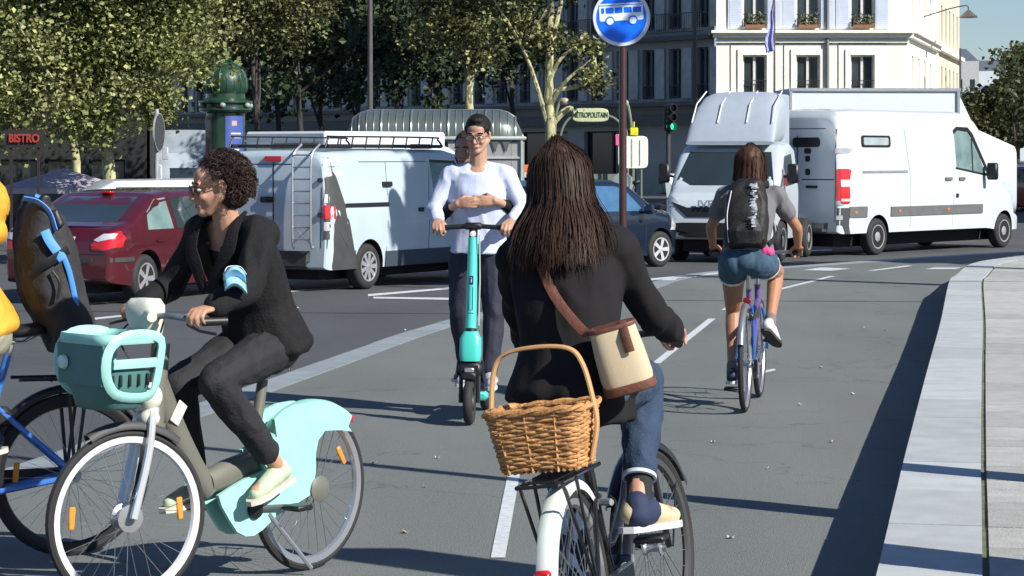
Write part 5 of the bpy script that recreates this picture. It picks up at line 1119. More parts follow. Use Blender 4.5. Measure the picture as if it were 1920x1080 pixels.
mb = MB(); hp = [(bx, YB+s*y, z) for s, y, z in ((1, .135, Z0+.02), (1, .162, Z0+.12), (1, .157, Z0+.2), (1, .138, Z0+.3), (1, .10, Z0+.35), (1, 0, Z0+.363), (-1, .10, Z0+.35), (-1, .138, Z0+.3), (-1, .157, Z0+.2), (-1, .162, Z0+.12), (-1, .135, Z0+.02))]
hs_ = spline(hp, 5); mb.tube(hs_, [(.016, .007)]*len(hs_), 8, flat=(1, 0, 0)); mb.build('handle', mat('pale_cane', (.47, .27, .12), .6, var=.12), wb_)
mb = MB(); mb.ell((bx, YB, Z0+.13), (.11, .125, .05)); blob('dark_lining', mb, .01, JKT, wb_, 2, lambda p: .015*noise.noise(p*20))
# rider
pw = lean(thing('person', 'woman with long brown hair and black coat seen from behind on the basket bicycle', 'person', WF.o, WF.a))
J = dict(pelvis=(.2, 0, .98), waist=(.225, 0, 1.14), chest=(.28, 0, 1.30), neck=(.325, 0, 1.465), head=(.37, .0, 1.625), face=(1, .05, -.12),
  shL=(.31, .168, 1.395), elL=(.46, .21, 1.16), wrL=(.665, .235, 1.10), handL=((1, -.08, -.1), (.15, .1, 1), 1, .95), shR=(.31, -.168, 1.395), elR=(.45, -.225, 1.165), wrR=(.665, -.238, 1.105), handR=((1, .08, -.1), (.15, -.1, 1), -1, .95),
  hipL=(.2, .09, .96), knL=(.56, .14, .63), anL=(.335, .13, .25), toeL=(1, .1, 0), hipR=(.2, -.09, .96), knR=(.63, -.13, .95), anR=(.40, -.125, .595), toeR=(1, -.5, -.08))
body(pw, J, SKIN, .97, True); face_bits(pw, J['head'], J['face'], (0, 0, 1))
COAT = mat('black_coat', (.0135, .0125, .0135), .9, 0, .12, 8, .12, 150, spec=.2)
mb = MB(); mb.loft(torso_rings(J, .97, .034, True, lower=.06, upper=.97, flare=.045), 28); mb.loft([(V((.2, 0, .86)), V((0, .19, 0)), V((.145, 0, 0))), (V((.2, 0, 1.0)), V((0, .185, 0)), V((.145, 0, 0)))], 24); shoulders(mb, J, .95, .018); sleeves(mb, J, .95, .018, .7)
wr, el = V(J['wrR']), V(J['elR']); mb.cap(el.lerp(wr, .5), el.lerp(wr, .74), .052, .056)
wr, el = V(J['wrL']), V(J['elL']); mb.cap(el.lerp(wr, .5), el.lerp(wr, .74), .052, .056)
blob('coat', mb, .009, COAT, pw, 4, folds(.012, 6.5, 40, (1, 1, .35)))
JEAN = mat('blue_jeans', (.02, .042, .085), .85, 0, .2, 30, .3, 160)
mb = MB(); mb.loft(torso_rings(J, .97, .014, True, lower=0, upper=.3), 24)
for s, e in (('L', .8), ('R', .74)): limb_leg(mb, J['hip'+s], J['kn'+s], J['an'+s], .97, .016, e)
blob('jeans', mb, .008, JEAN, pw, 3, folds(.007, 11, 17))
for s, e in (('L', .8), ('R', .74)):
    k, a = V(J['kn'+s]), V(J['an'+s]); d = (a-k).normalized(); p = k.lerp(a, e)+d*.035; x_ = d.orthogonal().normalized(); mb = MB(); mb.lathe([(.048, -.008), (.056, -.006), (.056, .006), (.048, .008)], 22, frame_M(p, x_, d.cross(x_)), closed=True); mb.build('rolled_cuff', mat('pale_denim', (.45, .5, .56), .85), pw)
    mb = MB(); mb.cap(a-V((0, 0, .03)), k.lerp(a, e-.02), .04, .045); blob('sock', mb, .007, mat('black_sock', (.015, .017, .02), .9), pw, 2)
BSH = mat('beige_canvas_shoe', (.5, .42, .27), .75, var=.06); WSO = mat('white_rubber_sole', (.62, .63, .63), .5)
for s in 'LR':
    a = V(J['an'+s]); o = shoe(pw, a, J['toe'+s], (0, 0, 1), BSH, WSO, 1.0)
    td = V(J['toe'+s]).normalized(); mb = MB(); mb.cap(a+V((-.03, 0, -.05)), a+td*.035+V((0, 0, -.045)), .047, .049); mb.cap(a+V((-.025, 0, -.015)), a+V((-.03, 0, -.05)), .042, .046); blob('heel_panel', mb, .006, mat('navy_canvas', (.015, .025, .065), .8), o, 2)
HL = hairmat('long_brown_hair', (.04, .022, .015)); c = V(J['head'])
mb = MB(); mb.ell(c+V((-.022, 0, .036)), (.098, .084, .092)); mb.ell(c+V((-.055, 0, -.04)), (.072, .092, .1)); mb.loft([(c+V((-.05, 0, .0)), V((0, .088, 0)), V((.05, 0, 0))), (c+V((-.08, 0, -.1)), V((0, .1, 0)), V((.05, 0, 0))), (c+V((-.12, 0, -.22)), V((0, .12, 0)), V((.045, 0, 0)))], 20)
blob('hair', mb, .008, HL, pw, 3, lambda p: .009*noise.noise(V((p.x*45, p.y*45, p.z*7))))
st = []
for i in range(230):
    a = random.uniform(-.75, .75)*math.pi; r0 = V((-math.cos(a)*.088, math.sin(a)*.08, 0))*random.uniform(.85, 1.05); L = .21+.06*random.random(); w2 = 1.35+.35*random.random()
    st.append(([c+V((-.02, 0, .128)), c+r0+V((-.02, 0, .06)), c+r0*1.15+V((-.045, 0, -.06)), c+r0*w2+V((-.09, 0, -.14)), c+r0*(w2+.25)+V((-.14, 0, -L))], 20, .008, .014))
long_hair(pw, J, HL, st, 8, .0012)
# shoulder bag
bg_ = lean(thing('shoulder_bag', 'beige bucket bag with brown leather trim on the right hip of the woman in black', 'bag', WF.o, WF.a))
LEA = mat('brown_leather', (.13, .05, .032), .5, var=.15, bump=.2, bscale=50); BEI = mat('beige_canvas', (.5, .41, .27), .8, var=.05, bump=.06, bscale=200)
M = Matrix.Translation((.045, -.205, 1.065)) @ Matrix.Diagonal((1.05, 1.08, 1.0, 1)) @ Euler((R(-10), R(-6), R(14))).to_matrix().to_4x4()
def br(hx, hy, z): return (M @ V((0, 0, z)), M.to_3x3() @ V((hx, 0, 0)), M.to_3x3() @ V((0, hy, 0)))
mb = MB(); mb.loft([br(.05, .07, -.09), br(.055, .075, -.06), br(.05, .072, .02), br(.042, .066, .09), br(.038, .063, .1)], 28, 3); mb.build('bag_body', BEI, bg_, 50)
mb = MB(); mb.loft([br(.054, .074, -.105), br(.058, .078, -.1), br(.0575, .0775, -.078), br(.054, .0745, -.076)], 28, 3); mb.build('leather_base', LEA, bg_, 50)
mb = MB(); mb.loft([br(.044, .069, .094), br(.046, .071, .098), br(.044, .069, .106)], 28, 3); mb.build('leather_rim', LEA, bg_, 50)
mb = MB(); mb.tube([M @ V((-.03, -.03, .11)), M @ V((-.056, -.03, .07)), M @ V((-.06, -.03, .02))], [(.006, .016)]*3, 8, flat=(1, 0, 0)); mb.build('closing_strap', LEA, bg_)
mb = MB(); pts = [V((.42, .09, 1.40)), V((.35, .115, 1.475)), V((.27, .1, 1.475)), V((.18, .06, 1.40)), V((.115, .0, 1.27)), V((.055, -.09, 1.16)), M @ V((-.0, .062, .10))]
sp_ = spline(pts, 5); mb.tube(sp_, [(.004, .017)]*len(sp_), 8, flat=(1, 0, 0)); mb.build('shoulder_strap', LEA, bg_)
# ------------------------------------------------------------ delivery rider at the left edge
DF = Fr((-1.87, 10.4, LZ), math.atan2(-.43, -.9))
b = thing('bicycle', 'blue framed bicycle with black mudguards at the left edge, its front out of view', 'bicycle', DF.o, DF.a)
BL2 = mat('bright_blue_frame', (.06, .2, .62), .3, .2, coat=.7)
bike_wheel(b, 0, .345, .02, mat('black_rim', (.02, .02, .022), .35, .3), 36, reflect=True, refa=(5,), hubr=.03, sr=.0013); bike_wheel(b, 1.08, .345, .02, BLACK, 32, hubr=.03)
fender(b, 0, .35, 10, 165, .03, BLACK, drop=.02); fender(b, 1.08, .35, 20, 150, .03, BLACK, drop=.02)
mb = MB(); mb.tube([(.44, 0, .28), (.27, 0, .86)], .018, 12); mb.tube([(.95, 0, .74), (.44, 0, .28)], .023, 12); mb.tube([(.93, 0, .82), (.30, 0, .76)], .019, 12); mb.tube([(.95, 0, .72), (.92, 0, .90)], .022, 12)
for y in (.065, -.065): mb.tube([(0, y, .355), (.32, y*.4, .64)], .013, 8); mb.tube([(0, y, .345), (.44, y*.5, .275)], .013, 8)
mb.build('frame', BL2, b)
mb = MB()
for y in (.07, -.07):
    mb.tube([(0, y, .35), (-.05, y, .72)], .008, 6); mb.tube([(0, y, .35), (.03, y, .72)], .008, 6); mb.tube([(-.3, y, .75), (.24, y, .76)], .008, 6)
for x in (-.3, -.1, .1): mb.tube([(x, -.07, .752), (x, .07, .752)], .006, 6)
mb.build('luggage_rack', BLACK, b)
mb = MB(); mb.tube([(.27, 0, .84), (.25, 0, .93)], .014, 8); mb.build('seat_post', ALU, b); saddle(b, (.24, 0, .93), BLACK)
mb = MB()
for y in (.055, -.055): mb.tube([(.955, y*.5, .7), (.98, y, .6), (1.08, y, .345)], .012, 8)
mb.build('fork', BLACK, b)
mb = MB(); mb.tube([(.92, 0, .88), (.9, 0, 1.04)], .014, 8); mb.tube(spline([(.8, -.3, 1.05), (.92, 0, 1.06), (.8, .3, 1.05)], 6), .013, 8); mb.build('handlebar', BLACK, b)
crank(b, (.44, 0, .28), 95); mb = MB(); mb.box((.3, 0, .6), (.09, .08, .09), None, .02); mb.build('wheel_lock', BLACK, b)
mb = MB(); mb.box((.22, -.07, .34), (.5, .015, .06), None, .006); mb.build('chain_guard', BLACK, b)
PDX = .045
pd = thing('person', 'delivery rider in a yellow hooded jacket at the left edge of the picture', 'person', DF.o, DF.a)
J = dict(pelvis=(.34, 0, .98), waist=(.40, 0, 1.12), chest=(.45, 0, 1.24), neck=(.44, 0, 1.37), head=(.37, .01, 1.475), face=(1, 0, -.1),
  shL=(.42, .19, 1.32), elL=(.56, .3, 1.15), wrL=(.76, .3, 1.1), handL=((1, 0, -.1), (.1, .1, 1), 1, .95), shR=(.42, -.19, 1.32), elR=(.56, -.3, 1.15), wrR=(.76, -.3, 1.1), handR=((1, 0, -.1), (.1, -.1, 1), -1, .95),
  hipL=(.34, .09, .96), knL=(.66, .12, .80), anL=(.40, .13, .56), toeL=(1, .05, -.2), hipR=(.34, -.09, .96), knR=(.62, -.12, .62), anR=(.44, -.13, .24), toeR=(1, 0, 0))
for k_, v_ in J.items():
    if len(v_) == 3 and k_[:4] not in ('face', 'toeL', 'toeR', 'hand') and not isinstance(v_[0], tuple) and k_[:2] not in ('kn', 'an', 'wr'): J[k_] = (v_[0]+PDX, v_[1], v_[2])
body(pd, J, SKIN2, 1.0, vox=.008); face_bits(pd, J['head'], J['face'], (0, 0, 1))
YEL = mat('yellow_nylon', (.62, .32, .03), .8, var=.1, bump=.1); BTR = mat('beige_trousers', (.3, .29, .22), .8, var=.12)
c = V(J['head']); mb = MB(); mb.ell(c+V((-.03, 0, .02)), (.12, .108, .13)); mb.ell(c+V((-.05, 0, -.1)), (.09, .11, .07)); hd = blob('hood', mb, .01, YEL, pd, 3, folds(.006, 12, 4)); cutverts(hd, lambda p: p.x > c.x+.05 and abs(p.y) < .075)
mb = MB(); mb.loft(torso_rings(J, 1.0, .035, False, lower=.0, upper=.96, flare=.05), 26); shoulders(mb, J, 1.0, .022); sleeves(mb, J, 1.0, .024, .9); blob('jacket', mb, .01, YEL, pd, 4, folds(.008, 7, 44, (1, 1, .5)))
mb = MB(); mb.loft(torso_rings(J, 1.0, .016, False, lower=0, upper=.3), 24)
for s in 'LR': limb_leg(mb, J['hip'+s], J['kn'+s], J['an'+s], 1.0, .024, .92)
blob('trousers', mb, .01, BTR, pd, 4, folds(.008, 8, 14))
for s in 'LR': shoe(pd, J['an'+s], J['toe'+s], (0, 0, 1), SHN, SOLE, 1)
PK = mat('charcoal_pack_fabric', (.022, .021, .022), .75, 0, .12, 10, .2, 60); BLS = mat('blue_webbing', (.05, .24, .72), .55, var=.06)
bp = thing('backpack', 'big charcoal roll-top backpack with bright blue straps on the delivery rider', 'backpack', DF.o, DF.a)
mb = MB(); mb.loft([(V((.02, 0, .87)), V((.07, 0, 0)), V((0, .15, 0))), (V((.0, 0, .92)), V((.105, 0, 0)), V((0, .175, 0))), (V((.085, 0, 1.12)), V((.125, 0, 0)), V((0, .19, 0))), (V((.12, 0, 1.32)), V((.115, 0, 0)), V((0, .18, 0))), (V((.13, 0, 1.44)), V((.085, 0, 0)), V((0, .165, 0))), (V((.15, 0, 1.50)), V((.04, 0, 0)), V((0, .15, 0)))], 28, 3)
blob('pack', mb, .008, PK, bp, 4, folds(.012, 8, 3, (1, 1, .6)))
mb = MB(); mb.tube([(.15, -.16, 1.5), (.15, .16, 1.5)], [(.035, .028)]*2, 10); mb.tube([(.12, .17, 1.47), (.09, .185, 1.40)], [(.02, .012)]*2, 6); blob('rolled_top', mb, .008, BLACK, bp, 3, folds(.005, 14))
def strapd(pts, w, m, nm): mb = MB(); s = spline([DF.px(*p) for p in pts], 5); mb.tube(s, [(w, .005)]*len(s), 8, flat=(1, 0, .3)); mb.build(nm, m, bp)
strapd([(44, 372, .15), (70, 378, .16), (92, 398, .17), (104, 432, .185)], .018, BLS, 'blue_strap')
strapd([(66, 366, .12), (90, 378, .13), (104, 402, .14)], .012, BLS, 'blue_strap')
strapd([(84, 432, .2), (92, 450, .205), (106, 470, .21), (118, 486, .21)], .022, BLS, 'blue_strap')
strapd([(118, 478, .19), (130, 510, .19), (141, 560, .185), (147, 600, .17)], .012, BLS, 'blue_strap')
strapd([(146, 575, .15), (156, 612, .15), (166, 640, .15)], .022, BLS, 'blue_strap')
strapd([(62, 505, .2), (90, 492, .215), (128, 468, .2)], .022, BLACK, 'black_strap')
strapd([(98, 508, .21), (112, 530, .215), (108, 560, .21)], .007, BLACK, 'black_strap')
# ------------------------------------------------------------ buildings
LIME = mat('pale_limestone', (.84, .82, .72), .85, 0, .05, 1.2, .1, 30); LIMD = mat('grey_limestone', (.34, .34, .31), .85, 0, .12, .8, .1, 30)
WFR = mat('window_frame_white', (.6, .62, .6), .6); WGL = mat('window_glass', (.03, .04, .045), .08, 0, .5, .8, coat=.4); IRON = mat('balcony_iron', (.02, .022, .024), .5)
SHUT = mat('pale_blue_shutter', (.58, .64, .74), .7, 0, .05, 3); ZINC = mat('zinc_roof', (.13, .15, .18), .5, .3)
def facade(root, M, L, H, wins, m, name='wall', depth=.28, base=0):
    """wall in the local x-z plane facing -y, with real openings at wins (x0, x1, z0, z1)"""
    xs = sorted({0, L} | {a for w in wins for a in w[:2]}); zs = sorted({base, H} | {a for w in wins for a in w[2:4]})
    mb = MB(); wset = [(w[0], w[1], w[2], w[3]) for w in wins]
    for i in range(len(xs)-1):
        for j in range(len(zs)-1):
            cx, cz = (xs[i]+xs[i+1])/2, (zs[j]+zs[j+1])/2
            if any(w[0] < cx < w[1] and w[2] < cz < w[3] for w in wset): continue
            mb.add([M @ V(p) for p in ((xs[i], 0, zs[j]), (xs[i+1], 0, zs[j]), (xs[i+1], 0, zs[j+1]), (xs[i], 0, zs[j+1]))], [[0, 1, 2, 3]])
    for x0, x1, z0, z1 in wset:
        a = [(x0, z0), (x1, z0), (x1, z1), (x0, z1)]
        for k in range(4):
            p, q = a[k], a[(k+1) % 4]; mb.add([M @ V(v) for v in ((p[0], 0, p[1]), (q[0], 0, q[1]), (q[0], depth, q[1]), (p[0], depth, p[1]))], [[0, 1, 2, 3]])
    return mb.build(name, m, root, 0, False)
def boxm(root, M, items, m, name, smooth=0, bev=0):
    mb = MB()
    for c, d in items: mb.box(M @ V(c), d, M.to_3x3(), bev)
    return mb.build(name, m, root, smooth)
winproto = {}
def window(root, M, x0, x1, z0, z1, depth=.28, rail=True, label=None, fm=None, gm=None, closed=False):
    w, h = x1-x0, z1-z0; key = (round(w, 3), round(h, 3), rail, (fm or WFR).name, closed)
    loc = M @ Matrix.Translation((x0+w/2, 0, z0))
    if key not in winproto:
        mb = MB()
        for c, d in (((0, depth-.04, h-.04), (w, .06, .08)), ((0, depth-.04, .05), (w, .06, .1)), ((-w/2+.035, depth-.04, h/2), (.07, .06, h)), ((w/2-.035, depth-.04, h/2), (.07, .06, h)), ((0, depth-.06, h/2), (.11, .07, h))): mb.box(c, d)
        f = mb.build('window', fm or WFR, root, 0)
        mb = MB(); mb.box((0, depth-.005, h/2), (w, .02, h)); mb.build('pane', gm or WGL, f, 0)
        if rail:
            mb = MB(); mb.box((0, .03, .62), (w, .03, .03)); mb.box((0, .03, .1), (w, .03, .03))
            for k in range(9): mb.box((-w/2+w*(k+.5)/9, .03, .35), (.015, .015, .5))
            mb.build('railing', IRON, f, 0)
        winproto[key] = f; f.matrix_local = loc; o = f
    else:
        o = dup(winproto[key], root); o.matrix_local = loc
    return o
# white building on the right
A0 = P(1343, 300, 110); A1 = P(1702, 300, 110); LA = A1.x-A0.x
wb = thing('apartment_building', 'sunlit cream apartment building with pale shutters and cornice behind the white trucks', 'building', (A0.x, 110, 0)); I = Matrix.Identity(4)
s0 = 4600/110
def wx(px): return (px-960)/s0-A0.x
def wz(py): return EYE+(HOR-py)/s0
wins = []
for c in (1415, 1515, 1617):
    for top, bot in ((103, 177), (-30, 53)): wins.append((wx(c-22), wx(c+22), wz(bot), wz(top)))
    wins.append((wx(c-22), wx(c+22), wz(-70)-0, wz(-150)))
shop = [(wx(1370), wx(1455), .4, 3.2), (wx(1480), wx(1560), .4, 3.2), (wx(1590), wx(1670), .4, 3.2)]
facade(wb, I, LA, 16, wins+shop, LIME)
for w_ in wins: window(wb, I, *w_)
for w_ in shop: window(wb, I, *w_, rail=False, fm=mat('shop_frame', (.08, .07, .06), .6))
boxm(wb, I, [((LA/2, -.12, wz(66)), (LA+.3, .3, .24)), ((LA/2, -.2, wz(60)), (LA+.5, .5, .12)), ((LA/2, -.05, wz(78)), (LA+.1, .12, .1))], LIME, 'cornice')
boxm(wb, I, [((LA/2, -.12, wz(186)), (LA+.3, .3, .22)), ((LA/2, -.04, wz(192)), (LA+.1, .1, .1))], LIME, 'string_course')
for c in (1415, 1515, 1617):
    x = wx(c); hw = 22/s0; z0, z1 = wz(177), wz(103)
    boxm(wb, I, [((x-hw-.13, -.03, (z0+z1)/2), (.22, .06, z1-z0)), ((x+hw+.13, -.03, (z0+z1)/2), (.22, .06, z1-z0)), ((x, -.03, z1+.13), (2*hw+.48, .06, .26)), ((x, -.06, z0-.06), (2*hw+.5, .14, .1))], LIME, 'window_surround')
    boxm(wb, I, [((x-hw-.55, -.02, wz(140)), (.025, .03, 2.7)), ((x, -.02, wz(82)), (2*hw+1.1, .03, .03))], mat('panel_shadow_gap', (.2, .2, .17), .9), 'panel_shade_line')  # dark strips painted as the shade of the panel reveals
    for s in (1, -1):
        mb = MB(); mb.box((x+s*(hw+.36), -.05, wz(12)), (.62, .05, 2.0))
        for k in range(22): mb.box((x+s*(hw+.36), -.08, wz(12)-.93+k*.089), (.5, .02, .05))
        mb.build('shutter', SHUT, wb, 0)
    fl = MB(); rnd = random.Random(int(c)); fl.box((x, -.2, wz(50)), (.9, .22, .16))
    bx_ = fl.build('flower_box', mat('terracotta', (.25, .12, .07), .8), wb, 0)
    mb = MB()
    for k in range(110):
        p = V((x+rnd.uniform(-.45, .45), -.2+rnd.uniform(-.12, .1), wz(50)+.1+abs(rnd.gauss(0, .2)))); d = V((rnd.gauss(0, 1), rnd.gauss(0, 1), rnd.gauss(0, 1))).normalized()*.08; e = d.orthogonal().normalized()*.05
        mb.add([p-d, p+e, p+d, p-e], [[0, 1, 2, 3]])
    mb.build('flowers', mat('window_plants', (.09, .1, .05), .8, island=.6), bx_, 0)
for px_, nm in ((1551, 'drainpipe'),):
    mb = MB(); mb.tube([(wx(px_), -.12, .5), (wx(px_), -.12, 16)], .085, 10); mb.build(nm, mat('grey_pipe', (.18, .19, .18), .5), wb)
boxm(wb, I, [((LA/2, 5.1, 15.9), (LA, 10, .2))], ZINC, 'roof')
# side wall running up the street
sa = math.atan2(.97, .25); Ms = Matrix.Translation((LA, 0, 0)) @ Matrix.Rotation(sa, 4, 'Z')
sw_ = []
for k in range(4):
    for z in (.6, 4.5, 7.7): sw_.append((2+k*3.2, 3.1+k*3.2, z, z+1.9))
facade(wb, Ms, 15, 16, sw_, LIME, 'side_wall')
for w_ in sw_: window(wb, Ms, *w_, rail=False)
boxm(wb, Ms, [((7.5, -.12, wz(66)), (15, .3, .24)), ((7.5, -.2, wz(60)), (15, .5, .12)), ((7.5, -.12, wz(186)), (15, .3, .22))], LIME, 'side_cornice')
# a flag on its pole
fp = thing('flag_pole', 'slim pole with a furled blue and violet flag before the cream facade', 'flag pole', (P(1452, 300, 104).x, 104, 0))
mb = MB(); mb.tube([(0, 0, 0), (0, 0, 8.6)], [.06, .04], 10); mb.build('pole', mat('bronze_pole', (.09, .08, .06), .5), fp)
mb = MB(); zt, zb = 1.88+274/44.2, 1.88+195/44.2; n = 26; vs = []
for i in range(n):
    t = i/(n-1); z = zt+.5-(zt+.5-zb)*t; w_ = .06+.34*ss(t*1.1)*(.8+.2*math.sin(t*9))
    for k in range(9): u = k/8; vs.append((-.02-w_*u+.02*math.sin(t*14), .06*math.sin(u*9+t*3)-.05, z-(.12*u if i == n-1 else 0)+.05*u*math.sin(k*2)))
mb.add(vs, [[i*9+k, i*9+k+1, (i+1)*9+k+1, (i+1)*9+k] for i in range(n-1) for k in range(8)]); fo = mb.build('flag', mat('violet_blue_cloth', (.3, .32, .62), .8, 0, .3, 5), fp, 60, False); fo.modifiers.new('s', 'SOLIDIFY').thickness = .006
# next buildings up the side street
e = Ms @ V((15, 0, 0))+V((A0.x, 110, 0))
nb = thing('apartment_building', 'narrow cream building continuing up the sunlit side street, left of the sky', 'building', e, sa)
facade(nb, I, 17, 19, [(1+k*2.7, 2.0+k*2.7, z, z+1.9) for k in range(6) for z in (1, 4.6, 7.8, 11)], mat('warm_cream_render', (.62, .55, .42), .85, var=.05, scale=2))
for k in range(6):
    for z in (1, 4.6, 7.8, 11): window(nb, I, 1+k*2.7, 2.0+k*2.7, z, z+1.9, rail=False)
boxm(nb, I, [((8.5, -.15, 4.1), (17, .4, .25)), ((8.5, -.15, 7.3), (17, .3, .2)), ((8.5, 4, 18.9), (17, 8, .2)), ((-.1, .3, 9.4), (.35, .9, 18.8))], LIME, 'cornice'); boxm(nb, I, [((16.9, 4, 9.4), (.2, 8, 18.8))], LIME, 'end_wall')
# dark shaded terrace
B0 = V((A0.x-.05, 110.4, 0)); ang = math.atan2(-.8, .6); LB = 78; B1 = B0-V((.6, -.8, 0))*LB
tb = thing('apartment_building', 'long shaded grey terrace with tall narrow windows behind the trees', 'building', B1, ang)
bw_ = []; pitch = 1.9; nby = int(LB/pitch)
rows_ = ((4.45, 6.75), (7.65, 9.6))
for k in range(nby):
    for z0, z1 in rows_: bw_.append((k*pitch+.75, k*pitch+1.6, z0, z1))
shopw = [(1+k*5.2, 4.9+k*5.2, .1, 3.0) for k in range(14)]
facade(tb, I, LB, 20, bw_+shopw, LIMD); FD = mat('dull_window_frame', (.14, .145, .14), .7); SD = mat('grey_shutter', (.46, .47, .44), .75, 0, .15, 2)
for w_ in bw_: window(tb, I, *w_, fm=FD)
SHG = mat('shop_glass', (.02, .024, .03), .1, 0, .6, .5)
for w_ in shopw: window(tb, I, *w_, rail=False, fm=mat('shop_frame_dark', (.03, .03, .03), .6), gm=SHG)
mb = MB()
for i, (z0, z1) in enumerate(rows_):
    mb = MB()
    for k in range(nby+1): mb.box((k*pitch+.2, -.06, (z0+z1)/2), (.62, .07, z1-z0)); 
    tag(mb.build('shutters', SD, tb, 0), kind='stuff')
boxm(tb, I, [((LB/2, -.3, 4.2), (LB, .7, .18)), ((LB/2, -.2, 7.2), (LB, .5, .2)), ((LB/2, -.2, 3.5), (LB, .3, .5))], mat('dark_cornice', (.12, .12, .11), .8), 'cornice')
mb = MB(); mb.box((LB/2, -.62, 8.3), (LB, .03, .04)); mb.box((LB/2, -.62, 7.45), (LB, .03, .04))
for k in range(int(LB/.16)): mb.box((k*.16, -.62, 7.9), (.02, .02, .85))
mb.build('balcony_railing', IRON, tb, 0); boxm(tb, I, [((LB/2, 5, 19.9), (LB, 10, .2))], ZINC, 'roof')
# café front at the far left
cf = thing('cafe', 'low dark cafe front in the shade behind the left plane trees', 'cafe', (-18, 84, gz(-12, 80)-.0), R(0))
facade(cf, I, 5.6, 4.6, [(.5+k*1.5, 1.75+k*1.5, .5, 2.5) for k in range(3)], mat('dark_shopfront', (.018, .02, .019), .7, var=.2, scale=2), depth=.2)
for k in range(3): window(cf, I, .5+k*1.5, 1.75+k*1.5, .5, 2.5, .2, False, fm=mat('cafe_frame', (.02, .024, .022), .6))
boxm(cf, I, [((2.8, 2, 4.55), (5.6, 4, .1)), ((.05, 2, 2.3), (.1, 4, 4.5)), ((5.55, 2, 2.3), (.1, 4, 4.5))], DGREY, 'roof')
sg = thing('shop_sign', 'red BISTRO lettering on a dark board at the far left edge', 'sign', (P(46, 300, 54).x, 54, gz(-10, 54)))
mb = MB(); mb.box((0, 0, 2.93), (.86, .06, .4)); mb.box((-.3, .03, 1.4), (.06, .06, 2.8)); mb.box((.3, .03, 1.4), (.06, .06, 2.8)); mb.build('board', mat('sign_black', (.02, .015, .015), .6), sg, 0)
text('BISTRO', .25, mat('red_letters', (.3, .035, .02), .7), 'sign_lettering', sg, .02, frame_M((0, -.06, 2.93), (1, 0, 0), (0, 0, 1)), .82, .008)
# garden parasol on the quay
pz = gz(-11, 62); ps = thing('parasol', 'wide mauve grey square parasol below the left plane trees', 'parasol', (P(120, 300, 62).x, 62, pz), R(12))
mb = MB(); hw = 1.55; z0, z1 = 1.83, 2.32; mb.add([(-hw, -hw, z0), (hw, -hw, z0), (hw, hw, z0), (-hw, hw, z0), (0, 0, z1), (-hw, -hw, z0-.13), (hw, -hw, z0-.13), (hw, hw, z0-.13), (-hw, hw, z0-.13)], [[0, 1, 4], [1, 2, 4], [2, 3, 4], [3, 0, 4], [0, 1, 6, 5], [1, 2, 7, 6], [2, 3, 8, 7], [3, 0, 5, 8]])
o = mb.build('canopy', mat('mauve_canvas', (.4, .36, .41), .85), ps, 0, False); mb = MB(); mb.tube([(0, 0, 0), (0, 0, 2.3)], .03, 8); mb.build('pole', ALU, ps)
# ------------------------------------------------------------ trees
def leafmat(name, c, isl=.5, tr=.25):
    m = mat(name, c, .55, 0, .15, .6, island=isl, spec=.4); n = m.node_tree; b = n.nodes['Principled BSDF']; out = n.nodes['Material Output']
    t = n.nodes.new('ShaderNodeBsdfTranslucent'); mx = n.nodes.new('ShaderNodeMixShader'); mx.inputs[0].default_value = tr
    n.links.new(b.inputs['Base Color'].links[0].from_socket, t.inputs[0]); n.links.new(b.outputs[0], mx.inputs[1]); n.links.new(t.outputs[0], mx.inputs[2]); n.links.new(mx.outputs[0], out.inputs[0]); return m
LF1 = leafmat('plane_leaves', (.175, .2, .06), .7); LF2 = leafmat('sunlit_yellow_leaves', (.31, .32, .13), .55); LF3 = leafmat('deep_green_shade_leaves', (.035, .055, .02), .5, .15); LF4 = leafmat('olive_leaves', (.085, .09, .03), .5)  # LF2 carries sunlight and LF3 shade in the leaf colour itself
def barkmat():
    m = mat('mottled_plane_bark', (.3, .29, .2), .85, 0, .2, 4, .4, 20); n = m.node_tree; b = n.nodes['Principled BSDF']; src = b.inputs['Base Color'].links[0].from_socket
    v = n.nodes.new('ShaderNodeTexNoise'); v.inputs['Scale'].default_value = 5; v.inputs['Detail'].default_value = 4; tc = n.nodes.new('ShaderNodeTexCoord'); mp = n.nodes.new('ShaderNodeMapping'); mp.inputs['Scale'].default_value = (1, 1, .45); n.links.new(tc.outputs['Object'], mp.inputs[0]); n.links.new(mp.outputs[0], v.inputs['Vector'])
    cr = n.nodes.new('ShaderNodeValToRGB'); cr.color_ramp.interpolation = 'CONSTANT'; e = cr.color_ramp.elements; e[0].color = (.5, .52, .4, 1); e[1].color = (1.45, 1.42, 1.1, 1); e[1].position = .46; e2 = e.new(.56); e2.color = (1.1, 1.12, .9, 1)
    n.links.new(v.outputs[0], cr.inputs[0]); mx = n.nodes.new('ShaderNodeVectorMath'); mx.operation = 'MULTIPLY'; n.links.new(src, mx.inputs[0]); n.links.new(cr.outputs[0], mx.inputs[1]); n.links.new(mx.outputs[0], b.inputs['Base Color']); return m
BARK = barkmat(); DBARK = mat('dark_bark', (.05, .045, .04), .9, 0, .2, 5)
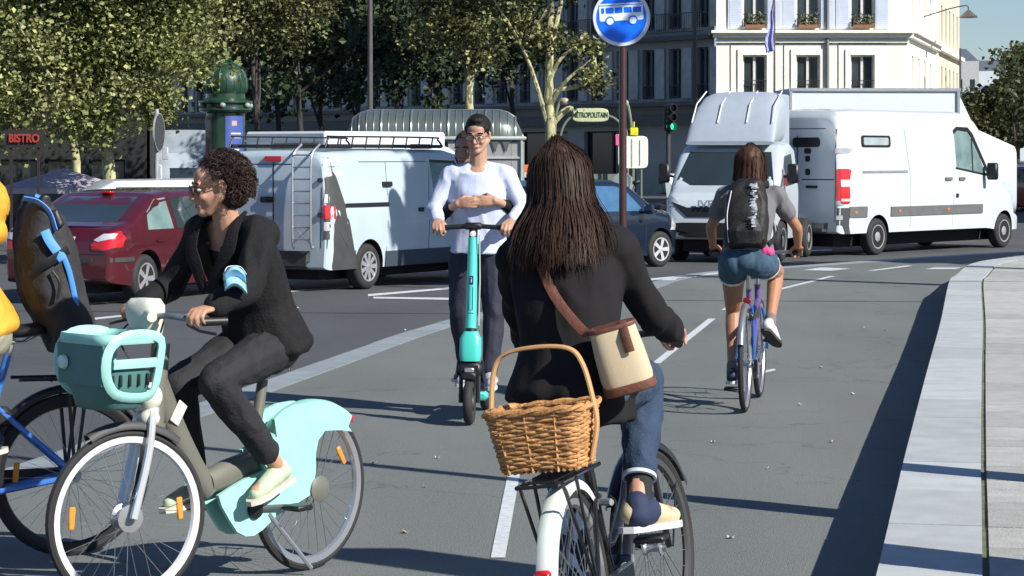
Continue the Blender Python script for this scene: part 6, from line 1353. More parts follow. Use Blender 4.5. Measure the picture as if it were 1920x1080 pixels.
def leaves(name, root, crowns, n, size, m, seed=1, clump=.5, ncl=60):
    rnd = random.Random(seed); cl = []
    tot = sum(r[0]*r[1]*r[2] for _, r in crowns)
    for c, r in crowns:
        for _ in range(max(3, int(ncl*(r[0]*r[1]*r[2])/tot))):
            d = V((rnd.gauss(0, 1), rnd.gauss(0, 1), rnd.gauss(0, 1))).normalized()*(rnd.random()**.4)
            cl.append((V(c)+V((d.x*r[0], d.y*r[1], d.z*r[2])), rnd.uniform(.6, 1.25)))
    vs = []; fs = []
    for i in range(n):
        c, k = cl[rnd.randrange(len(cl))]; p = c+V((rnd.gauss(0, clump*k), rnd.gauss(0, clump*k), rnd.gauss(0, clump*k*.75)))
        d = V((rnd.gauss(0, 1), rnd.gauss(0, 1), rnd.gauss(0, .7)-.3)).normalized(); e = d.cross(V((rnd.gauss(0, 1), rnd.gauss(0, 1), rnd.gauss(0, 1)))).normalized(); nn = d.cross(e)
        s = size*rnd.uniform(.6, 1.25); o = len(vs)
        vs += [p-d*s*.6, p+e*s*.5-d*s*.05+nn*s*.15, p+d*s*.7, p-e*s*.5-d*s*.05+nn*s*.15]; fs.append((o, o+1, o+2, o+3))
    mb = MB(); mb.v = vs; mb.f = fs; mb.mi = [0]*len(fs); return mb.build(name, m, root, 0, False)
def tree(label, loc, trunk, crowns, n, size, m, bark=None, seed=1, clump=.5, ncl=60, group=None, limbs=7, name='plane_tree', tr=.2, m2=None):
    t = thing(name, label, 'tree', loc, 0, group); rnd = random.Random(seed+99); mb = MB()
    pts = spline(trunk, 5); k = len(pts); mb.tube([p+V((rnd.uniform(-.02, .02), rnd.uniform(-.02, .02), 0)) for p in pts], [tr*(1.25 if i == 0 else 1-.6*i/k) for i in range(k)], 12)
    for i in range(limbs):
        a = pts[int(k*(.42+.5*i/limbs))]; c, r = crowns[i % len(crowns)]; b_ = V(c)+V((rnd.uniform(-.7, .7)*r[0], rnd.uniform(-.7, .7)*r[1], rnd.uniform(-.2, .8)*r[2])); mid = a.lerp(b_, .5)+V((rnd.uniform(-.2, .2), 0, rnd.uniform(-.1, .3)))
        mb.tube(spline([a, mid, b_], 4), [tr*.45*(1-.8*q/8) for q in range(9)], 7)
    mb.build('trunk', bark or BARK, t); leaves('crown', t, crowns, n, size, m, seed, clump, ncl)
    if m2: leaves('sunlit_toned_foliage', t, crowns, int(n*.28), size*1.05, m2, seed+5, clump, ncl)  # paler leaf copy, its sunlit look put into the colour
    return t
GT = 'plane trees round the square'
def lp(px, D, z=None): g = P(px, 300, D); return V((g.x, D, gz(g.x, D)))
# left pair
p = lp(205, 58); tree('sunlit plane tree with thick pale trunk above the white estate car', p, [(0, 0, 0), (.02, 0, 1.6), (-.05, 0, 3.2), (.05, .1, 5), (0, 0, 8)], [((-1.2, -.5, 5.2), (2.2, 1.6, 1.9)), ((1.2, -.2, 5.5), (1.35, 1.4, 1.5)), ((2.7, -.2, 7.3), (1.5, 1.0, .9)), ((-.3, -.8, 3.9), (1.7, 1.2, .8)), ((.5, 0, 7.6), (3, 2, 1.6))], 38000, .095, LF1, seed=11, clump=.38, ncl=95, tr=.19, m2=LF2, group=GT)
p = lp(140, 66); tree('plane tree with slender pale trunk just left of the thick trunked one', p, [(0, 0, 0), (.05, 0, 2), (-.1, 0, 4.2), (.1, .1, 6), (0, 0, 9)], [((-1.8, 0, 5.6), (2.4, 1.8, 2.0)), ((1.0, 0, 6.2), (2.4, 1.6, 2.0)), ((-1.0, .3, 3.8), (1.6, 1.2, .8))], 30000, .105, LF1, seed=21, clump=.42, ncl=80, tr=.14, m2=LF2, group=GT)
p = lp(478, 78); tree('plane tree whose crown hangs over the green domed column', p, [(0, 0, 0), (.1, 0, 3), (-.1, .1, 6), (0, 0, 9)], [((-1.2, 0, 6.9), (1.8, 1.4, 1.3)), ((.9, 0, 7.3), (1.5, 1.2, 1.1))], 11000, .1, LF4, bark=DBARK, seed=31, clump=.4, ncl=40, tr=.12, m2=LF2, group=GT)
# middle
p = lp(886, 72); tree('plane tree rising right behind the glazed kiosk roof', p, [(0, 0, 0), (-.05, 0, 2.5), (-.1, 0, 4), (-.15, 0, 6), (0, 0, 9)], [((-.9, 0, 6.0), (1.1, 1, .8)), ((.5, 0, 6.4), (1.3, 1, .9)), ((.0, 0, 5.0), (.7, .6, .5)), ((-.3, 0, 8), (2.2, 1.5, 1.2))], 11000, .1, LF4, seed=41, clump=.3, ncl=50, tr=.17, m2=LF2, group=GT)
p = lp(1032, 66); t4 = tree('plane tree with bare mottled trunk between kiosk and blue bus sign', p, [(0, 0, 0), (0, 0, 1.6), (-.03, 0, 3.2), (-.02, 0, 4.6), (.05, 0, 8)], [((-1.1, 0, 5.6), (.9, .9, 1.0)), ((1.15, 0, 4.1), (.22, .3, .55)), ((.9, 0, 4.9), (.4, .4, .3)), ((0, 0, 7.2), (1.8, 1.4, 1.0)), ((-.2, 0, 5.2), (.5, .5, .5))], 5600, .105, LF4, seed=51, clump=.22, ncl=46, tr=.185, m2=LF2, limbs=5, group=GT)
mb = MB(); mb.tube(spline([(0, 0, 2.65), (.35, 0, 3.05), (.62, 0, 3.15)], 4), [.09]*8+[.05], 8); mb.tube(spline([(.1, 0, 3.6), (1.1, 0, 3.9), (1.15, 0, 4.8)], 4), [.06]*8+[.03], 7); mb.build('branch', BARK, t4)
for i, (px_, D, s) in enumerate(((520, 92, 61), (600, 98, 62), (670, 90, 63), (745, 96, 64), (450, 100, 65), (820, 100, 66), (560, 84, 67), (960, 100, 68))):
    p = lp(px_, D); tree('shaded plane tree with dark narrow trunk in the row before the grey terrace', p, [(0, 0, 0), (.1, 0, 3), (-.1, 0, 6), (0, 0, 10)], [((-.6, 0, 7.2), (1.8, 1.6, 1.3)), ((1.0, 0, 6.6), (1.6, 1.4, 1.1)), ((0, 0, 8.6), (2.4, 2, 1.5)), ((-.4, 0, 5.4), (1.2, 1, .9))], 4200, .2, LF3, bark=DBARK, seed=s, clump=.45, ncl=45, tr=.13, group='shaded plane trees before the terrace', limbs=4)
# unseen trees added to shade the ladder van and the road in front of the trucks
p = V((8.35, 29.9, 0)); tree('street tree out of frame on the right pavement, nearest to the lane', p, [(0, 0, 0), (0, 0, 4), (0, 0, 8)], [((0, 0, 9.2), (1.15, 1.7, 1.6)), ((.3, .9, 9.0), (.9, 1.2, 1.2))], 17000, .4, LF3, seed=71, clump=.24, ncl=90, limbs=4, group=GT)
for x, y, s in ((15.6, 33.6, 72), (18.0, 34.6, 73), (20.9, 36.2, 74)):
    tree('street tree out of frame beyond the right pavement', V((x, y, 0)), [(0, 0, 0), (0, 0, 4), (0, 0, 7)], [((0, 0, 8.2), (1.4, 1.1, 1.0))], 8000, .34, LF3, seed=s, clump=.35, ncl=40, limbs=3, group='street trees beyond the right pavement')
# unseen tall building added so its shade falls on the terrace trees
ob = thing('apartment_building', 'tall building outside the picture on the right of the square', 'building', (22.5, 61.5, 0), math.atan2(.79, .62))
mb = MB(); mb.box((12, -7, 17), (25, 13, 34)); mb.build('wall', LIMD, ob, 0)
# ------------------------------------------------------------ street furniture
GRN = mat('dark_green_iron', (.018, .055, .035), .35, .1, .1, 4, coat=.5)
p = lp(423, 70); mc = thing('advertising_column', 'dark green advertising column with ribbed onion dome and cornice', 'column', p)
zb = -p.z; mb = MB(); mb.lathe([(.62, 0), (.62, .35+0), (.56, .4), (.56, 3.84), (.6, 3.87)], 32); mb.build('shaft', GRN, mc)
mb = MB(); mb.lathe([(r_, 3.85+(z_-3.22)*.62) for r_, z_ in [(.6, 3.22), (.72, 3.28), (.76, 3.34), (.76, 3.42), (.68, 3.46), (.68, 3.62), (.78, 3.68), (.78, 3.76), (.62, 3.84), (.56, 3.9), (.56, 4.1)]], 36); mb.build('cornice', GRN, mc)
h0 = 4.4; mb = MB(); prof = [(.56, h0), (.60, h0+.05), (.63, h0+.2), (.62, h0+.4), (.55, h0+.6), (.42, h0+.78), (.25, h0+.9), (.1, h0+.97), (.07, h0+1.05), (.12, h0+1.12), (.05, h0+1.2), (.03, h0+1.35), (.05, h0+1.4), (.015, h0+1.5), (.01, h0+1.85)]; mb.lathe(prof, 36); dm = mb.build('dome', GRN, mc)
mb = MB()
for k in range(18): a = k*math.pi/9; mb.tube([(math.cos(a)*(r+.006), math.sin(a)*(r+.006), z) for r, z in prof[1:8]], .014, 5)
mb.build('ribs', GRN, dm)
for a in (-150, -90, -30, 30, 90, 150): mb = MB(); mb.ell((math.cos(R(a))*.76, math.sin(R(a))*.74, 4.06), (.09, .09, .08)); mb.build('bracket_ornament', mat('iron_ornament', (.25, .3, .27), .4), mc)
def curved(a0, a1, z0, z1, r, m, nm, par): mb = MB(); A = [R(a0+(a1-a0)*i/8) for i in range(9)]; mb.add([(math.cos(a)*r, math.sin(a)*r, z) for z in (z0, z1) for a in A], [[i, i+1, 10+i, 9+i] for i in range(8)]); return mb.build(nm, m, par, 60, False)
ps1 = curved(-84, -24, 1.95, 3.75, .575, mat('blue_poster', (.05, .09, .33), .5), 'poster', mc); ps2 = curved(-172, -124, 1.95, 3.75, .575, mat('brown_poster', (.2, .16, .13), .5, var=.4, scale=4), 'poster', mc)
for z, a0, a1 in ((2.66, -68, -36), (2.55, -66, -36), (2.3, -60, -42), (2.2, -60, -42), (2.05, -66, -36), (1.85, -66, -40)): curved(a0, a1, z+.6-.022, z+.6+.022, .58, mat('poster_white', (.55, .57, .6), .5), 'text_line', ps1)
curved(-66, -50, 3.48, 3.62, .58, mat('poster_pink', (.5, .3, .28), .5), 'emblem', ps1); curved(-160, -138, 2.5, 3.15, .58, mat('poster_figure', (.16, .07, .05), .6, var=.3, scale=8), 'portrait', ps2); curved(-168, -130, 3.35, 3.65, .58, mat('poster_pale', (.34, .33, .3), .6), 'emblem', ps2)
# glazed kiosk with ribbed barrel roof
Dk = 50; x0, x1 = P(650, 0, Dk).x, P(980, 0, Dk).x; kz = gz((x0+x1)/2, Dk); Lk = x1-x0
kk = thing('kiosk', 'grey green newspaper kiosk with rounded ribbed roof behind the scooter', 'kiosk', ((x0+x1)/2, Dk, kz))
KR = mat('grey_green_metal', (.125, .15, .14), .35, .4, .12, 3); KG = mat('kiosk_panel', (.3, .31, .3), .5, .1, .1, 2)
ez = 2.24-kz; rt = 2.78-kz
mb = MB(); rings = []; N = 16
for i in range(25):
    t = i/24; x = -Lk/2+Lk*t; e = min(t, 1-t)*Lk; k = 1 if e > .55 else math.sqrt(max(0, 1-((.55-e)/.55)**2))
    rings.append([V((x, .9*math.cos(math.pi*j/N)*(.55+.45*k)*-1, ez+(rt-ez)*(.12+.88*k)*min(1, math.sin(math.pi*j/N)**.62 if 0 < j < N else 0))) for j in range(N+1)])
vs = [p for r in rings for p in r]; fs = [[i*(N+1)+j, i*(N+1)+j+1, (i+1)*(N+1)+j+1, (i+1)*(N+1)+j] for i in range(24) for j in range(N)]+[list(range(N+1)), [24*(N+1)+j for j in range(N+1)][::-1]]; mb.add(vs, fs); rf = mb.build('roof', KR, kk, 50)
mb = MB()
for i in list(range(1, 25)): r = rings[i-1].copy() if 0 else rings[min(i, 24)]; big = i in (5, 9, 14, 19, 23); mb.tube([p+V((0, 0, .012)) for p in r[:N+1]], .028 if big else .011, 5)
mb.tube([r[N//2]+V((0, 0, .01)) for r in rings[1:-1]], .02, 6); mb.build('ribs', mat('rib_metal', (.2, .23, .22), .3, .5), rf)
mb = MB(); mb.box((0, 0, ez-.03), (Lk+.14, 1.9, .07), None, .02); mb.build('eaves', mat('pale_gutter', (.42, .46, .42), .4, .2), kk)
mb = MB()
for k in range(9): mb.box((Lk/2-.05-k*.17, -.86, ez-.55), (.012, .02, 1.0)); 
mb.box((Lk/2-.75, -.84, (ez-.1)/2), (1.5, .05, ez-.1)); mb.build('side_panel', KG, kk, 0)
mb = MB(); mb.box((-.9, -.8, (ez-.1)/2), (Lk-1.7, .05, ez-.12)); mb.build('window', mat('kiosk_glass', (.05, .055, .05), .15, var=.4, scale=2), kk, 0)
mb = MB(); mb.box((Lk/2, .0, (ez-.1)/2), (.06, 1.7, ez-.1)); mb.box((-Lk/2, .0, (ez-.1)/2), (.06, 1.7, ez-.1)); mb.box((0, .84, (ez-.1)/2), (Lk, .05, ez-.1)); mb.build('end_wall', KG, kk, 0)
for k in range(3):
    mb = MB(); mb.add([(Lk/2-.25-k*.22, -.9, ez-.08), (Lk/2-.42-k*.22, -.9, ez-.08), (Lk/2-.335-k*.22, -.9, ez-.32), (Lk/2-.335-k*.22, -.87, ez-.2)], [[0, 1, 2], [0, 1, 3], [1, 2, 3], [0, 2, 3]]); mb.build('scalloped_bracket', mat('bracket_grey', (.08, .1, .1), .5), kk, 0)
mb = MB(); mb.box((Lk/2-.75, -.88, ez-.42), (1.46, .04, .04)); mb.box((Lk/2-.02, -.9, ez-.5), (.04, .04, 1)); mb.build('trim', mat('trim_pale', (.4, .43, .41), .4), kk, 0)
# metro entrance
Dm = 66; mx = P(1107, 0, Dm).x; me_ = thing('metro_entrance', 'curved iron metro entrance with cream METROPOLITAIN sign between two lamp stems', 'metro entrance', (mx, Dm, 0))
sm = 4600/Dm
def mq(px, py, y=0): return V(((px-960)/sm-mx, y, EYE+(HOR-py)/sm))
GI = mat('pale_green_iron', (.16, .2, .15), .5, .1, .1, 5)
mb = MB(); mb.tube(spline([mq(1045, 420), mq(1046, 300), mq(1052, 250), mq(1062, 228), mq(1075, 217)], 5), .035, 8); mb.tube(spline([mq(1041, 420), mq(1040, 290), mq(1041, 230), mq(1046, 200), mq(1054, 186), mq(1062, 190)], 5), .045, 8)
mb.tube(spline([mq(1140, 217), mq(1152, 222), mq(1166, 236), mq(1176, 262), mq(1177, 420)], 5), .035, 8); mb.tube(spline([mq(1186, 420), mq(1187, 290), mq(1184, 240), mq(1179, 205), mq(1174, 190)], 5), .045, 8); mb.build('iron_stems', GI, me_)
for a, b_ in (((1055, 184), (1062, 196)), ((1174, 188), (1166, 198))): mb = MB(); mb.ell((mq(*a)+mq(*b_))/2, (.13, .1, .1)); mb.build('lamp', mat('amber_lamp_glass', (.35, .3, .25), .3), me_)
sgn = MB(); sgn.loft([(mq(1107, 216)+V((0, -.06, 0)), V((.47, 0, 0)), V((0, 0, .17))), (mq(1107, 216)+V((0, -.02, 0)), V((.49, 0, 0)), V((0, 0, .19)))], 32, 4.5); so_ = sgn.build('sign_board', mat('cream_enamel', (.52, .55, .33), .5), me_, 30)
text('METROPOLITAIN', .2, mat('sign_green', (.03, .06, .03), .5), 'sign_lettering', me_, .004, frame_M(mq(1107, 216)+V((0, -.067, 0)), (1, 0, 0), (0, 0, 1)), .62, .004)
mb = MB(); mb.box(mq(1107, 330)+V((0, .6, -.4)), (1.9, .06, .9)); mb.build('railing_panel', GI, me_, 0)
# map board
Db = 60; mpx = P(1187, 0, Db).x; sb = 4600/Db; bd = thing('map_board', 'lit cream map board with yellow and pink caps beside the metro entrance', 'board', (mpx, Db, 0))
def bz_(py): return EYE+(HOR-py)/sb
mb = MB(); mb.loft([(V((0, -.03, (bz_(257)+bz_(314))/2)), V((.36, 0, 0)), V((0, 0, .39))), (V((0, .05, (bz_(257)+bz_(314))/2)), V((.37, 0, 0)), V((0, 0, .4)))], 32, 7); mb.build('panel', mat('cream_map', (.8, .86, .72), .6, var=.05, scale=3), bd, 30)
mb = MB(); mb.tube([(-.2, .02, 0), (-.2, .02, .95+.8)], .03, 8); mb.tube([(.2, .02, 0), (.2, .02, 1.75)], .03, 8); mb.build('posts', GI, bd)
mb = MB(); mb.box((-.02, -.05, bz_(286)), (.012, .01, .7)); mb.box((.17, -.045, bz_(286)), (.012, .01, .62)); mb.build('map_lines', mat('map_grey', (.35, .4, .34), .6), bd, 0)
mb = MB(); mb.box((.02, 0, bz_(247)), (.2, .12, .2), None, .02); mb.tube([(.02, 0, bz_(238)), (.02, 0, bz_(228))], .02, 6); mb.build('yellow_cap', mat('signal_yellow', (.75, .7, .02), .5), bd)
mb = MB(); mb.box((-.38, 0, bz_(263)), (.12, .1, .28), None, .02); mb.build('pink_cap', mat('signal_pink', (.85, .12, .3), .5), bd)
# bus lane sign on its pole
bs = thing('road_sign', 'round blue bus sign with white rim on a dark maroon pole', 'road sign', G(1168, 556, 0), R(0)); bD = G(1168, 556, 0).y; sb = 4600/bD
zc = EYE+(HOR-33)/sb; rad = 54/sb
mb = MB(); mb.tube([(0, .04, 0), (0, .04, zc+.3)], .052, 14); mb.build('pole', mat('maroon_pole', (.055, .022, .022), .4, .2, coat=.3), bs)
Mz = Matrix.Translation((-.02, 0, zc)) @ Euler((R(90), 0, 0)).to_matrix().to_4x4() @ Matrix.Rotation(R(3), 4, 'Z')
mb = MB(); mb.lathe([(0, -.02), (rad*.98, -.02), (rad, -.015), (rad, .02), (rad*.985, .028), (0, .028)], 56, Mz); dsk = mb.build('sign_rim', mat('sign_white', (.62, .66, .74), .4), bs)
mb = MB(); mb.lathe([(0, .025), (rad*.87, .025), (rad*.87, .032), (0, .032)], 56, Mz); mb.build('sign_face', mat('sign_blue', (.0, .14, .85), .4), dsk)
PW = mat('pictogram_white', (.7, .8, .88), .4); PBL = mat('pictogram_blue', (.0, .14, .85), .4)
def rp(x0, x1, y0, y1, r=.012): return rnd_rect(x0, x1, y0, y1, r)
mb = MB(); mb.prism(rp(-.29*1, .29, -.04, .19, .02), .004, Mz, .031); bb_ = mb.build('bus_pictogram', PW, dsk, 0)
mb = MB()
for a, b_ in ((-.265, -.225), (-.205, -.1), (-.085, .02), (.035, .14), (.155, .265)): mb.prism(rp(a, b_, .06, .135), .003, Mz, .0345)
mb.prism(rp(-.29, .29, .162, .172, .003), .003, Mz, .0345); mb.build('bus_windows', PBL, bb_, 0)
for x in (-.155, .15):
    mb = MB(); mb.lathe([(0, .034), (.062, .034), (.062, .038), (0, .038)], 24, Mz @ Matrix.Translation((x, -.04, 0))); mb.build('wheel_arch', PBL, bb_); mb = MB(); mb.lathe([(0, .037), (.046, .037), (.046, .042), (0, .042)], 24, Mz @ Matrix.Translation((x, -.045, 0))); mb.build('bus_wheel', PW, bb_)
mb = MB(); mb.lathe([(.055, 0), (.06, -.01), (.06, .01), (.055, .0)], 14, Matrix.Translation((0, .04, zc-.2))); mb.build('clamp', ALU, bs)
# traffic lights
def traffic_light(px_, D, ztop, zbot, label, lit=True, yaw=0):
    x = P(px_, 0, D).x; t = thing('traffic_light', label, 'traffic light', (x, D, 0), R(yaw)); sc_ = 4600/D; zt = EYE+(HOR-ztop)/sc_; zb_ = EYE+(HOR-zbot)/sc_; hh = zt-zb_
    mb = MB(); mb.tube([(-.03, .1, 0), (-.03, .1, zb_+.1)], .055, 12); mb.build('pole', DGREY, t)
    mb = MB(); mb.box((-.02, .0, (zt+zb_)/2), (.24, .16, hh), None, .03); mb.build('housing', BLACK, t)
    for k, (m_, c_) in enumerate((('red', (.03, .005, .005)), ('amber', (.03, .015, .003)), ('green', (.02, .6, .2)))):
        z = zt-hh*(k+.5)/3; mb = MB(); r = .085
        mb.lathe([(r, 0), (r+.012, .0), (r+.012, .17), (r, .17)], 20, Matrix.Translation((0, -.08, z)) @ Euler((R(90), 0, R(28))).to_matrix().to_4x4(), closed=True); mb.build('visor', BLACK, t)
        em = (0.03, .9, .3, 2.2) if k == 2 and lit else None
        mb = MB(); mb.lathe([(0, .012), (r, 0), (r, -.01), (0, -.01)], 20, Matrix.Translation((0, -.085, z)) @ Euler((R(90), 0, 0)).to_matrix().to_4x4()); mb.build('lens', mat('lens_'+m_+('_lit' if em else '_off'), c_ if em else (.02, .02, .02), .3, emit=em), t)
    mb = MB(); mb.box((.08, 0, zb_-1.2), (.12, .12, .5), None, .02); mb.build('push_box', BLACK, t); return t
traffic_light(1256, 58, 194, 246, 'black traffic light showing green left of the white truck cab')
traffic_light(1306, 62, 225, 262, 'dark unlit traffic light right of the green one', False, 60)
# back of a round road sign, lamp posts
x = P(298, 0, 44).x; rs_ = thing('road_sign', 'round road sign seen nearly edge on above the red hatchback', 'road sign', (x, 44, gz(x, 44)), R(82)); g0 = -gz(x, 44)
mb = MB(); mb.tube([(0, .04, 0), (0, .04, 2.7+g0)], .04, 10); mb.build('pole', mat('pale_post', (.33, .34, .36), .5), rs_)
mb = MB(); mb.lathe([(0, -.012), (.33, -.012), (.33, .012), (0, .012)], 36, Matrix.Translation((0, 0, 2.28+g0)) @ Euler((R(90), 0, 0)).to_matrix().to_4x4()); mb.build('disc', DGREY, rs_)
mb = MB(); mb.lathe([(.33, -.014), (.345, -.014), (.345, .014), (.33, .014)], 36, Matrix.Translation((0, 0, 2.28+g0)) @ Euler((R(90), 0, 0)).to_matrix().to_4x4(), closed=True); mb.build('rim', mat('rim_grey', (.3, .3, .31), .5), rs_)
mb = MB(); mb.box((0, .0, 1.45+g0), (.05, .12, .5), None, .02); mb.box((0, -.12, 1.9+g0), (.04, .1, .22), None, .01); mb.build('small_plate', mat('pale_plate', (.45, .45, .48), .5), rs_)
def lamp_post(px_, D, label, h=9, arm=0): x = P(px_, 0, D).x; t = thing('street_lamp', label, 'street lamp', (x, D, gz(x, D))); mb = MB(); mb.lathe([(.14, 0), (.14, .8), (.08, .95), (.07, 3), (.05, h)], 14); mb.build('post', mat('brown_grey_post', (.075, .07, .07), .5), t); mb = MB(); mb.tube(spline([(0, 0, h), (.4, 0, h+.4), (1.1, 0, h+.45)], 5), .035, 8); mb.ell((1.3, 0, h+.42), (.3, .12, .07)); mb.build('lantern', DGREY, t); return t
lamp_post(694, 60, 'thin grey brown lamp post rising behind the kiosk left end'); lamp_post(1303, 80, 'dark lamp post before the grey terrace near the traffic lights', 8)
# poles outside the frame that throw the narrow shadows across lane and pavement
t = thing('street_lamp', 'near street lamp on the right pavement, out of frame, its shadow crossing the lane', 'street lamp', (2.85, 10.6, PZ)); mb = MB(); mb.lathe([(.13, 0), (.13, 1.3), (.1, 1.5), (.06, 2.0), (.045, 7)], 16); mb.build('post', DGREY, t); mb = MB(); mb.tube([(0, 0, 7), (-.8, 0, 7.3)], .04, 8); mb.ell((-1, 0, 7.3), (.3, .12, .07)); mb.build('lantern', DGREY, t)
t = thing('bollard_post', 'broad post nearest to the camera on the right pavement, out of frame', 'post', (2.35, 8.15, PZ)); mb = MB(); mb.box((0, 0, 1.2), (.34, .3, 2.4), None, .03); mb.build('post', DGREY, t)
t = thing('overhead_cable', 'black cable stretched high across the lane, throwing a thin line of shadow', 'cable', (0, 0, 0)); mb = MB()
mb.tube([(-12, 26.2, 5.0), (26, 22.6, 5.0)], .035, 8); mb.build('cable', BLACK, t); 
for x, y in ((-12, 26.2), (26, 22.6)): mb = MB(); mb.tube([(x, y, 0), (x, y, 5.2)], .08, 10); mb.build('mast', DGREY, t)
# bracket lamp on the side street wall
x = P(1768, 0, 125).x; t = thing('wall_lamp', 'dark bell shaped lamp hanging on a bracket against the cream side street', 'lamp', (x, 118, 0)); s_c = 4600/118
mb = MB(); z = EYE+(HOR-32)/s_c; mb.lathe([(.0, z+.35), (.08, z+.33), (.2, z+.22), (.45, z), (.42, z-.03), (0, z+.02)], 20); mb.build('shade', mat('dark_bronze', (.08, .07, .06), .5), t); mb = MB(); mb.tube(spline([(0, 0, z+.34), (-.1, 0, z+.55), (-.9, 0, z+.4), (-2.2, 0, z+.0)], 5), .035, 6); mb.tube([(-.4, 0, 0), (-.4, 0, z-1.5)], .05, 8); mb.build('bracket', DGREY, t)
# orange and white barrier
x = P(992, 0, 52).x; t = thing('barrier', 'orange and white construction barrier right of the kiosk', 'barrier', (x, 52, 0)); s_c = 4600/52
mb = MB(); mb.box((0, 0, EYE-(316-HOR)/s_c), (.62, .06, .16), None, .01); mb.build('orange_board', mat('orange_board', (.75, .2, .06), .5), t); mb = MB(); mb.box((0, 0, EYE-(328-HOR)/s_c), (.62, .06, .12), None, .01); mb.build('white_board', mat('white_board', (.65, .6, .52), .5), t)
mb = MB(); mb.tube([(-.25, .04, 0), (-.25, .04, 1.7)], .03, 8); mb.tube([(.25, .04, 0), (.25, .04, 1.7)], .03, 8); mb.build('legs', DGREY, t)
# parked mopeds
def moped(px_, D, yaw, label, c_, first=None):
    x = P(px_, 0, D).x; t = thing('moped', label, 'moped', (x, D, gz(x, D)), R(yaw), 'mopeds parked in front of the metro entrance')
    for xx in (0, 1.25): mb = MB(); mb.lathe([(.2+.05*math.cos(k), .05*math.sin(k)) for k in [i*math.pi/4 for i in range(8)]], 24, Matrix.Translation((xx, 0, .25)) @ Euler((R(90), 0, 0)).to_matrix().to_4x4(), closed=True); mb.lathe([(0, -.04), (.17, -.03), (.17, .03), (0, .04)], 20, Matrix.Translation((xx, 0, .25)) @ Euler((R(90), 0, 0)).to_matrix().to_4x4()); mb.build('wheel', RUB, t)
    m_ = mat('moped_'+c_[0], c_[1], .3, coat=.6)
    mb = MB(); mb.loft([(V((-.25, 0, .62)), V((0, .08, 0)), V((0, 0, .06))), (V((0, 0, .6)), V((0, .17, 0)), V((0, 0, .17))), (V((.35, 0, .55)), V((0, .15, 0)), V((0, 0, .16))), (V((.6, 0, .34)), V((0, .15, 0)), V((0, 0, .07))), (V((.9, 0, .34)), V((0, .15, 0)), V((0, 0, .07)))], 18, 3); mb.loft([(V((.92, 0, .34)), V((0, .16, 0)), V((.05, 0, 0))), (V((1.0, 0, .65)), V((0, .2, 0)), V((.07, 0, 0))), (V((1.02, 0, .95)), V((0, .13, 0)), V((.07, 0, 0)))], 18, 3); mb.build('bodywork', m_, t, 50)
    mb = MB(); mb.tube([(-.25, 0, .8), (.1, 0, .82), (.45, 0, .78)], [(.05, .12), (.06, .14), (.04, .1)], 12); mb.build('seat', BLACK, t)
    mb = MB(); mb.tube([(.98, 0, .95), (.95, 0, 1.08)], .03, 8); mb.tube([(.88, -.33, 1.1), (.95, 0, 1.08), (.88, .33, 1.1)], .015, 8); mb.tube([(.95, -.2, 1.1), (.98, -.28, 1.3)], .008, 5); mb.tube([(.95, .2, 1.1), (.98, .28, 1.3)], .008, 5); mb.ell((.99, -.29, 1.32), (.02, .06, .045)); mb.ell((.99, .29, 1.32), (.02, .06, .045)); mb.build('handlebar', BLACK, t)
    mb = MB(); mb.add([(1.07, -.2, 1.0), (1.07, .2, 1.0), (.95, .19, 1.42), (.91, .1, 1.5), (.91, -.1, 1.5), (.95, -.19, 1.42)], [[0, 1, 2, 3, 4, 5]]); o = mb.build('windshield', mat('moped_screen', (.35, .42, .4), .1, trans=.4), t, 0); o.modifiers.new('s', 'SOLIDIFY').thickness = .006
    mb = MB(); mb.ell((1.09, 0, .88), (.03, .07, .06)); mb.build('headlight', LAMPW, t); return t
for i, (px_, D, yaw, c_, lb) in enumerate(((1105, 50, -100, ('white', (.5, .52, .5)), 'white moped parked at the left end of the row behind the dark blue car'), (1150, 51, -80, ('black', (.02, .02, .025)), 'black moped second in the row behind the dark blue car'), (1192, 50, -110, ('teal', (.05, .12, .12)), 'teal moped third in the row behind the dark blue car'), (1228, 51, -70, ('silver', (.4, .42, .42)), 'silver moped at the right end of the row, under the traffic light'))): moped(px_, D, yaw, lb, c_)
# far traffic on the left: lorry and parked car
spL = dict(ro=1.2, wb=3.6, fo=1.0, W=1.95, wr=.42, rim='steel', rimm=RIMS, belt=1.6, tum=.03, rc=.15, er=.1, top=[(-1.2, 3.42), (3.1, 3.42), (3.12, 2.75), (3.9, 2.7), (4.45, 1.6), (4.6, .9)], bz=lambda x: .5,
  parts=[('windscreen', '+x', [[(-1.0, 1.55), (1.0, 1.55), (.95, 2.25), (-.95, 2.25)]], GLASS, dict(cuts=3)), ('grille', '+x', [[(-.7, .9), (.7, .9), (.7, 1.25), (-.7, 1.25)]], BLACK)])
vehicle(spL, 'pale grey box lorry with dark windscreen parked beyond the edge-on sign', lp(305, 80), R(-84), mat('lorry_grey', (.3, .35, .39), .5, var=.25, scale=1.5), 'lorry', 'truck', zoff=0)
spW2 = dict(spW); spW2['parts'] = spW['parts'][:2]
vehicle(spW2, 'dark grey car parked in front of the lorry behind the left cyclist', lp(352, 61), R(-40), mat('car_grey', (.06, .065, .07), .3, coat=.6), 'parked_car', 'car')
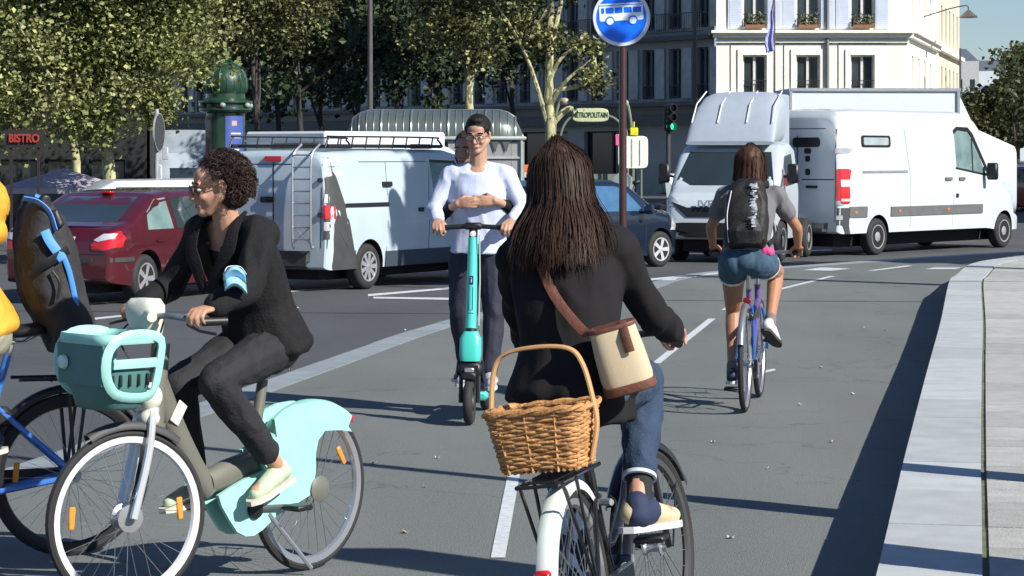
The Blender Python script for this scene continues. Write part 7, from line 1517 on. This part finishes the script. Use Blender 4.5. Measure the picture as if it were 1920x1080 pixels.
# walkers
def walker(px_, D, yaw, label, top, legs, seed):
    x = P(px_, 0, D).x; t = thing('person', label, 'person', (x, D, gz(x, D)), R(yaw), 'people on the pavement beyond the cars')
    st = random.Random(seed).uniform(.12, .22)
    J = dict(pelvis=(0, 0, .95), waist=(0, 0, 1.1), chest=(.0, 0, 1.28), neck=(.01, 0, 1.46), head=(.03, 0, 1.62), face=(1, 0, 0), shL=(0, .17, 1.4), elL=(-.05, .23, 1.13), wrL=(.05, .22, .9), handL=((.2, 0, -1), (0, 1, 0), -1, .4), shR=(0, -.17, 1.4), elR=(-.08, -.23, 1.13), wrR=(-.02, -.22, .89), handR=((.2, 0, -1), (0, -1, 0), 1, .4),
      hipL=(0, .08, .92), knL=(st*.8, .09, .5), anL=(st, .09, .1), toeL=(1, 0, 0), hipR=(0, -.08, .92), knR=(-st*.3, -.09, .5), anR=(-st*1.3, -.09, .14), toeR=(1, 0, -.3))
    body(t, J, SKIN3, .98, vox=.014); mb = MB(); mb.ell((.015, 0, 1.66), (.1, .085, .09)); blob('hair', mb, .015, HBK, t, 2)
    mb = MB(); mb.loft(torso_rings(J, 1, .02, False, lower=.12, upper=.95), 20); shoulders(mb, J, 1, .012); sleeves(mb, J, 1, .015, .6); blob('top', mb, .014, top, t, 2)
    mb = MB(); mb.loft(torso_rings(J, 1, .014, False, lower=0, upper=.3), 20)
    for s in 'LR': limb_leg(mb, J['hip'+s], J['kn'+s], J['an'+s], 1, .016, .92)
    blob('trousers', mb, .014, legs, t, 2); return t
walker(343, 56, -60, 'walker in a white shirt beyond the white estate car', mat('white_shirt', (.62, .6, .62), .8), NVY, 1)
walker(326, 60, 200, 'walker in dark clothes left of the one in the white shirt', JKT, PNT, 2)
walker(354, 62, 120, 'walker in a grey brown coat right of the one in the white shirt', mat('grey_brown_coat', (.07, .055, .055), .8), PNT, 3)
# ------------------------------------------------------------ far street on the right
def hill(px_, D, w, h, d, label, m, seed=1, roof=None, name='distant_building', wn=6, fl=3):
    x = P(px_, 0, D).x; t = thing(name, label, 'building', (x-w/2, D, 0)); wl = []
    for k in range(wn):
        for j in range(fl): a = (k+.28)*w/wn; zz = h*(.93-(j+.85)*.24 if fl > 1 else .6); wl.append((a, a+w/wn*.42, zz, zz+h*.11))
    facade(t, I, w, h, wl, m, depth=.4); mb = MB(); mb.box((w/2, d/2, h/2-.2), (w-.1, d-1, h-.6)); mb.build('core', WGL, t, 0)
    mb = MB(); mb.add([(0, 0, h), (w, 0, h), (w, d, h), (0, d, h), (.8, d*.3, h+h*.12), (w-.8, d*.3, h+h*.12), (w-.8, d*.7, h+h*.12), (.8, d*.7, h+h*.12)], [[0, 1, 5, 4], [1, 2, 6, 5], [2, 3, 7, 6], [3, 0, 4, 7], [4, 5, 6, 7]]); mb.build('roof', roof or ZINC, t, 0)
    return t
HAZW = mat('distant_pale_wall', (.5, .55, .56), .9, var=.1, scale=.3)
hill(1838, 330, 7.5, 10.0, 10, 'distant slate roofed house with small dormers on the right skyline', mat('distant_slate', (.12, .16, .22), .8), roof=mat('distant_slate_roof', (.1, .13, .19), .7), wn=5, fl=2)
hill(1878, 420, 12, 16.2, 12, 'distant white flat topped block on the right skyline', HAZW, wn=7, fl=3)
hill(1822, 400, 5, 15.5, 12, 'distant narrow white block at the foot of the cream buildings', HAZW, wn=3, fl=3)
hill(1800, 260, 4, 11.8, 10, 'distant grey block peeping over the box truck', mat('distant_grey_wall', (.38, .4, .4), .9), wn=3, fl=2)
# wooded hill outline beyond
mb = MB(); n = 40; vs = []
for j, (y, k) in enumerate(((900, 0), (1000, .8), (1100, 1), (1300, .9))):
    for i in range(n): x = 60+i*12; hh = 26+13*ss((i-8)/10)+4*noise.noise(V((i*.3, 0, 0))); vs.append((x, y, hh*k))
mb.add(vs, [[j*n+i, j*n+i+1, (j+1)*n+i+1, (j+1)*n+i] for j in range(3) for i in range(n-1)]); tag(mb.build('hills', mat('far_hill', (.1, .13, .13), .95, var=.2, scale=.02), None, 60, False), kind='structure')
GR = 'trees along the far right street'
for i, (px_, D, h) in enumerate(((1815, 150, 6.0), (1832, 175, 7.4), (1850, 160, 6.4), (1870, 185, 8.0), (1888, 150, 7.6), (1905, 130, 8.6), (1925, 150, 10.5), (1945, 120, 9), (1822, 215, 8.6))):
    x = P(px_, 0, D).x; tree('rounded street tree in the dark row lining the far right street', (x, D, 0), [(0, 0, 0), (.1, 0, 2), (0, 0, h*.8)], [((0, 0, h*.66), (1.4, 1.6, h*.26)), ((.5, -.3, h*.45), (1.2, 1.3, h*.18))], 2600, .24, (LF4, LF3)[i % 2], bark=DBARK, seed=90+i, clump=.35, ncl=30, limbs=3, group=GR, name='street_tree', tr=.16)
# far cars
far0 = None
FCOL = [mat('far_white', (.6, .62, .62), .3, coat=.5), mat('far_silver', (.32, .34, .35), .3, .3, coat=.5), mat('far_black', (.02, .02, .025), .3, coat=.5), mat('far_red', (.3, .02, .02), .3, coat=.5)]
for i, (px_, D, yaw) in enumerate(((1870, 84, -80), (1905, 96, -85), (1885, 112, -88), (1925, 82, -70), (1862, 128, -85), (1893, 140, -84))):
    cpos = V((P(px_, 0, D).x, D, 0)); lb = ['white', 'silver', 'black', 'red'][i % 4]+' car '+['nearest the van bonnet', 'second', 'third', 'nearest the frame edge', 'fifth', 'farthest'][i]+' in the far right traffic'
    if i == 0: vv, _ = vehicle(spW2, lb, cpos, R(yaw), FCOL[0], 'distant_car', 'car', 'cars queueing in the far right street'); far0 = vv; continue
    dup(far0, None, cpos, R(yaw), lb, None, swap={FCOL[0]: FCOL[i % 4]})
